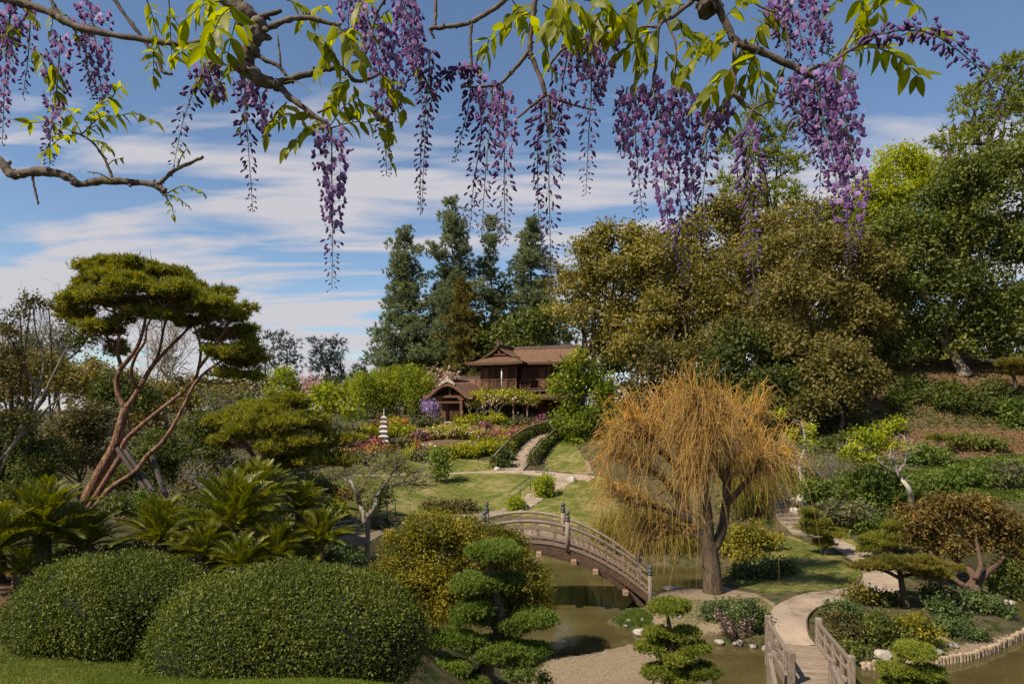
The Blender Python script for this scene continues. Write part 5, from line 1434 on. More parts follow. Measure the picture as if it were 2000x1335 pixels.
sh = [('dark glossy camellia under the great oak terrace', [(1650, 790, 50, 30), (1700, 775, 50, 26), (1620, 820, 50, 28)], 57, 'darkgreen'),
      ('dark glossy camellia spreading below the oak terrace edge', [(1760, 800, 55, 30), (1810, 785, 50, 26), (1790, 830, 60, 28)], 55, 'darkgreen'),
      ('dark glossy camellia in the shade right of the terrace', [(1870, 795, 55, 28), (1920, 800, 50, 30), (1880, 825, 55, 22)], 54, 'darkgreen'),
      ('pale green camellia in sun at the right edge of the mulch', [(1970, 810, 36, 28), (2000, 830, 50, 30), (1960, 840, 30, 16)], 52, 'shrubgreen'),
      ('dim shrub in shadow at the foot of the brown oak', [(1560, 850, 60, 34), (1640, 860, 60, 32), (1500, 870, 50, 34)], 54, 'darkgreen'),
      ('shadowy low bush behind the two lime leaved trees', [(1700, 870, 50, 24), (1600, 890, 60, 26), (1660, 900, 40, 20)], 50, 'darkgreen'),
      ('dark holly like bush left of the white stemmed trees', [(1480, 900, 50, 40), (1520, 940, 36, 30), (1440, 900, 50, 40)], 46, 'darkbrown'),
      ('leafy rhododendron mound behind the white stemmed tree', [(1690, 945, 50, 26), (1735, 955, 32, 24), (1700, 980, 50, 22)], None, 'shrubgreen'),
      ('leafy rhododendron mound above the rust coloured juniper', [(1830, 962, 40, 20), (1850, 948, 36, 18), (1810, 975, 24, 14)], None, 'shrubgreen'),
      ('dull green bush among rocks above the earth steps', [(1590, 960, 30, 22), (1620, 975, 30, 20)], None, 'shrubgreen'),
      ('pale silvery shrub spilling over the right bank', [(1640, 1000, 55, 20), (1690, 1010, 40, 18), (1600, 1005, 30, 14)], None, 'azdull'),
      ('low green bush on the near side of the white stemmed tree', [(1715, 1026, 26, 12), (1690, 1032, 26, 11)], None, 'shrubgreen'),
      ('small green bush on the mulch under the camellias', [(1830, 890, 40, 12), (1790, 898, 30, 10)], None, 'shrubgreen'),
      ('grey-green shrub behind the golden willow trunk', [(1470, 960, 30, 50), (1450, 1010, 28, 36)], 40.0, 'willowgreen'),
      ('russet green bush under the willow skirts on the bank', [(1460, 1045, 40, 20), (1500, 1060, 28, 14), (1440, 1070, 40, 16)], None, 'yellowbush'),
      ('dark spreading juniper at the water edge beside the willow trunk', [(1480, 1112, 45, 12), (1520, 1108, 34, 10), (1548, 1114, 18, 7), (1455, 1120, 28, 10)], None, 'juniper'),
      ('golden feathery bush over the dark waterside juniper', [(1465, 1090, 28, 16), (1445, 1100, 20, 12)], None, 'willowgreen')]
for lab, lob, d_, mt in sh:
    shrub(lab, lob, mt, d=d_)
# ------------------------------------------------------------------ left background
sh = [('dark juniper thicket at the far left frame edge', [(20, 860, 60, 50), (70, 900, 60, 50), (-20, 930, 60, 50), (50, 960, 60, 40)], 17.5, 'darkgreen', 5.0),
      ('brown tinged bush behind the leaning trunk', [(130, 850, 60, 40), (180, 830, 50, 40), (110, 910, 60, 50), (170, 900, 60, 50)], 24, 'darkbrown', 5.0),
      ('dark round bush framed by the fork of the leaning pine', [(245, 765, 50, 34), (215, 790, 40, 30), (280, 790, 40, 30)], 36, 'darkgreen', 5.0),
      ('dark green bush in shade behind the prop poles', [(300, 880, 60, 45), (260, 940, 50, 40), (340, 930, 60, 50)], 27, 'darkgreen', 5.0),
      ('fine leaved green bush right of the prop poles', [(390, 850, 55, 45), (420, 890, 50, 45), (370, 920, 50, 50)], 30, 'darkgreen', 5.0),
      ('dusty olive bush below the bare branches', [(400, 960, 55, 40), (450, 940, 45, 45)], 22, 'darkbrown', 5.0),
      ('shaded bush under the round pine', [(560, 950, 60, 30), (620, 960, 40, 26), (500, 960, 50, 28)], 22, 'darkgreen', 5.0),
      ('olive brown thicket behind the leaning pine crown', [(110, 740, 60, 50), (40, 760, 60, 50), (180, 740, 40, 40)], 44, 'oakbrown', 5.0),
      ('loose olive thicket in the left distance', [(330, 790, 60, 40), (400, 790, 60, 35), (290, 830, 50, 35)], 52, 'oakbrown', 5.0),
      ('long grey-green thicket in the left distance', [(460, 800, 55, 30), (520, 810, 50, 26), (440, 840, 50, 30)], 50, 'oakgreen', 5.0),
      ('rounded yellow-green bush below the cedars', [(548, 745, 24, 26), (545, 785, 30, 26), (565, 765, 20, 24)], 66, 'bamboo', 5.0),
      ('lime green maple bush beside the bamboo', [(640, 775, 34, 22), (615, 795, 36, 24), (665, 800, 34, 24)], 62, 'lime', 5.0),
      ('clipped dark bush at the foot of the bamboo', [(690, 815, 20, 15)], 68, 'shrubgreen', 5.0),
      ('dull green bank of shrubs behind the lantern slope', [(640, 850, 40, 18), (600, 870, 40, 20), (660, 875, 36, 16)], 58, 'azdull', 5.0),
      ('dull shrub at the left foot of the azalea slope', [(640, 905, 40, 16), (690, 905, 40, 14), (740, 905, 40, 14)], 54, 'azdull', 5.0),
      ('rust orange bush by the crooked bare tree', [(660, 975, 24, 16), (690, 968, 18, 14)], None, 'azorange', 5.0),
      ('dark bush behind the crooked bare tree', [(750, 975, 22, 16), (730, 985, 20, 14)], None, 'darkgreen', 5.0),
      ('bright green low bush left of the crooked bare tree', [(640, 985, 24, 10), (660, 1000, 22, 9)], None, 'bamboo', 5.0),
      ('dark clipped bush by the small footbridge', [(650, 1015, 26, 14), (680, 1025, 24, 12), (640, 1030, 24, 12)], 31.5, 'darkgreen', 5.0),
      ('dark spreading pine mat below the small footbridge', [(660, 1082, 40, 16), (690, 1095, 36, 14), (640, 1100, 30, 14), (700, 1120, 24, 12)], 22.5, 'juniper', 5.0),
      ('low feathery shrub on the lawn edge above the arched bridge', [(870, 990, 36, 9), (910, 993, 30, 8), (840, 992, 20, 7)], None, 'darkbrown', 5.0)]
for lab, lob, d_, mt, lf in sh:
    shrub(lab, lob, mt, d=d_, leaf=lf)
tree("old_conifer", "old conifer at the left frame edge with brown tufts above bare grey limbs", "tree", [(60, 592, 28, 12), (95, 600, 14, 10), (40, 615, 22, 12), (15, 650, 30, 20), (20, 700, 36, 28), (5, 760, 40, 40), (30, 820, 50, 30)], 17, -30, 'darkbrown', leaf=5, cov=.8, k=9, fr=.36, trunk=.08, bark='bark')
mb = MB(); b_ = GD(20, 17.2)
for q in ([(-20, 960), (30, 860), (75, 760), (85, 700), (70, 650), (66, 600)], [(20, 880), (70, 800), (110, 720), (135, 670)], [(0, 900), (60, 830), (100, 790), (130, 770)], [(75, 760), (50, 720), (45, 680)]):
    trace(mb, q, 17.2, b_, 4, 1.0, sides=6)
bt = thing("bare_branch_tree", "bare twisting grey limbs rising from the left juniper thicket", "tree", b_)
link("trunk", mb.mesh("trunk", M['barkgrey'], None, True), bt)

# twiggy leafless trees
def twig_tree(name, label, px, d, h_px, w_px, n=9, bark='barkpale', r=.06, group=None, sub=9, base=None, leaf=None, spread=.5, droop=0.0, cat='tree'):
    b_ = GD(px, d) if base is None else np.asarray(base)
    h = h_px / F * d; wd = w_px / F * d
    root = thing(name, label, cat, b_, group)
    mb = MB(); tips = []
    add_tube(mb, spline([(0, 0, -.1), (rng.normal(0, .03 * h), 0, h * .3), (rng.normal(0, .04 * h), 0, h * .6)], 8), r * np.linspace(1.3, .6, 8), 7)
    for k_ in range(n):
        az = rng.uniform(0, 6.28); z0 = h * rng.uniform(.12, .6)
        e = np.array([math.cos(az) * wd * rng.uniform(.3, .9), math.sin(az) * wd * rng.uniform(.3, .9), h * rng.uniform(.6, 1.0)])
        q = spline([(0, 0, z0), np.array([e[0] * .45, e[1] * .45, z0 + (e[2] - z0) * .4]) + rng.normal(size=3) * .05 * h, e], 10)
        add_tube(mb, q, r * np.linspace(.5, .12, 10), 5)
        m_ = sub
        i0 = rng.integers(3, 10, m_)
        s_ = q[i0]
        dv = unit(unit(e)[None] * .4 + rng.normal(size=(m_, 3)) * spread + np.array([0, 0, .45 - droop]))
        ln = h * rng.uniform(.12, .3, m_)
        tt_ = np.linspace(0, 1, 4)[None, :, None]
        pth = s_[:, None] + dv[:, None] * ln[:, None, None] * tt_ + np.cumsum(rng.normal(size=(m_, 4, 3)) * .015 * h, 1) - np.array([0, 0, 1.0]) * droop * ln[:, None, None] * tt_ ** 2
        add_strands(mb, pth, r * .13, .5)
        i1 = np.repeat(np.arange(m_), 4)
        s2 = pth[i1, rng.integers(1, 4, len(i1))]
        d2_ = unit(dv[i1] * .6 + rng.normal(size=(len(i1), 3)) * .7)
        l2 = ln[i1] * rng.uniform(.3, .7, len(i1))
        p2 = s2[:, None] + d2_[:, None] * l2[:, None, None] * tt_[:, ::3]
        add_strands(mb, p2, r * .08, .5)
        tips.append(p2[:, -1]); tips.append(pth[:, -1])
    link("trunk", mb.mesh("trunk", M[bark]), root)
    if leaf:
        mt, n_l, Lp = leaf[:3]
        tp = np.concatenate(tips); q = tp[rng.integers(0, len(tp), n_l)] + rng.normal(size=(n_l, 3)) * h * .022
        A = unit(rng.normal(size=(n_l, 3)) * [1, 1, .5]); B = unit(np.cross(A, unit(rng.normal(size=(n_l, 3)) * .5 + [0, 0, 1]))); L = Lp / F * d * rng.uniform(.6, 1.3, n_l)
        V, Fc = leaf_cards(q, A, B, L, L * .6)
        link("leaves", MB().add(V, Fc, np.clip(rng.normal(.5, .25, n_l), 0, 1)).mesh("leaves", M[mt]), root)
    return root
twig_tree("bare_tree", "pale leafless tree at the left skyline behind the old conifer", 20, 50, 230, 60, 12, 'barkgrey', .10, sub=12)
twig_tree("bare_tree", "thin leafless tree with upright twigs left of the umbrella crown", 105, 60, 230, 40, 12, 'barkgrey', .10, sub=12)
twig_tree("bare_tree", "pale straight trunk tree seen through the leaning pine", 322, 62, 250, 40, 9, 'barkpale', .28, sub=8)
twig_tree("bare_tree", "slim pale trunk tree between the limbs of the leaning pine", 300, 66, 220, 30, 7, 'barkpale', .14, sub=7)
twig_tree("bare_shrub", "leafless pale twiggy shrub beside the umbrella crown", 445, 48, 110, 60, 14, 'barkgrey', .05, sub=14, cat='shrub')
twig_tree("bare_shrub", "leafless tan shrub by the rounded yellow-green bush", 500, 52, 90, 45, 14, 'barkgrey', .05, sub=14, cat='shrub')
twig_tree("bare_shrub", "dead grey branches in front of the dusty olive bush", 412, 20.5, 130, 50, 9, 'barkpale', .035, sub=5, cat='shrub')
twig_tree("blossom_tree", "pink blossom tree beneath the cedars", 605, 75, 75, 22, 8, 'bark', .07, sub=9, leaf=('fpale', 1100, 4.5))
twig_tree("blossom_tree", "pale pink blossom tree among the bare shrubs", 472, 56, 95, 26, 7, 'bark', .05, sub=8, leaf=('fpale', 420, 4))
twig_tree("blossom_tree", "pink blossom tree beside the porch roof", 868, 86, 85, 26, 8, 'bark', .06, sub=9, leaf=('fcream', 1100, 4))
twig_tree("crooked_maple", "grey leafless bush on the right slope above the earth steps", 1620, 42, 90, 50, 12, 'barkgrey', .05, sub=14, cat='shrub', base=G(1618, 985))
tree("spreading_tree", "hazy olive tree behind the leaning pine crown", "tree", [(140, 620, 40, 30), (170, 660, 40, 30), (110, 680, 45, 34), (60, 690, 40, 34)], 62, 120, 'oakgreen', leaf=5.5, cov=.6, trunk=.25, shell=.6, bark='barkgrey')

# crooked deciduous tree on the left bank
D0 = G(715, 1026); dd = D0[1]
ct_ = thing("crooked_tree", "crooked grey tree with sparse spring leaves on the left lawn bank", "tree", D0)
mb = MB(); TI = []
for q, a, b_ in (([(715, 1030), (712, 1005), (702, 983), (698, 966), (690, 948), (680, 930)], 7.5, 3), ([(716, 1010), (732, 990), (737, 968), (753, 953), (783, 943), (815, 935)], 6, 2), ([(698, 966), (712, 945), (722, 925), (730, 908)], 3, 1.2), ([(690, 948), (665, 930), (645, 915)], 3, 1.2), ([(745, 958), (760, 935), (770, 915), (790, 900)], 3, 1.2), ([(783, 943), (800, 925), (830, 915)], 2.5, 1), ([(760, 950), (800, 945), (850, 948)], 2.5, 1), ([(722, 925), (750, 910), (765, 895)], 2, 1)):
    p_ = trace(mb, [(x, y, rng.normal(0, .5) if n_ > 1 else 0) for n_, (x, y) in enumerate(q)], dd, D0, a, b_, sides=6)
    TI.append(spline(p_, 12)[5:])
TI = np.concatenate(TI); m_ = 420
s_ = TI[rng.integers(0, len(TI), m_)]; dv = unit(rng.normal(size=(m_, 3)) * [1, 1, .6] + [0, 0, .35]); tt_ = np.linspace(0, 1, 6)[None, :, None]
pth = s_[:, None] + dv[:, None] * rng.uniform(.4, 1.3, m_)[:, None, None] * tt_ + np.cumsum(rng.normal(size=(m_, 6, 3)) * .04, 1)
add_strands(mb, pth, .011, .5)
link("trunk", mb.mesh("trunk", M['barkgrey'], None, True), ct_)
q = pth[:, 3:].reshape(-1, 3); q = q[rng.integers(0, len(q), 2600)] + rng.normal(size=(2600, 3)) * .08
A = unit(rng.normal(size=q.shape) * [1, 1, .5]); B = unit(np.cross(A, unit(rng.normal(size=q.shape) * .5 + [0, 0, 1])))
V, Fc = leaf_cards(q, A, B, rng.uniform(.07, .15, len(q)), rng.uniform(.04, .08, len(q)))
link("leaves", MB().add(V, Fc, rng.random(len(q))).mesh("leaves", M['bamboo']), ct_)
sc_ = G(858, 942)
shrub('light green layered dwarf conifer on the hillside lawn', [(862, 890, 22, 9), (858, 905, 20, 8), (865, 920, 22, 9), (855, 932, 18, 8)], 'shrubgreen', d=sc_[1], tb=.75, leaf=4.5)

# ------------------------------------------------------------------ bamboo
bb = GD(765, 86)
br_ = thing("bamboo_grove", "bright yellow-green bamboo clump beside the porch", "bamboo", bb)
mb = MB(); mc = MB()
for k_ in range(64):
    px = rng.uniform(680, 848); top = 716 + rng.uniform(0, 34) + 14 * (abs(px - 800) / 90) ** 2 * (1 if px > 800 else .25)
    d_ = rng.uniform(83, 89); b_ = np.array([(px - 1000) / F * d_ - bb[0] + rng.normal(0, .3), d_ - bb[1], 0])
    tz = P(px, top, d_)[2] - bb[2]
    ln = rng.normal(0, .6, 2)
    q = spline([b_, b_ + [ln[0] * .3, ln[1] * .3, tz * .6], b_ + [ln[0], ln[1], tz]], 12)
    add_tube(mc, q, np.linspace(.05, .012, 12), 5)
    cc = q[3:]; m_ = 560
    i0 = rng.integers(0, len(cc), m_)
    c_ = cc[i0] + rng.normal(size=(m_, 3)) * (.25 + .55 * (1 - i0 / len(cc)))[:, None] * [1, 1, .8]
    A = unit(rng.normal(size=(m_, 3)) * .6 + [0, 0, -.55]); B = unit(np.cross(A, rsph(m_)))
    V, Fc = leaf_cards(c_, A, B, rng.uniform(.3, .55, m_), rng.uniform(.07, .13, m_))
    mb.add(V, Fc, np.clip(.5 + rng.normal(0, .12) + rng.normal(0, .2, m_), 0, 1))
link("culms", mc.mesh("culms", M['stemgreen']), br_); link("leaves", mb.mesh("leaves", M['bamboo']), br_)

# ------------------------------------------------------------------ azalea slope
AZ = [(767, 827, 15, 7, 'azgreen', 'fred', 'coral red azalea bush beside the lantern top'), (790, 826, 11, 6, 'azgreen', 'fred', 'small coral red azalea bush nearer the porch'), (735, 832, 12, 7, 'azorange', None, 'orange leaved bush left of the coral azaleas'),
      (722, 845, 20, 9, 'azgreen', None, 'yellow-green mounded azalea left of the lantern'), (745, 846, 18, 8, 'azgreen', None, 'yellow-green mounded azalea behind the lantern'), (780, 841, 24, 9, 'azgreen', None, 'yellow-green mounded azalea right of the lantern'), (805, 846, 16, 8, 'azgreen', None, 'yellow-green azalea at the start of the pink row'),
      (710, 864, 14, 7, 'azdull', 'fmagenta', 'magenta azalea bush left of the lantern foot'), (690, 873, 15, 8, 'azdull', 'fmagenta', 'magenta azalea bush at the slope end beside the dull shrubs'), (735, 868, 15, 8, 'azorange', 'fpink', 'pink and orange azalea at the lantern foot'),
      (690, 886, 20, 8, 'azorange', None, 'orange brown low bush at the slope end'), (728, 880, 20, 8, 'azorange', 'forange', 'orange flowered low bush in front of the lantern'), (762, 880, 14, 7, 'azorange', None, 'orange brown bush right of the lantern foot'), (780, 867, 18, 9, 'azdull', None, 'spiky grey-green tuft right of the lantern'), (800, 863, 10, 6, 'azorange', None, 'orange tipped bush at the edge of the mulch bed'), (812, 870, 9, 6, 'azorange', 'forange', 'orange flowered bush by the flat rocks'),
      (820, 853, 16, 8, 'azdull', 'fpink', 'pale pink azalea leading the long row'), (845, 847, 20, 10, 'azgreen', 'fcream', 'cream pink azalea in the long row, first from the pale pink one'), (868, 842, 20, 11, 'azgreen', 'fcream', 'cream pink azalea in the long row below the porch'), (888, 847, 18, 10, 'azgreen', 'fcream', 'cream pink azalea above the mulch bed'), (910, 843, 18, 10, 'azgreen', 'fcream', 'cream azalea below the wisteria trunk'), (932, 848, 18, 10, 'azgreen', 'fcream', 'cream azalea before the magenta ones'), (945, 836, 14, 8, 'azdull', 'fpink', 'pink speckled azalea under the green hedge row'),
      (956, 852, 14, 8, 'azgreen', 'fmagenta', 'magenta azalea in the long row'), (976, 850, 16, 9, 'azgreen', 'fpink', 'rose pink azalea next to the magenta one'), (984, 860, 14, 7, 'azgreen', 'fpink', 'low rose pink azalea above the golden hedge'), (1004, 848, 16, 9, 'azorange', 'fpink', 'pink and orange azalea near the ivy rail'), (1024, 842, 16, 8, 'azorange', 'forange', 'orange yellow azalea near the ivy rail'), (1044, 838, 14, 7, 'azorange', 'fmagenta', 'purple tipped azalea at the head of the ivy rail'),
      (980, 874, 26, 12, 'azgreen', None, 'golden green clipped mound against the ivy rail'), (945, 877, 30, 13, 'azgreen', None, 'golden green clipped mound in the middle of the low hedge'), (912, 882, 26, 11, 'azgreen', None, 'golden green mound below the mulch bed'), (882, 883, 24, 11, 'azgreen', None, 'golden green mound behind the dwarf conifer'), (850, 884, 20, 9, 'azgreen', None, 'golden green mound left of the dwarf conifer'), (795, 888, 18, 9, 'azgreen', None, 'golden green mound below the spiky tuft'), (820, 892, 20, 8, 'azdull', None, 'dull olive mound in the gap of the golden hedge'),
      (932, 822, 24, 7, 'azgreen', None, 'clipped green hedge bush under the wisteria arbour'), (970, 821, 24, 7, 'azgreen', None, 'clipped green hedge bush at the arbour post'), (900, 826, 16, 6, 'azgreen', None, 'clipped green bush at the porch step'), (845, 826, 24, 6, 'azdull', None, 'grey-green low bush left of the porch'), (815, 828, 18, 6, 'azdull', None, 'grey-green low bush under the bamboo'), (1010, 824, 14, 8, 'azdull', None, 'grey bush right of the arbour'), (1032, 826, 15, 8, 'azdull', None, 'grey bush at the corner of the house wall'), (990, 832, 10, 6, 'shrubgreen', None, 'small round green bush on the bare bed'), (1056, 824, 14, 8, 'azdull', 'fmagenta', 'purple flowered bush under the glossy tree'),
      (990, 893, 15, 9, 'juniper', None, 'blue-green dwarf pine beside the steps'), (985, 908, 18, 6, 'juniper', None, 'low juniper tier at the foot of the ivy steps'),
      (760, 893, 22, 8, 'azdull', None, 'dull olive bush under the orange ones'), (700, 852, 20, 8, 'azdull', None, 'olive bush on the slope left of the magenta azaleas'), (668, 862, 20, 9, 'azdull', None, 'olive bush at the outer edge of the azalea slope')]
for px, py, rx, ry, mt, fl, lab in AZ:
    shrub(lab, [(px, py, rx, ry), (px - rx * .5, py + ry * .25, rx * .6, ry * .75), (px + rx * .5, py + ry * .2, rx * .6, ry * .75)], mt, cat='azalea' if fl else 'shrub', leaf=3.8, cov=1.0, k=5, fr=.5, asp=.6, name='azalea_bush' if fl else 'low_bush', flowers=(fl, .7, 3.6) if fl else None, group='bushes on the azalea slope')
# clipped golden balls
gb_ = G(1063, 970); mound("clipped_ball", "large golden green clipped ball bush beside the lawn steps", "topiary", gb_, 20 / F * gb_[1], 20 / F * gb_[1], 40 / F * gb_[1], 9000, .10, .06, 'ball', p=2.0, sink=.5, wob=.015)
gb_ = G(1008, 996); mound("clipped_ball", "smaller flattened golden green ball bush at the foot of the lawn steps", "topiary", gb_, 17 / F * gb_[1], 17 / F * gb_[1], 24 / F * gb_[1], 7000, .09, .055, 'ball', p=2.1, sink=.45, wob=.015)
# ivy balustrades with wooden handrails
def ivy_rail(label, pts, h, label2):
    q = spline([G(*a) for a in pts], 26); q[:, 2] = Hs(q[:, :2])
    root = thing("ivy_balustrade", label, "hedge", q[0])
    C = q - q[0] + [0, 0, h * .5]; R = np.tile([.34, .34, h * .55], (len(q), 1))
    mb = MB(); foliage(mb, C, R, 9000, .17, .11, .3, 5, -.6, .3, .2, .25); link("foliage", mb.mesh("foliage", M['darkgreen']), root)
    mb = MB(); add_tube(mb, q - q[0] + [0, 0, h + .16], .075, 7); link("handrail", mb.mesh("handrail", M['postgrey'], None, True), root)
    for k_ in range(0, 26, 5):
        mb = MB(); add_tube(mb, [q[k_] - q[0] - [0, 0, .1], q[k_] - q[0] + [0, 0, h + .14]], .05, 6); link("post", mb.mesh("post", M['postgrey']), root)
ivy_rail("ivy covered balustrade with curved wooden handrail left of the hillside steps", [(966, 916), (986, 893), (1004, 875), (1030, 858), (1064, 846), (1090, 840)], 1.0, '')
ivy_rail("ivy covered balustrade with wooden handrail right of the hillside steps", [(1040, 908), (1054, 889), (1068, 873), (1086, 859), (1104, 850)], .8, '')

# wisteria at the house
wa = P(948, 822, 76); wa[2] = H(wa[0], wa[1])
ar = thing("wisteria_arbour", "old wisteria trained flat over posts in front of the house", "wisteria", wa)
mb = MB()
for q in ([(938, 824), (934, 812), (931, 801), (942, 793), (950, 785), (960, 782)], [(946, 824), (943, 805), (946, 795), (956, 786), (975, 783)], [(945, 812), (952, 802), (968, 800), (972, 790)], [(965, 812), (974, 806), (978, 795), (990, 786)], [(946, 795), (936, 788), (928, 784)]):
    trace(mb, q, 76, wa, 3.0, 1.2, sides=6)
link("trunk", mb.mesh("trunk", M['barkpale'], None, True), ar)
for px in (957, 1003, 1030):
    mb = MB(); add_tube(mb, [P(px, 826, 75.6) - wa, P(px, 783, 75.6) - wa], .09, 7); link("post", mb.mesh("post", M['postgrey']), ar)
C, R = lobes_world([(935, 777, 18, 7), (960, 775, 24, 7), (990, 773, 24, 6), (1015, 775, 22, 6), (1033, 779, 12, 5), (925, 783, 10, 7), (1045, 779, 8, 4)], 76, wa)
mb = MB(); foliage(mb, C, R, 5200, .32, .16, .7, 5, -1, .3, .5, .3); link("leaves", mb.mesh("leaves", M['azgreen']), ar)
mb = MB(); foliage(mb, C - [0, 0, .25], R, 1300, .28, .12, .2, 4, -1, .1, .9, .3); link("flowers", mb.mesh("flowers", M['fcream']), ar)
wb = P(852, 824, 77); wb[2] = H(wb[0], wb[1])
wt = thing("standard_wisteria", "small standard wisteria in lilac bloom beside the porch post", "wisteria", wb)
mb = MB(); trace(mb, [(852, 826), (851, 812), (853, 800), (845, 790)], 77, wb, 2.2, 1.5, sides=7); link("trunk", mb.mesh("trunk", M['barkpale'], None, True), wt)
C, R = lobes_world([(832, 790, 7, 9), (840, 787, 10, 9), (850, 789, 8, 9), (845, 794, 9, 9)], 77, wb)
mb = MB(); foliage(mb, C - [0, 0, .2], R * [.9, .9, 1.1], 1100, .34, .11, .7, 5, -1, .1, 1.8, .35); link("flowers", mb.mesh("flowers", M['flilac']), wt)

# ------------------------------------------------------------------ golden bush, island planting, right bank conifers
yb = GD(850, 19.0)
tree("golden_bush", "tall feathery golden-green bush in front of the arched bridge", "shrub", [(835, 1025, 55, 32), (890, 1035, 55, 36), (790, 1070, 55, 45), (850, 1085, 75, 50), (920, 1080, 60, 45), (780, 1130, 50, 50), (840, 1150, 70, 50), (900, 1150, 60, 50), (850, 1200, 60, 36)], 19.0, 850, 'yellowbush', leaf=4.6, asp=.42, cov=1.0, k=15, fr=.32, trunk=.09, base=yb, droop=.3, tvar=.34)
yb2 = GD(1000, 20.0)
tree("golden_bush", "darker bronze-green bush crowding the arched bridge behind the cloud pine", "shrub", [(955, 1045, 45, 22), (990, 1065, 45, 26), (1000, 1110, 60, 40), (1040, 1140, 40, 40), (980, 1150, 60, 45), (1035, 1185, 42, 36), (1000, 1210, 60, 36), (950, 1190, 50, 40)], 20.0, 1000, 'yellowbush', leaf=4.6, asp=.42, cov=.95, k=14, fr=.34, trunk=.08, base=yb2, tb=.3, droop=.3)
sh = [('blue-green spreading juniper mound on the sandy point, left half of the pair', [(1398, 1192, 28, 13), (1420, 1187, 22, 11), (1388, 1203, 18, 9)], None, 'juniper'),
      ('blue-green spreading juniper mound on the sandy point, beside the bridge post', [(1455, 1190, 28, 13), (1470, 1205, 28, 14), (1440, 1205, 24, 11), (1485, 1218, 16, 9)], None, 'juniper'),
      ('golden rounded bush at the path bend on the small island', [(1675, 1158, 26, 12), (1690, 1165, 20, 9), (1662, 1168, 18, 8)], None, 'pinegold'),
      ('dark low bush under the flat-topped pine', [(1715, 1172, 26, 11), (1735, 1168, 20, 10)], None, 'darkgreen'),
      ('green juniper mat on the island edge of the path', [(1640, 1190, 34, 14), (1665, 1200, 28, 12)], None, 'juniper'),
      ('russet green bush in the middle of the small island', [(1645, 1220, 32, 22), (1670, 1235, 34, 22), (1650, 1245, 30, 16)], None, 'darkbrown'),
      ('mixed green bush right of the russet one on the island', [(1720, 1225, 36, 22), (1745, 1240, 36, 22), (1705, 1245, 30, 16)], None, 'oakgreen'),
      ('bronze tipped bush on the island under the flat pine', [(1785, 1222, 34, 20), (1810, 1238, 30, 18), (1775, 1245, 28, 15)], None, 'yellowbush'),
      ('scrubby low shrub on the island tip by the pale boulder', [(1660, 1268, 26, 12), (1685, 1274, 20, 11)], None, 'oakgreen'),
      ('dark clipped juniper right of the flat pine trunk', [(1828, 1162, 24, 16), (1845, 1175, 22, 14)], None, 'darkgreen'),
      ('broad dark juniper on the shaded side of the island', [(1840, 1190, 34, 20), (1865, 1205, 32, 18)], None, 'juniper'),
      ('spreading juniper running to the island shore', [(1890, 1170, 30, 12), (1925, 1182, 34, 12), (1960, 1195, 26, 10)], None, 'juniper'),
      ('low juniper creeping over the island bank', [(1870, 1232, 30, 9), (1905, 1240, 26, 8), (1850, 1222, 24, 8)], None, 'juniper'),
      ('tufted green bush at the right frame edge by the water', [(1955, 1140, 36, 18), (1990, 1150, 40, 22), (1985, 1120, 36, 26)], 27.0, 'oakgreen')]
for lab, lob, d_, mt in sh:
    shrub(lab, lob, mt, d=d_, leaf=5.0, k=8)
rb = G(1892, 1170)
tree("rust_juniper", "wide rust-tipped juniper with twisted dark trunk on the far shore", "tree", [(1795, 1015, 42, 30), (1850, 990, 48, 26), (1910, 1000, 52, 30), (1960, 1030, 46, 34), (1870, 1035, 60, 34), (1800, 1055, 40, 26), (1930, 1065, 55, 30), (1985, 1070, 36, 34), (1850, 1072, 50, 22)], rb[1] + 1.5, 1892, 'rust', leaf=5.5, cov=1.05, k=13, fr=.34, trunk=.0, base=rb, tb=.4)
rj = bpy.data.objects[[o.name for o in COL.objects if o.name.startswith('rust_juniper')][-1]]
mb = MB()
for q, a, b_ in (([(1885, 1175), (1893, 1150), (1905, 1130), (1890, 1110), (1870, 1095), (1850, 1075)], 13, 4), ([(1895, 1172), (1910, 1140), (1930, 1115), (1950, 1100), (1965, 1080)], 9, 3), ([(1893, 1150), (1865, 1130), (1840, 1105), (1815, 1075)], 6, 2.5), ([(1905, 1130), (1915, 1105), (1910, 1070), (1905, 1030)], 6, 2.5)):
    trace(mb, [(x, y, .3 * n_) for n_, (x, y) in enumerate(q)], rb[1], rb, a, b_, sides=7)
link("trunk", mb.mesh("trunk", M['wooddark'], None, True), rj)
tree("evergreen_tree", "dark green conifer at the right frame edge beside the rust juniper", "tree", [(1990, 1060, 24, 24), (2010, 1090, 40, 30), (1985, 1105, 26, 18)], 28, 2030, 'niwaki', leaf=5.5, cov=1, trunk=.12)
pad_pine("terrace_pine", "small golden pine on the right terrace edge", [([(1985, 760), (1980, 735), (1975, 720)], 4, 2)], [(1975, 712, 28, 9), (2005, 718, 30, 9), (1990, 728, 26, 7)], 54, GD(1985, 54), 'pinegold', L=.3, dens=5, r=3)
pad_pine("terrace_pine", "small pine with bare stem on the mulch slope", [([(1842, 893), (1836, 875), (1830, 860)], 2.5, 1.5)], [(1825, 856, 16, 4), (1848, 857, 14, 4)], G(1842, 893)[1], G(1842, 893), 'pine', L=.25, dens=5, bark='barkpale', r=2)
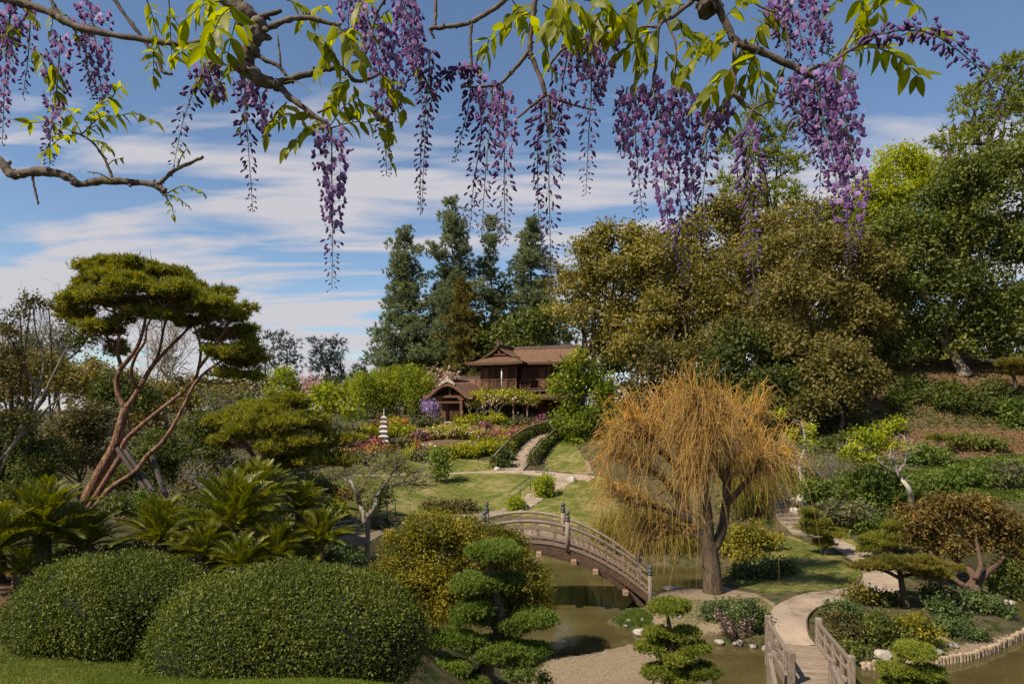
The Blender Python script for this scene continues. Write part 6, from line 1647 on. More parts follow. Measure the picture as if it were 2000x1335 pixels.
# pale stemmed lime leaved trees
def pale_tree(label, base_px, trunks, leafzones, n, mat='lime', r=6):
    b_ = G(*base_px); d_ = b_[1]
    root = thing("pale_stemmed_tree", label, "tree", b_); mb = MB(); tips = []
    for q, a, c_ in trunks:
        tips.append(spline(trace(mb, [(x, y, rng.normal(0, .35) if k_ > 1 else 0) for k_, (x, y) in enumerate(q)], d_, b_, a, c_, sides=7), 10)[4:])
    tp = np.concatenate(tips); m_ = 120
    s_ = tp[rng.integers(0, len(tp), m_)]; dv = unit(rng.normal(size=(m_, 3)) * [1, 1, .4] + [0, 0, .3]); tt_ = np.linspace(0, 1, 5)[None, :, None]
    pth = s_[:, None] + dv[:, None] * rng.uniform(.3, .9, m_)[:, None, None] * tt_ + np.cumsum(rng.normal(size=(m_, 5, 3)) * .03, 1)
    add_strands(mb, pth, .012, .5)
    link("trunk", mb.mesh("trunk", M['barkpale'], None, True), root)
    C, R = lobes_world(leafzones, d_, b_); mb = MB()
    foliage(mb, C, R, n, .19, .11, .9, 9, -1, .9, .05, .3)
    link("leaves", mb.mesh("leaves", M[mat]), root)
pale_tree("pale stemmed tree with flat lime leaf sprays, forked above a straight white trunk", (1782, 1000), [([(1782, 1003), (1780, 975), (1774, 952), (1755, 930), (1735, 915), (1715, 900), (1695, 880)], 5.8, 1.6), ([(1755, 930), (1748, 905), (1738, 890), (1742, 865)], 3, 1.2), ([(1752, 925), (1768, 900), (1772, 880), (1765, 850)], 2.5, 1), ([(1715, 900), (1690, 885), (1650, 870)], 2, 1)],
    [(1735, 832, 22, 6), (1752, 822, 18, 5), (1680, 845, 26, 7), (1700, 862, 24, 6), (1672, 870, 22, 6), (1720, 850, 20, 6), (1745, 870, 18, 4), (1650, 885, 18, 5), (1690, 890, 30, 5)], 1900)
pale_tree("slender pale tree with lime leaves beside the willow curtain", (1570, 948), [([(1570, 950), (1563, 925), (1560, 900), (1545, 875), (1530, 855)], 4, 1.2), ([(1560, 905), (1570, 880), (1572, 850), (1566, 825)], 2.5, 1), ([(1563, 925), (1548, 912), (1530, 900)], 2, 1)],
    [(1545, 850, 16, 14), (1578, 860, 16, 16), (1535, 880, 14, 10), (1530, 915, 14, 10), (1585, 835, 14, 8), (1520, 805, 12, 10)], 900)
# pink blossom shrub on the shore
bs = G(1432, 1262)
twig_tree("blossom_shrub", "twiggy magnolia shrub with pink blossoms beside the flat footbridge", 1432, bs[1], 70, 55, 13, 'bark', .035, sub=13, base=GD(1415, 17.6) if False else bs, leaf=('fpale', 150, 5.0), cat='shrub')
twig_tree("bare_shrub", "tiny leafless plum by the hillside steps", 1046, G(1046, 924)[1], 26, 14, 7, 'bark', .03, sub=7, base=G(1046, 924), cat='shrub')

# ------------------------------------------------------------------ filling trees and undergrowth
T_("oak_tree", "sunny olive oak bridging the house oak and the wisteria veiled one", "tree", [(1290, 500, 50, 40), (1340, 560, 55, 50), (1290, 620, 60, 50), (1370, 620, 60, 46), (1330, 690, 60, 46), (1250, 690, 55, 44)], 66, 1310, 'oak', leaf=5.4, cov=1.15, k=10, fr=.45, shell=.6, trunk=.3)
T_("oak_tree", "olive oak with a low skirt in front of the pale pine", "tree", [(1500, 470, 55, 40), (1450, 530, 55, 44), (1520, 540, 60, 46), (1480, 610, 65, 46), (1430, 660, 60, 40), (1540, 640, 60, 46), (1480, 715, 65, 40)], 64, 1490, 'oakbrown', leaf=5.4, cov=1.15, k=10, fr=.45, shell=.6, trunk=.3, tb=.6)
T_("oak_tree", "golden green oak pressed between the brown oak and the great oak", "tree", [(1650, 440, 50, 40), (1740, 470, 50, 40), (1690, 500, 60, 50), (1740, 590, 60, 50), (1690, 640, 60, 46), (1760, 660, 60, 34)], 68, 1710, 'oakgreen', leaf=5.6, cov=1.1, k=10, fr=.45, shell=.6, trunk=.3, tb=.6)
T_("oak_tree", "tall olive oak filling the skyline before the yellow tree", "tree", [(1600, 430, 50, 36), (1560, 440, 46, 40), (1650, 450, 46, 40), (1620, 500, 60, 46), (1690, 490, 46, 44), (1580, 540, 60, 40)], 70, 1620, 'oak', leaf=5.4, cov=1.0, k=10, fr=.45, shell=.6, trunk=.3)
T_("oak_tree", "small oak hanging over the mulch bank below the brown oak", "tree", [(1650, 700, 55, 40), (1600, 740, 55, 40), (1690, 740, 46, 34), (1640, 780, 55, 34), (1570, 800, 55, 36)], 52, 1640, 'oakbrown', leaf=5.8, cov=1.1, k=14, fr=.36, trunk=.22)
T_("leafy_tree", "dull green tree line behind the great oak terrace", "tree", [(1650, 640, 70, 60), (1740, 660, 70, 60), (1830, 660, 70, 50), (1920, 660, 80, 50), (2010, 650, 80, 60), (1700, 720, 60, 40)], 74, 1800, 'darkgreen', leaf=5.6, cov=.65, k=11, trunk=.3)
T_("leafy_tree", "olive tree closing the view between the oaks and the pale pine", "tree", [(1380, 640, 60, 36), (1470, 620, 60, 40), (1540, 630, 50, 50), (1320, 680, 60, 40), (1430, 690, 60, 30)], 84, 1440, 'oakbrown', leaf=5.6, cov=.6, k=10, trunk=.3)
T_("leafy_tree", "golden olive tree overlapping the great oak and the brown oak", "tree", [(1690, 490, 50, 46), (1720, 540, 50, 50), (1660, 590, 40, 40)], 64, 1700, 'oak', leaf=5.6, cov=1.0, k=12, fr=.36, trunk=.25)
T_("evergreen_tree", "dark spreading evergreen low on the slope under the brown oak", "tree", [(1520, 760, 60, 40), (1590, 790, 60, 36), (1660, 740, 60, 36), (1480, 800, 60, 34)], 53, 1570, 'darkgreen', leaf=6, cov=1.0, k=10, trunk=.2)
T_("distant_tree", "brownish broad tree closing the far left behind the old conifer", "tree", [(20, 730, 50, 36), (70, 720, 46, 34), (120, 745, 46, 34), (-20, 770, 50, 40), (160, 770, 46, 30)], 58, 60, 'oakbrown', leaf=5, cov=.9, k=10, fr=.42, trunk=.2)
T_("distant_tree", "low dark trees closing the view under the leaning pine crown", "tree", [(350, 765, 40, 24), (400, 775, 44, 24), (300, 780, 40, 24), (450, 785, 40, 22)], 64, 370, 'darkbrown', leaf=5, cov=.9, k=9, trunk=.2)
T_("distant_tree", "hazy green tree far off left of the leaning pine", "tree", [(40, 720, 50, 40), (90, 740, 50, 36), (0, 760, 50, 40)], 95, 45, 'oakgreen', leaf=5, cov=.8, k=9, trunk=.3, tb=.35)
T_("distant_tree", "dim tree far off between the pine limbs and the pale trunks", "tree", [(270, 760, 50, 30), (330, 770, 50, 26), (210, 760, 40, 30)], 100, 280, 'oakbrown', leaf=5, cov=.8, k=9, trunk=.3)
T_("distant_tree", "dim olive tree far off below the umbrella crown", "tree", [(400, 765, 50, 28), (460, 760, 40, 28), (510, 765, 40, 26)], 100, 450, 'oakbrown', leaf=5, cov=.8, k=9, trunk=.3)
T_("distant_tree", "dark distant tree between the cedars and the bamboo", "tree", [(600, 770, 40, 22), (660, 765, 40, 20), (710, 750, 30, 22)], 105, 650, 'darkgreen', leaf=5, cov=.9, k=9, trunk=.3)
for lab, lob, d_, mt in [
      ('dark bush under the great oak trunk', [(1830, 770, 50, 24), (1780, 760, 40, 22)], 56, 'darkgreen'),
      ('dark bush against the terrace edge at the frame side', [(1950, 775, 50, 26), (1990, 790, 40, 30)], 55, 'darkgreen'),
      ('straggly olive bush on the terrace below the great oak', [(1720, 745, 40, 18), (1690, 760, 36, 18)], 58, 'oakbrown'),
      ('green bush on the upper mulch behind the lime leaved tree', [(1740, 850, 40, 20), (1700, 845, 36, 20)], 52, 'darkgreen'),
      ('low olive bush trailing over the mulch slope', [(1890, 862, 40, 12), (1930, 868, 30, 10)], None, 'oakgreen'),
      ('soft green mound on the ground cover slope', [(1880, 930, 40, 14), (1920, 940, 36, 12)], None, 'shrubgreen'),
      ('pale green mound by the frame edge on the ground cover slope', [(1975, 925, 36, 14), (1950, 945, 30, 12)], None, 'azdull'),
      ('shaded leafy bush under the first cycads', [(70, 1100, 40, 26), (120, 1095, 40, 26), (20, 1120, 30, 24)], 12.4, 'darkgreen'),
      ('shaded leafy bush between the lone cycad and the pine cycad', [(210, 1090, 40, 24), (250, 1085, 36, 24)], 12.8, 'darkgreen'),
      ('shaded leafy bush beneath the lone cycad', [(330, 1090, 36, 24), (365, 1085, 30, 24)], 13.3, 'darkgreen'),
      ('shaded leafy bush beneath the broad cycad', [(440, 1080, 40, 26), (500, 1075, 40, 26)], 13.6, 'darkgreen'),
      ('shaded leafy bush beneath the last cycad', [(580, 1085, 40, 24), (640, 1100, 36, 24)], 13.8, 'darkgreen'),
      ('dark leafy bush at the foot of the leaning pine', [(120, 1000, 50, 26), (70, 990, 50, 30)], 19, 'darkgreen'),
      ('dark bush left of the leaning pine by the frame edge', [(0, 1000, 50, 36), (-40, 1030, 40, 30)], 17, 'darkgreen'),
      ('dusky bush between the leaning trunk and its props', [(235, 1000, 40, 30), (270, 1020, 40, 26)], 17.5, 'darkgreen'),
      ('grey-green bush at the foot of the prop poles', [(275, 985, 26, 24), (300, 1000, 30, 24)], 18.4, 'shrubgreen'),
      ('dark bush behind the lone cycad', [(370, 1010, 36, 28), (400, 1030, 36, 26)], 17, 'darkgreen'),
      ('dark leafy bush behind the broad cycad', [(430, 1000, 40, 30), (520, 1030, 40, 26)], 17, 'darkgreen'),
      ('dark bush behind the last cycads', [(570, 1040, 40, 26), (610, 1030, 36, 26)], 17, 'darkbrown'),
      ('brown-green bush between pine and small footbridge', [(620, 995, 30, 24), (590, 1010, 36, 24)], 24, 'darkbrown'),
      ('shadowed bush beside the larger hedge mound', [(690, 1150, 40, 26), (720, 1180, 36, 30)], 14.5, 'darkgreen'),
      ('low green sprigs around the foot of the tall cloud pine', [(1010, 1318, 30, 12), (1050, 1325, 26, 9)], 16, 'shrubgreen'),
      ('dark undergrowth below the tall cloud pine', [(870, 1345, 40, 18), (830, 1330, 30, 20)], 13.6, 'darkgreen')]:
    shrub(lab, lob, mt, d=d_, leaf=5.0)
# ------------------------------------------------------------------ willow
WB = G(1393, 1156); wd_ = WB[1]
wr_ = thing("weeping_willow", "golden weeping willow with bare orange shoots on the sandy point", "tree", WB)
mb = MB()
LIM = [([(1393, 1168), (1392, 1140), (1390, 1110), (1384, 1065), (1362, 1025), (1338, 998), (1332, 960), (1336, 920), (1330, 880), (1318, 840), (1306, 795)], 21, 3), ([(1392, 1075), (1410, 1035), (1418, 985), (1420, 940), (1428, 900), (1442, 868), (1455, 835), (1463, 795)], 11, 2.5), ([(1362, 1025), (1325, 1004), (1285, 990), (1255, 985), (1225, 975)], 9, 2.5), ([(1336, 920), (1300, 890), (1275, 860), (1255, 840)], 7, 2.5), ([(1420, 940), (1395, 900), (1380, 860), (1368, 815), (1362, 775)], 8, 2), ([(1418, 985), (1450, 950), (1475, 920), (1492, 890)], 7, 2.5), ([(1332, 960), (1360, 920), (1352, 870), (1345, 830), (1338, 785)], 7, 2), ([(1390, 1070), (1386, 1005), (1378, 945), (1385, 890), (1392, 835), (1400, 790)], 7, 2), ([(1384, 1020), (1365, 965), (1372, 915), (1364, 870)], 5, 1.6), ([(1330, 985), (1300, 940), (1262, 915), (1225, 895)], 7, 2.5), ([(1428, 900), (1410, 860), (1405, 820)], 5, 2), ([(1384, 1065), (1355, 1045), (1318, 1040), (1290, 1050)], 5, 2)]
LP = []
for n_, (q, a, b_) in enumerate(LIM):
    z_ = rng.normal(0, 1.0) if n_ > 1 else 0
    p_ = trace(mb, [(x, y, z_ * k_ / len(q) * 1.6) for k_, (x, y) in enumerate(q)], wd_, WB, a, b_, sides=9)
    LP.append(spline(p_, 20)[8:])
LP = np.concatenate(LP)
# secondary branches
m_ = 190
s_ = LP[rng.integers(0, len(LP), m_)]
out = unit(s_ * [1, 1, 0] + rng.normal(size=(m_, 3)) * .9)
dv = unit(out * [.8, .8, .3] + [0, 0, .7]); tt_ = np.linspace(0, 1, 7)[None, :, None]
ln = rng.uniform(.5, 1.5, m_)
sec = s_[:, None] + dv[:, None] * ln[:, None, None] * tt_ + np.cumsum(rng.normal(size=(m_, 7, 3)) * .05, 1) - np.array([0, 0, .5]) * ln[:, None, None] * tt_ ** 2
add_strands(mb, sec, np.linspace(.05, .02, 7)[None], .5)
link("trunk", mb.mesh("trunk", M['barkwillow'], None, True), wr_)
ms = MB()
SRC = np.concatenate([sec[:, 2:].reshape(-1, 3), LP])
def shoots(n, lmin, lmax, upw, g, rad, tb, src=SRC, zmin=-9, wob=.03, outw=.6):
    src = src[src[:, 2] > zmin]
    s_ = src[rng.integers(0, len(src), n)] + rng.normal(size=(n, 3)) * .08
    o_ = unit(s_ * [1, 1, 0] * .6 + rng.normal(size=(n, 3)) * .9)
    dv = unit(o_ * [outw, outw, .2] + np.array([0, 0, upw]) + rng.normal(size=(n, 3)) * .15)
    ln = rng.uniform(lmin, lmax, n); t_ = np.linspace(0, 1, 7)[None, :, None]
    p_ = s_[:, None] + dv[:, None] * ln[:, None, None] * t_ * (1 - .25 * t_) - np.array([0, 0, 1.0]) * (g * ln * rng.uniform(.7, 1.3, n))[:, None, None] * t_ ** 2.2 + np.cumsum(rng.normal(size=(n, 7, 3)) * wob, 1)
    zfloor = .1 - WB[2]
    p_[..., 2] = np.maximum(p_[..., 2], zfloor + rng.uniform(0, 1.3, n)[:, None])
    add_strands(ms, p_, (rad * np.linspace(1.2, .5, 7))[None], np.clip(tb + rng.normal(0, .2, n), 0, 1))
shoots(620, 1.9, 3.9, 2.8, .36, .0105, .9, zmin=4.2, outw=1.0, wob=.03)
shoots(420, 1.6, 3.0, 1.8, .5, .0095, .85, zmin=3.2, outw=1.3, wob=.03)
shoots(1500, .5, 1.6, .7, .14, .0085, .25, zmin=1.9, wob=.085, outw=.8)
shoots(900, .8, 2.0, .6, .8, .0075, .55, zmin=2.6, outw=.8, wob=.05)
shoots(1300, .6, 1.7, .25, .75, .0068, .4, zmin=1.6, outw=.8, wob=.06)
shoots(420, 1.2, 2.8, .1, 1.1, .0062, .5, zmin=1.9, outw=.5, wob=.05)
link("shoots", ms.mesh("shoots", M['willow']), wr_)
# green-gold weeping curtain on the far shore
for lab, x0, x1, y0, y1, dpt, n_ in (("green-gold weeping curtain trailing over the far shore left of the willow trunk", 1165, 1345, 985, 1098, 34.6, 1700), ("green-gold weeping screen hanging beside the right bank steps", 1425, 1505, 880, 1040, 38.5, 1100)):
    b_ = GD((x0 + x1) / 2, dpt)
    wc = thing("weeping_screen", lab, "willow", b_)
    mb = MB(); mt_ = MB()
    for k_ in range(9):
        px = x0 + (x1 - x0) * (k_ + .5) / 9
        q0 = GD(px, dpt + .3); topz = P(px, y0 + rng.uniform(-8, 14), dpt)
        add_tube(mt_, spline([q0 - b_, (q0 * .5 + topz * .5) + rng.normal(size=3) * .1 - b_, topz - b_], 6), [.05, .04, .035, .03, .025, .02], 5)
    px = rng.uniform(x0, x1, n_); f_ = (px - x0) / (x1 - x0)
    ytop = y0 + 26 * (2 * f_ - 1) ** 2 + rng.exponential(22, n_); d_ = dpt + rng.normal(0, .45, n_)
    s_ = np.array([P(a, b, c) for a, b, c in zip(px, ytop, d_)]) - b_
    ln = rng.uniform(.8, 2.2, n_); t_ = np.linspace(0, 1, 5)[None, :, None]
    hd = rng.normal(size=(n_, 3)) * [.5, .5, 0]
    p_ = s_[:, None] + hd[:, None] * t_ - np.array([0, 0, 1.0]) * ln[:, None, None] * t_ ** 1.5 + np.cumsum(rng.normal(size=(n_, 5, 3)) * .03, 1)
    lim_ = P(0, y1, dpt)[2] - b_[2]
    p_[..., 2] = np.maximum(p_[..., 2], lim_ + rng.uniform(0, .5, n_)[:, None])
    add_strands(mb, p_, .008, np.clip(rng.normal(.5, .22, n_), 0, 1))
    q = p_[:, 2:].reshape(-1, 3); q = q[rng.integers(0, len(q), n_ * 4)] + rng.normal(size=(n_ * 4, 3)) * .05
    A = unit(rng.normal(size=q.shape) * .5 + [0, 0, -1]); B = unit(np.cross(A, rsph(len(q))))
    V, Fc = leaf_cards(q, A, B, .13, .03); mb.add(V, Fc, np.clip(rng.normal(.5, .22, len(q)), 0, 1))
    link("stems", mt_.mesh("stems", M['bark']), wc); link("curtain", mb.mesh("curtain", M['willowgreen']), wc)

STUFF_PARTS = ("crown", "foliage", "flowers", "leaves", "needles", "shoots", "curtain", "culms", "stems")
for o in COL.objects:
    if o.parent is not None and o.name.split(".")[0] in STUFF_PARTS:
        o['kind'] = 'stuff'
# ------------------------------------------------------------------ wisteria overhead
pm, t = new_mat("wisteria_banner")
def petal_mat(name, c1, c2, c3, trans):
    m, t = new_mat(name)
    oi = nd(t, "ShaderNodeObjectInfo"); at = nd(t, "ShaderNodeAttribute", attribute_name="tint")
    ad = nd(t, "ShaderNodeMath", operation='MULTIPLY_ADD'); t.links.new(oi.outputs['Random'], ad.inputs[0]); ad.inputs[1].default_value = .5
    mu = nd(t, "ShaderNodeMath", operation='MULTIPLY'); t.links.new(at.outputs['Fac'], mu.inputs[0]); mu.inputs[1].default_value = .5
    t.links.new(mu.outputs[0], ad.inputs[2])
    r = nd(t, "ShaderNodeValToRGB"); set_ramp(r, [c1, c2, c3]); t.links.new(ad.outputs[0], r.inputs[0])
    p = nd(t, "ShaderNodeBsdfPrincipled"); p.inputs['Roughness'].default_value = .6; p.inputs['Specular IOR Level'].default_value = .2
    t.links.new(r.outputs[0], p.inputs['Base Color'])
    tr = nd(t, "ShaderNodeBsdfTranslucent"); t.links.new(r.outputs[0], tr.inputs[0])
    mx = nd(t, "ShaderNodeMixShader"); mx.inputs[0].default_value = trans
    t.links.new(p.outputs[0], mx.inputs[1]); t.links.new(tr.outputs[0], mx.inputs[2])
    t.links.new(mx.outputs[0], nd(t, "ShaderNodeOutputMaterial").inputs[0])
    return m
M['banner'] = petal_mat("wisteria_banner_petal", (.25, .13, .34), (.37, .22, .45), (.52, .37, .57), .42)
M['keel'] = petal_mat("wisteria_keel_petal", (.10, .035, .16), (.165, .065, .25), (.26, .13, .35), .3)
M['bud'] = petal_mat("wisteria_bud_petal", (.060, .026, .100), (.105, .050, .165), (.17, .09, .25), .2)
def blossom_mesh(seed):
    r_ = np.random.default_rng(seed)
    V, Q, T, mq, mt_ = [], [], [], [], []
    # banner petal: cupped, notched disc standing up from the throat (unit = flower height)
    rings = [(0.0, 1), (.30, 9), (.52, 9)]
    V.append((0, 0, .05)); n0 = 1
    for r0, k_ in rings[1:]:
        for a in range(9):
            th = a / 9 * 6.283
            rr_ = r0 * (1 - .10 * (a == 0)) * r_.uniform(.93, 1.07)
            x, y = math.sin(th) * rr_ * .92, math.cos(th) * rr_
            V.append((x, .30 + y, .05 + (.22 * abs(x) ** 1.3 if True else 0) - .42 * max(0, y + .1) ** 2 * 1.0 + r_.normal(0, .015)))
    V[0] = (0, .30, .02)
    for a in range(9):
        b = (a + 1) % 9
        T.append((0, 1 + a, 1 + b)); mt_.append(0)
        Q.append((1 + a, 10 + a, 10 + b, 1 + b)); mq.append(0)
    # wings and keel: pointed folded boat below the banner
    o = len(V)
    for s_ in (0, .35, .7, 1.0):
        w_ = .21 * math.sin(math.pi * (s_ * .8 + .15)); h_ = .26 * math.sin(math.pi * (s_ * .75 + .2))
        c_ = np.array([0, -.02 - .16 * s_, .04 + .62 * s_])
        for a in range(6):
            th = a / 6 * 6.283
            V.append((c_[0] + math.sin(th) * w_, c_[1] + math.cos(th) * h_ * (1.25 if math.cos(th) < 0 else .8), c_[2]))
    for k_ in range(3):
        for a in range(6):
            b = (a + 1) % 6
            Q.append((o + k_ * 6 + a, o + k_ * 6 + b, o + (k_ + 1) * 6 + b, o + (k_ + 1) * 6 + a)); mq.append(1)
    V.append((0, -.2, .80)); e = len(V) - 1
    for a in range(6):
        T.append((o + 18 + a, o + 18 + (a + 1) % 6, e)); mt_.append(1)
    return np.array(V, float), np.array(Q), np.array(T), np.array(mq), np.array(mt_)
def bud_mesh(seed):
    r_ = np.random.default_rng(seed); V, Q, T = [], [], []
    prof = [(.05, 0), (.17, .16), (.225, .48), (.18, .80), (.05, .97)]
    for r0, z in prof:
        for a in range(5):
            th = a / 5 * 6.283
            V.append((math.cos(th) * r0 * .8, math.sin(th) * r0 + .14 * math.sin(z * 2.6), z))
    for k_ in range(4):
        for a in range(5):
            b = (a + 1) % 5; Q.append((k_ * 5 + a, k_ * 5 + b, k_ * 5 + 5 + b, k_ * 5 + 5 + a))
    T = [(20, 21, 22), (20, 22, 23), (20, 23, 24)]
    return np.array(V, float), np.array(Q), np.array(T), np.full(len(Q), 2), np.full(len(T), 2)
SRCM = [blossom_mesh(k_) for k_ in range(3)] + [bud_mesh(9)]
PM = [M['banner'], M['keel'], M['bud']]
def to_mesh(name, parts_, smooth=True):
    """parts_: list of (V, Q, T, mq, mt); one mesh"""
    V, Q, T, mq, mt_, n_ = [], [], [], [], [], 0
    for v, q, t_, a, b in parts_:
        V.append(v); Q.append(q + n_); T.append(t_ + n_); mq.append(a); mt_.append(b); n_ += len(v)
    mi = np.concatenate(mq + mt_)
    return mesh_np(name, np.concatenate(V), [np.concatenate(Q), np.concatenate(T)], PM, tint=rng.random(len(mi)), mi=mi, smooth=smooth)
FLM = [to_mesh("blossom", [s_]) for s_ in SRCM[:3]] + [to_mesh("bud", [SRCM[3]])]
def leaflet_mesh(seed):
    r_ = np.random.default_rng(seed)
    n = 9; s_ = np.linspace(0, 1, n)
    wd = .21 * np.sin(np.pi * s_ ** .78) ** .85 * (1 - .25 * s_) ; wd[0] = .012; wd[-1] = .002
    curl = r_.uniform(.15, .5); tw = r_.uniform(-.5, .5); fold = r_.uniform(.15, .55); wav = r_.uniform(.0, .03)
    V = []
    for a, w_ in zip(s_, wd):
        c_ = np.array([a, 0, -curl * a ** 2 * .5])
        for sd in (-1, 0, 1):
            ang = tw * a
            y, z = sd * w_, abs(sd) * w_ * fold + wav * math.sin(a * 14 + sd * 2) * (sd != 0)
            V.append(c_ + [0, y * math.cos(ang) - z * math.sin(ang), y * math.sin(ang) + z * math.cos(ang)])
    Q = []
    for k_ in range(n - 1):
        for a in range(2):
            Q.append((k_ * 3 + a, k_ * 3 + 3 + a, k_ * 3 + 4 + a, k_ * 3 + 1 + a))
    return mesh_np("leaflet", np.array(V), [np.array(Q)], M['wleaf'], tint=np.full(len(Q), r_.uniform(.15, .85)), smooth=True)
LFM = [leaflet_mesh(k_) for k_ in range(10)]
def frame_m(o, z, up, sc):
    z = unit(np.asarray(z, float)); x = np.cross(up, z)
    if np.linalg.norm(x) < 1e-3: x = np.cross(np.array([1.0, 0, .1]), z)
    x = unit(x); y = np.cross(z, x)
    m_ = np.eye(4); m_[:3, 0] = x * sc; m_[:3, 1] = y * sc; m_[:3, 2] = z * sc; m_[:3, 3] = o
    return m_

def vine(label, d, limbs_, racemes, sprays, seedv):
    global rng
    rng = np.random.default_rng(seedv)
    first = limbs_[0][0][0]
    L0 = P(first[0], first[1], d + (first[2] if len(first) > 2 else 0))
    root = thing("wisteria_vine", label, "wisteria", L0)
    for q, a, b_ in limbs_:
        pts = [(x[0], x[1], x[2] if len(x) > 2 else 0) for x in q]
        w_ = np.array([P(x, y, d + z) for x, y, z in pts]) - L0
        n_ = max(10, 4 * len(pts)); pth = spline(w_, n_)
        rad = np.linspace(a, b_, n_) / F * d
        rad = rad * (1 + rng.normal(0, .10, n_)); pth = pth + rng.normal(size=pth.shape) * rad[:, None] * .12
        mb = MB(); add_tube(mb, pth, rad, 8)
        # knots and leaf scars
        for _ in range(max(1, n_ // 4)):
            i_ = int(rng.integers(1, n_ - 1)); u_ = rsph(1)[0]
            add_tube(mb, [pth[i_], pth[i_] + u_ * rad[i_] * 1.5, pth[i_] + u_ * rad[i_] * 1.9], [rad[i_] * .55, rad[i_] * .4, rad[i_] * .1], 5)
        link("limb", mb.mesh("limb", M['vine'], None, True), root)
    FL = []
    for (q, wpx, bloom, dz, dens) in racemes:
        w_ = np.array([P(x[0], x[1], d + dz) for x in q]) - L0
        n_ = 24; pth = spline(w_, n_)
        lp = np.abs(np.diff(np.array(q, float), axis=0)); Lpx = np.sqrt((lp ** 2).sum(1)).sum()
        mb = MB(); add_tube(mb, pth, np.linspace(1.5, .5, n_) / F * d, 5)
        m_ = int(Lpx * .34 * dens)
        meta = []
        for k_ in range(m_):
            f_ = (k_ + rng.uniform(0, 1)) / m_
            pos = np.array([np.interp(f_ * (n_ - 1), np.arange(n_), pth[:, c_]) for c_ in range(3)])
            az = k_ * 2.39996 + rng.normal(0, .4)
            out_ = np.array([math.cos(az), math.sin(az), 0])
            opn = f_ < bloom + rng.normal(0, .06)
            prof = math.sin(min(1, f_ / .12 + .25) * math.pi / 2) * (1 - .78 * f_ ** 1.5)
            pl = wpx / F * d * prof * rng.uniform(.45, 1.0)
            e = pos + out_ * pl * .9 + np.array([0, 0, rng.uniform(-.35, .45) * pl])
            tg = np.array([0, 0, -1.0])
            mid = (pos + e) / 2 + np.array([0, 0, .18 * pl])
            add_strands(mb, spline([pos, mid, e], 3)[None], .35 / F * d, .5)
            if opn:
                size = rng.uniform(.0145, .0195) * (1 - .25 * f_)
                fdir = unit(out_ * .9 + np.array([0, 0, -.55]) + rng.normal(size=3) * .25)
                meta.append((int(rng.integers(3)), frame_m(e, fdir, np.array([0, 0, 1.0]), size * 1.25), size * 1.4))
            else:
                size = (.0195 * (1 - f_) ** .8 + .0085) * rng.uniform(.85, 1.15)
                fdir = unit(out_ * .75 + np.array([0, 0, -.75]) + rng.normal(size=3) * .2)
                meta.append((3, frame_m(e, fdir, np.array([0, 0, 1.0]), size), size * .7))
        ro = link("flower_raceme", mb.mesh("flower_raceme", M['stemgreen']), root)
        FL += [(ro, a, b, c) for a, b, c in meta]
    FL.sort(key=lambda x: -x[3])
    rest = {}
    for k_, (ro, kd, mt_, sz) in enumerate(FL):
        if k_ < 300:
            o = link("blossom" if kd < 3 else "bud", FLM[kd], ro)
            o.matrix_basis = Matrix(mt_.tolist())
        else:
            rest.setdefault(ro.name, (ro, []))[1].append((kd, mt_))
    for ro, lst in rest.values():
        ps = []
        for kd, mt_ in lst:
            v, q, t_, a, b = SRCM[kd]
            ps.append((v @ mt_[:3, :3].T + mt_[:3, 3], q, t_, a, b))
        tag(link("small_buds", to_mesh("small_buds", ps), ro), kind='stuff')
    nl = 0
    for (b_, tip, npair, lpx, dz) in sprays:
        A, B = P(b_[0], b_[1], d + dz) - L0, P(tip[0], tip[1], d + dz + rng.normal(0, .06)) - L0
        sagv = np.linalg.norm(B - A) * .12
        pth = spline([A, (A + B) / 2 + [0, 0, sagv], B], 14)
        mb = MB(); add_tube(mb, pth, np.linspace(1.4, .6, 14) / F * d, 5)
        so_ = link("leaf_spray", mb.mesh("leaf_spray", M['stemgreen']), root)
        tgs = unit(np.gradient(pth, axis=0))
        hz_ = unit(np.cross(tgs.mean(0), [0, 0, 1.0]) + 1e-6)
        roll = rng.normal(0, .5)
        for k_ in range(npair):
            f_ = .18 + .80 * k_ / max(1, npair - 1)
            for sd in (-1, 1, 0):
                if sd == 0 and k_ != npair - 1: continue
                if rng.random() < .05 or nl >= 298: continue
                i_ = f_ * 13; pos = np.array([np.interp(i_, np.arange(14), pth[:, c_]) for c_ in range(3)])
                tg = tgs[int(i_)]
                side = unit(hz_ * math.cos(roll) + np.array([0, 0, math.sin(roll)]))
                ld = unit(tg * (.55 if sd else 1.2) + side * sd * .8 + np.array([0, 0, -.45]) + rng.normal(size=3) * .22)
                Nn = unit(np.array([0, 0, 1.0]) + rng.normal(size=3) * .45 + np.array([0, -.35, 0]))
                y = unit(np.cross(Nn, ld)); z = np.cross(ld, y)
                sc = lpx * .9 / F * d * rng.uniform(.7, 1.15) * (1 - .25 * abs(f_ - .5))
                m4 = np.eye(4); m4[:3, 0] = ld * sc; m4[:3, 1] = y * sc; m4[:3, 2] = z * sc; m4[:3, 3] = pos
                o = link("leaflet", LFM[int(rng.integers(10))], so_); o.matrix_basis = Matrix(m4.tolist()); nl += 1
    return root
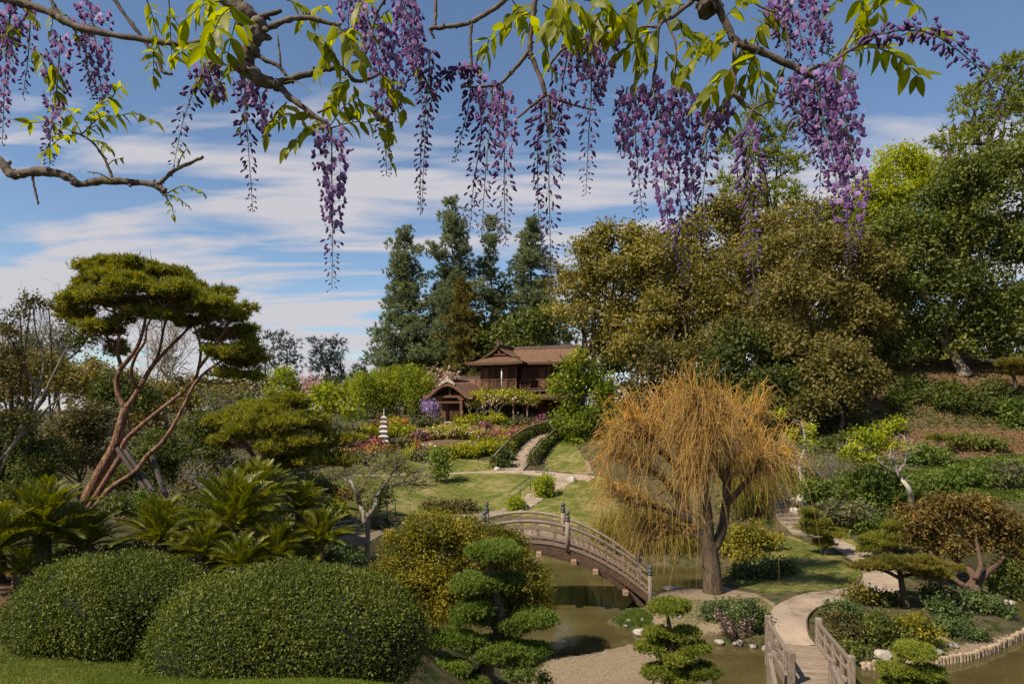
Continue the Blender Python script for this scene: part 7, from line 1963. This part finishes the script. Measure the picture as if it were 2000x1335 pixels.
# --- vine from the left
vine("wisteria vine reaching in from the left with a low bare grey limb", 2.15, [
    ([(-60, -25), (0, -3), (35, 3), (70, 14), (105, 28), (126, 42), (161, 56), (210, 66), (262, 75), (315, 82), (343, 86), (378, 84), (402, 75), (420, 66)], 9, 4),
    ([(215, -15), (224, 0), (245, 31), (270, 63), (290, 91), (308, 115), (318, 140), (336, 145)], 4, 3),
    ([(-60, 290), (0, 317), (17, 336), (35, 341), (70, 336), (105, 338), (133, 346), (157, 360), (196, 353), (238, 355), (280, 357), (308, 364), (325, 374)], 10, 5.5),
    ([(308, 362), (320, 350), (343, 332), (371, 318), (397, 306)], 4.5, 3), ([(221, 352), (210, 322), (196, 297), (178, 276), (154, 261), (140, 260)], 3.2, 1.6), ([(63, 340), (66, 360), (70, 378), (75, 399)], 2.6, 1.8), ([(126, 42), (110, 20), (90, -20)], 4, 3), ([(315, 374), (325, 385), (330, 395)], 3, 2),
    ([(-30, 60), (20, 80), (60, 95), (100, 118)], 2.4, 1.2)],
    [([(20, 20), (12, 120), (4, 285)], 26, .85, 0, 1.0), ([(118, 70), (112, 160), (100, 250), (96, 330)], 30, .62, -.05, 1.0), ([(178, 15), (186, 80), (196, 160), (205, 225)], 42, .75, .1, 1.7), ([(165, 60), (170, 120), (180, 190)], 26, .4, .05, 1.0), ([(60, 20), (55, 110), (45, 190)], 20, .4, .12, .8)],
    [((30, 40), (10, 100), 5, 36, 0), ((100, 118), (112, 180), 5, 40, -.1), ((70, 95), (92, 150), 5, 34, .0), ((150, 262), (60, 240), 6, 34, 0), ((150, 262), (85, 300), 6, 36, -.05), ((160, 262), (230, 225), 6, 40, 0), ((225, 228), (300, 235), 5, 36, 0), ((170, 270), (195, 200), 5, 38, .05), ((160, 262), (110, 205), 5, 38, 0), ((180, 275), (215, 290), 4, 32, -.05), ((210, 322), (235, 310), 3, 16, 0), ((325, 378), (395, 375), 5, 22, 0), ((328, 390), (340, 420), 4, 20, 0), ((322, 380), (365, 400), 4, 18, -.03), ((225, 358), (170, 335), 4, 14, 0), ((130, 30), (150, 70), 4, 26, .05), ((110, 10), (100, 60), 5, 30, .08), ((345, 330), (365, 290), 3, 16, 0), ((215, 200), (235, 170), 4, 30, .05), ((40, 0), (70, 40), 5, 34, .1)], 101)
# --- central twisted limb
vine("wisteria vine with a thick dark twisted limb and broad backlit leaves", 1.95, [
    ([(425, -25), (445, 0), (472, 21), (500, 42), (507, 60), (493, 84), (486, 115), (490, 140), (507, 157), (532, 164), (546, 170)], 17, 11),
    ([(500, 42), (518, 31), (550, 21)], 8, 4), ([(505, 58), (525, 52), (567, 38), (605, 35), (640, 45), (665, 50)], 6.5, 4), ([(532, 164), (560, 157), (595, 147), (637, 135), (672, 136), (690, 156), (713, 157), (743, 143)], 7.5, 2.6),
    ([(546, 170), (574, 196), (602, 217), (620, 231), (642, 243)], 7, 3.4), ([(620, 220), (640, 212), (658, 203)], 2.6, 1.4), ([(548, 130), (545, 95), (542, 68)], 2.4, 1.6), ([(490, 100), (520, 118), (545, 130), (560, 150)], 5, 3), ([(642, 243), (648, 270)], 2.2, 1.4), ([(760, -15), (735, 30), (725, 80)], 3, 1.8), ([(790, -15), (800, 15)], 3, 2)],
    [([(420, 125), (385, 165), (358, 235), (338, 330)], 27, .25, 0, .95), ([(405, 130), (420, 175), (430, 200)], 26, .95, .03, 1.2), ([(478, 130), (480, 210), (486, 300), (494, 415)], 26, .38, 0, .9), ([(648, 250), (648, 340), (650, 430), (648, 565)], 42, .72, 0, 1.25), ([(715, 20), (738, 110), (748, 220), (756, 345)], 36, .68, .06, 1.2), ([(780, -20), (800, 50), (812, 140)], 42, .98, 0, 1.9), ([(810, 60), (815, 140), (822, 200)], 28, .45, .05, 1.0), ([(690, -20), (680, 40), (690, 110)], 34, .95, .1, 1.3), ([(760, 60), (775, 150), (772, 240)], 30, .8, .12, 1.2), ([(505, 180), (515, 230), (520, 275)], 22, .9, .05, .9), ([(840, 100), (835, 180), (822, 290), (822, 415)], 20, .0, .03, .9)],
    [((440, 0), (360, 40), 5, 62, -.1), ((460, 10), (400, 95), 5, 72, -.15), ((470, 20), (445, 105), 4, 66, -.1), ((330, 0), (335, 110), 6, 36, 0), ((285, -5), (310, 90), 6, 34, .05), ((380, 10), (420, 60), 4, 56, -.05), ((430, 90), (340, 110), 6, 40, 0), ((440, 100), (380, 165), 5, 44, 0), ((470, 110), (420, 180), 5, 42, .05), ((640, 240), (540, 235), 6, 46, 0), ((640, 238), (560, 290), 5, 40, -.05), ((560, 200), (520, 265), 5, 38, 0), ((600, 60), (650, 110), 5, 58, -.1), ((650, 50), (700, 120), 5, 56, -.12), ((665, 50), (625, 130), 5, 50, -.05), ((690, 150), (640, 200), 5, 46, 0), ((645, 245), (700, 190), 6, 42, 0), ((645, 250), (760, 258), 6, 44, .02), ((700, 200), (760, 240), 5, 42, .05), ((740, 140), (790, 215), 5, 46, 0), ((640, 10), (590, 40), 5, 44, .1), ((720, 0), (690, 60), 5, 44, .05), ((560, 0), (610, 30), 5, 40, .1), ((760, 20), (730, 70), 4, 40, 0), ((300, 95), (300, 150), 5, 36, .05), ((740, 250), (765, 320), 5, 34, .05), ((500, 150), (470, 250), 5, 36, .1), ((800, 120), (840, 180), 5, 40, .08), ((545, 165), (610, 180), 5, 40, .0)], 102)
# --- centre right
vine("wisteria vine with thin crossing stems and many trailing bud racemes", 2.05, [
    ([(1050, -30), (1045, 0), (1038, 52), (1035, 98), (1042, 119), (1059, 161), (1066, 184)], 6.5, 4), ([(1066, 184), (1101, 199), (1140, 210), (1165, 215)], 3.2, 1.8), ([(1035, 98), (1000, 140), (975, 164), (930, 170), (900, 168)], 4.5, 2.2), ([(979, 166), (986, 196), (990, 227)], 2.8, 1.6), ([(1066, 186), (1035, 210), (1010, 231)], 3, 1.8), ([(1070, 190), (1073, 230), (1070, 268)], 2.6, 1.4),
    ([(1010, -20), (986, 0), (965, 17), (923, 42), (895, 49), (860, 54), (839, 56)], 5, 3.8), ([(850, 54), (851, 20), (850, -20)], 3.6, 3), ([(920, 44), (919, 87), (921, 129), (918, 170)], 3.6, 1.6), ([(1265, -20), (1252, 0), (1224, 28), (1189, 52), (1147, 73), (1105, 94), (1080, 118), (1070, 140)], 4.4, 2), ([(1370, -15), (1346, 7), (1315, 31), (1287, 52), (1283, 105), (1276, 161), (1270, 190)], 5, 2.6), ([(1300, 35), (1320, 90), (1318, 150), (1330, 190)], 3, 1.6), ([(840, 58), (848, 75)], 3, 2), ([(1286, 54), (1262, 52), (1240, 58)], 3, 1.6)],
    [([(925, 128), (880, 140), (845, 190), (830, 280), (824, 415)], 19, .02, 0, .85), ([(920, 130), (918, 190), (905, 250), (888, 318)], 14, .0, .05, .9), ([(962, 165), (958, 240), (948, 340), (940, 470)], 34, .3, 0, 1.0), ([(985, 190), (985, 280), (985, 380), (988, 480)], 32, .42, -.04, 1.0), ([(935, 180), (940, 260), (925, 360), (918, 450)], 26, .25, .06, .9), ([(1080, 190), (1072, 300), (1074, 440), (1078, 585)], 34, .08, 0, .95), ([(1060, 190), (1050, 300), (1052, 440)], 28, .05, .06, .9), ([(1110, 100), (1098, 170), (1090, 260), (1095, 350)], 32, .3, .08, 1.0), ([(1150, 80), (1155, 160), (1150, 260), (1144, 382)], 34, .35, 0, 1.05), ([(1190, 70), (1180, 130), (1165, 200)], 32, .9, .05, 1.3), ([(1240, 180), (1240, 250), (1246, 330), (1255, 425)], 44, .75, 0, 1.25), ([(1275, 165), (1290, 260), (1300, 380), (1310, 500)], 46, .8, -.04, 1.35), ([(1310, 180), (1322, 280), (1330, 420), (1338, 560)], 40, .62, .05, 1.15), ([(1350, 195), (1352, 300), (1350, 430)], 38, .85, .1, 1.2), ([(1375, 215), (1380, 300), (1372, 400), (1378, 490)], 22, .1, .02, .8), ([(1225, 170), (1215, 240), (1212, 300)], 30, .9, .1, 1.1)],
    [((1045, 10), (1000, 30), 4, 48, 0), ((1050, 20), (950, 90), 6, 50, 0), ((960, 70), (940, 130), 3, 46, 0), ((1060, 10), (1120, 70), 5, 66, -.1), ((1070, -10), (1150, 30), 5, 70, -.12), ((1045, 50), (1075, 130), 4, 56, -.05), ((1120, 0), (1080, 60), 5, 56, 0), ((1190, 50), (1120, 60), 5, 52, .05), ((1224, 25), (1250, 90), 5, 58, -.1), ((1252, 0), (1200, 60), 5, 56, -.05), ((1280, 60), (1210, 110), 5, 54, 0), ((1290, 50), (1250, 130), 4, 52, -.05), ((1320, 30), (1345, 100), 5, 50, 0), ((1340, 10), (1290, 20), 5, 50, .05), ((1340, 60), (1390, 90), 5, 50, .05), ((1300, 100), (1335, 160), 5, 44, .05), ((1170, -10), (1180, 60), 5, 58, 0), ((1280, 120), (1240, 170), 4, 44, .1), ((1225, -10), (1290, 10), 5, 52, .1), ((1090, 30), (1150, 90), 5, 54, .08), ((1000, 0), (1030, 60), 4, 46, .1), ((1140, 0), (1210, 30), 5, 56, -.15), ((1100, -20), (1080, 40), 4, 60, -.18)], 103)
# --- right
vine("wisteria vine with a sawn grey stub and a raceme arching out over the conifer", 1.9, [
    ([(1385, -25), (1398, 0), (1415, 42), (1436, 80), (1468, 94), (1503, 108), (1538, 126), (1573, 143), (1590, 150)], 8, 5.5), ([(1376, -30), (1380, 0), (1381, 24)], 20, 17), ([(1436, 84), (1433, 133), (1433, 182), (1401, 217), (1380, 252), (1372, 285)], 5, 1.8), ([(1434, 182), (1452, 200), (1468, 213), (1489, 227)], 4, 2.4), ([(1471, 212), (1490, 204), (1510, 199), (1532, 206)], 2.6, 1.5), ([(1470, 214), (1462, 240), (1460, 265)], 2.6, 1.6), ([(1573, 143), (1590, 132), (1622, 122), (1667, 94), (1720, 66)], 5, 2.6), ([(1640, 110), (1668, 60), (1700, 20), (1745, -15)], 2.2, 1.4), ([(1310, -10), (1345, -5), (1390, 2)], 5, 5), ([(1440, -20), (1480, 10), (1515, 25)], 2.6, 1.6), ([(1530, -25), (1535, 40), (1545, 110)], 3, 2), ([(1445, 88), (1450, 110), (1447, 122)], 2.4, 1.4)],
    [([(1462, 250), (1462, 340), (1466, 440), (1474, 600)], 28, .08, 0, .95), ([(1535, -10), (1560, 60), (1590, 130)], 40, .8, 0, 1.3), ([(1575, -20), (1600, 40), (1620, 110)], 36, .8, .06, 1.3), ([(1510, 10), (1525, 70), (1560, 140)], 28, .3, .08, 1.0), ([(1540, 150), (1560, 230), (1600, 330)], 30, .3, .03, 1.0), ([(1590, 150), (1608, 230), (1630, 330), (1645, 440)], 46, .92, 0, 1.4), ([(1625, 130), (1648, 220), (1668, 330), (1672, 420), (1660, 512)], 38, .72, -.04, 1.25), ([(1600, 160), (1605, 260), (1598, 440)], 22, .1, .08, .9), ([(1560, 150), (1575, 230), (1600, 290)], 34, .85, .1, 1.2), ([(1640, 160), (1645, 260), (1650, 370)], 36, .9, .05, 1.3), ([(1700, 72), (1765, 59), (1818, 66), (1860, 91), (1895, 119), (1930, 157), (1965, 235)], 34, .0, -.15, 1.05), ([(1420, 215), (1390, 260), (1350, 360)], 26, .5, .04, 1.0)],
    [((1430, 60), (1360, 90), 5, 50, 0), ((1436, 80), (1340, 130), 6, 54, 0), ((1433, 130), (1385, 190), 4, 62, -.05), ((1440, 90), (1490, 160), 5, 58, 0), ((1470, 95), (1500, 30), 5, 46, .05), ((1420, 30), (1460, 0), 4, 50, 0), ((1433, 150), (1420, 250), 4, 56, 0), ((1480, 100), (1450, 170), 4, 56, -.08), ((1640, 110), (1700, 60), 5, 58, .03), ((1660, 95), (1720, 10), 5, 52, .02), ((1700, 70), (1680, 0), 4, 58, 0), ((1660, 100), (1760, 115), 6, 52, .05), ((1720, 95), (1790, 150), 5, 60, 0), ((1760, 70), (1840, 60), 4, 46, .05), ((1740, 0), (1790, 10), 3, 52, .05), ((1530, 10), (1490, 50), 4, 44, .1), ((1600, 100), (1660, 150), 4, 46, .1), ((1540, 120), (1510, 190), 4, 40, .12), ((1640, 0), (1600, 50), 4, 42, .15), ((1480, 20), (1530, 60), 4, 42, .1)], 104)
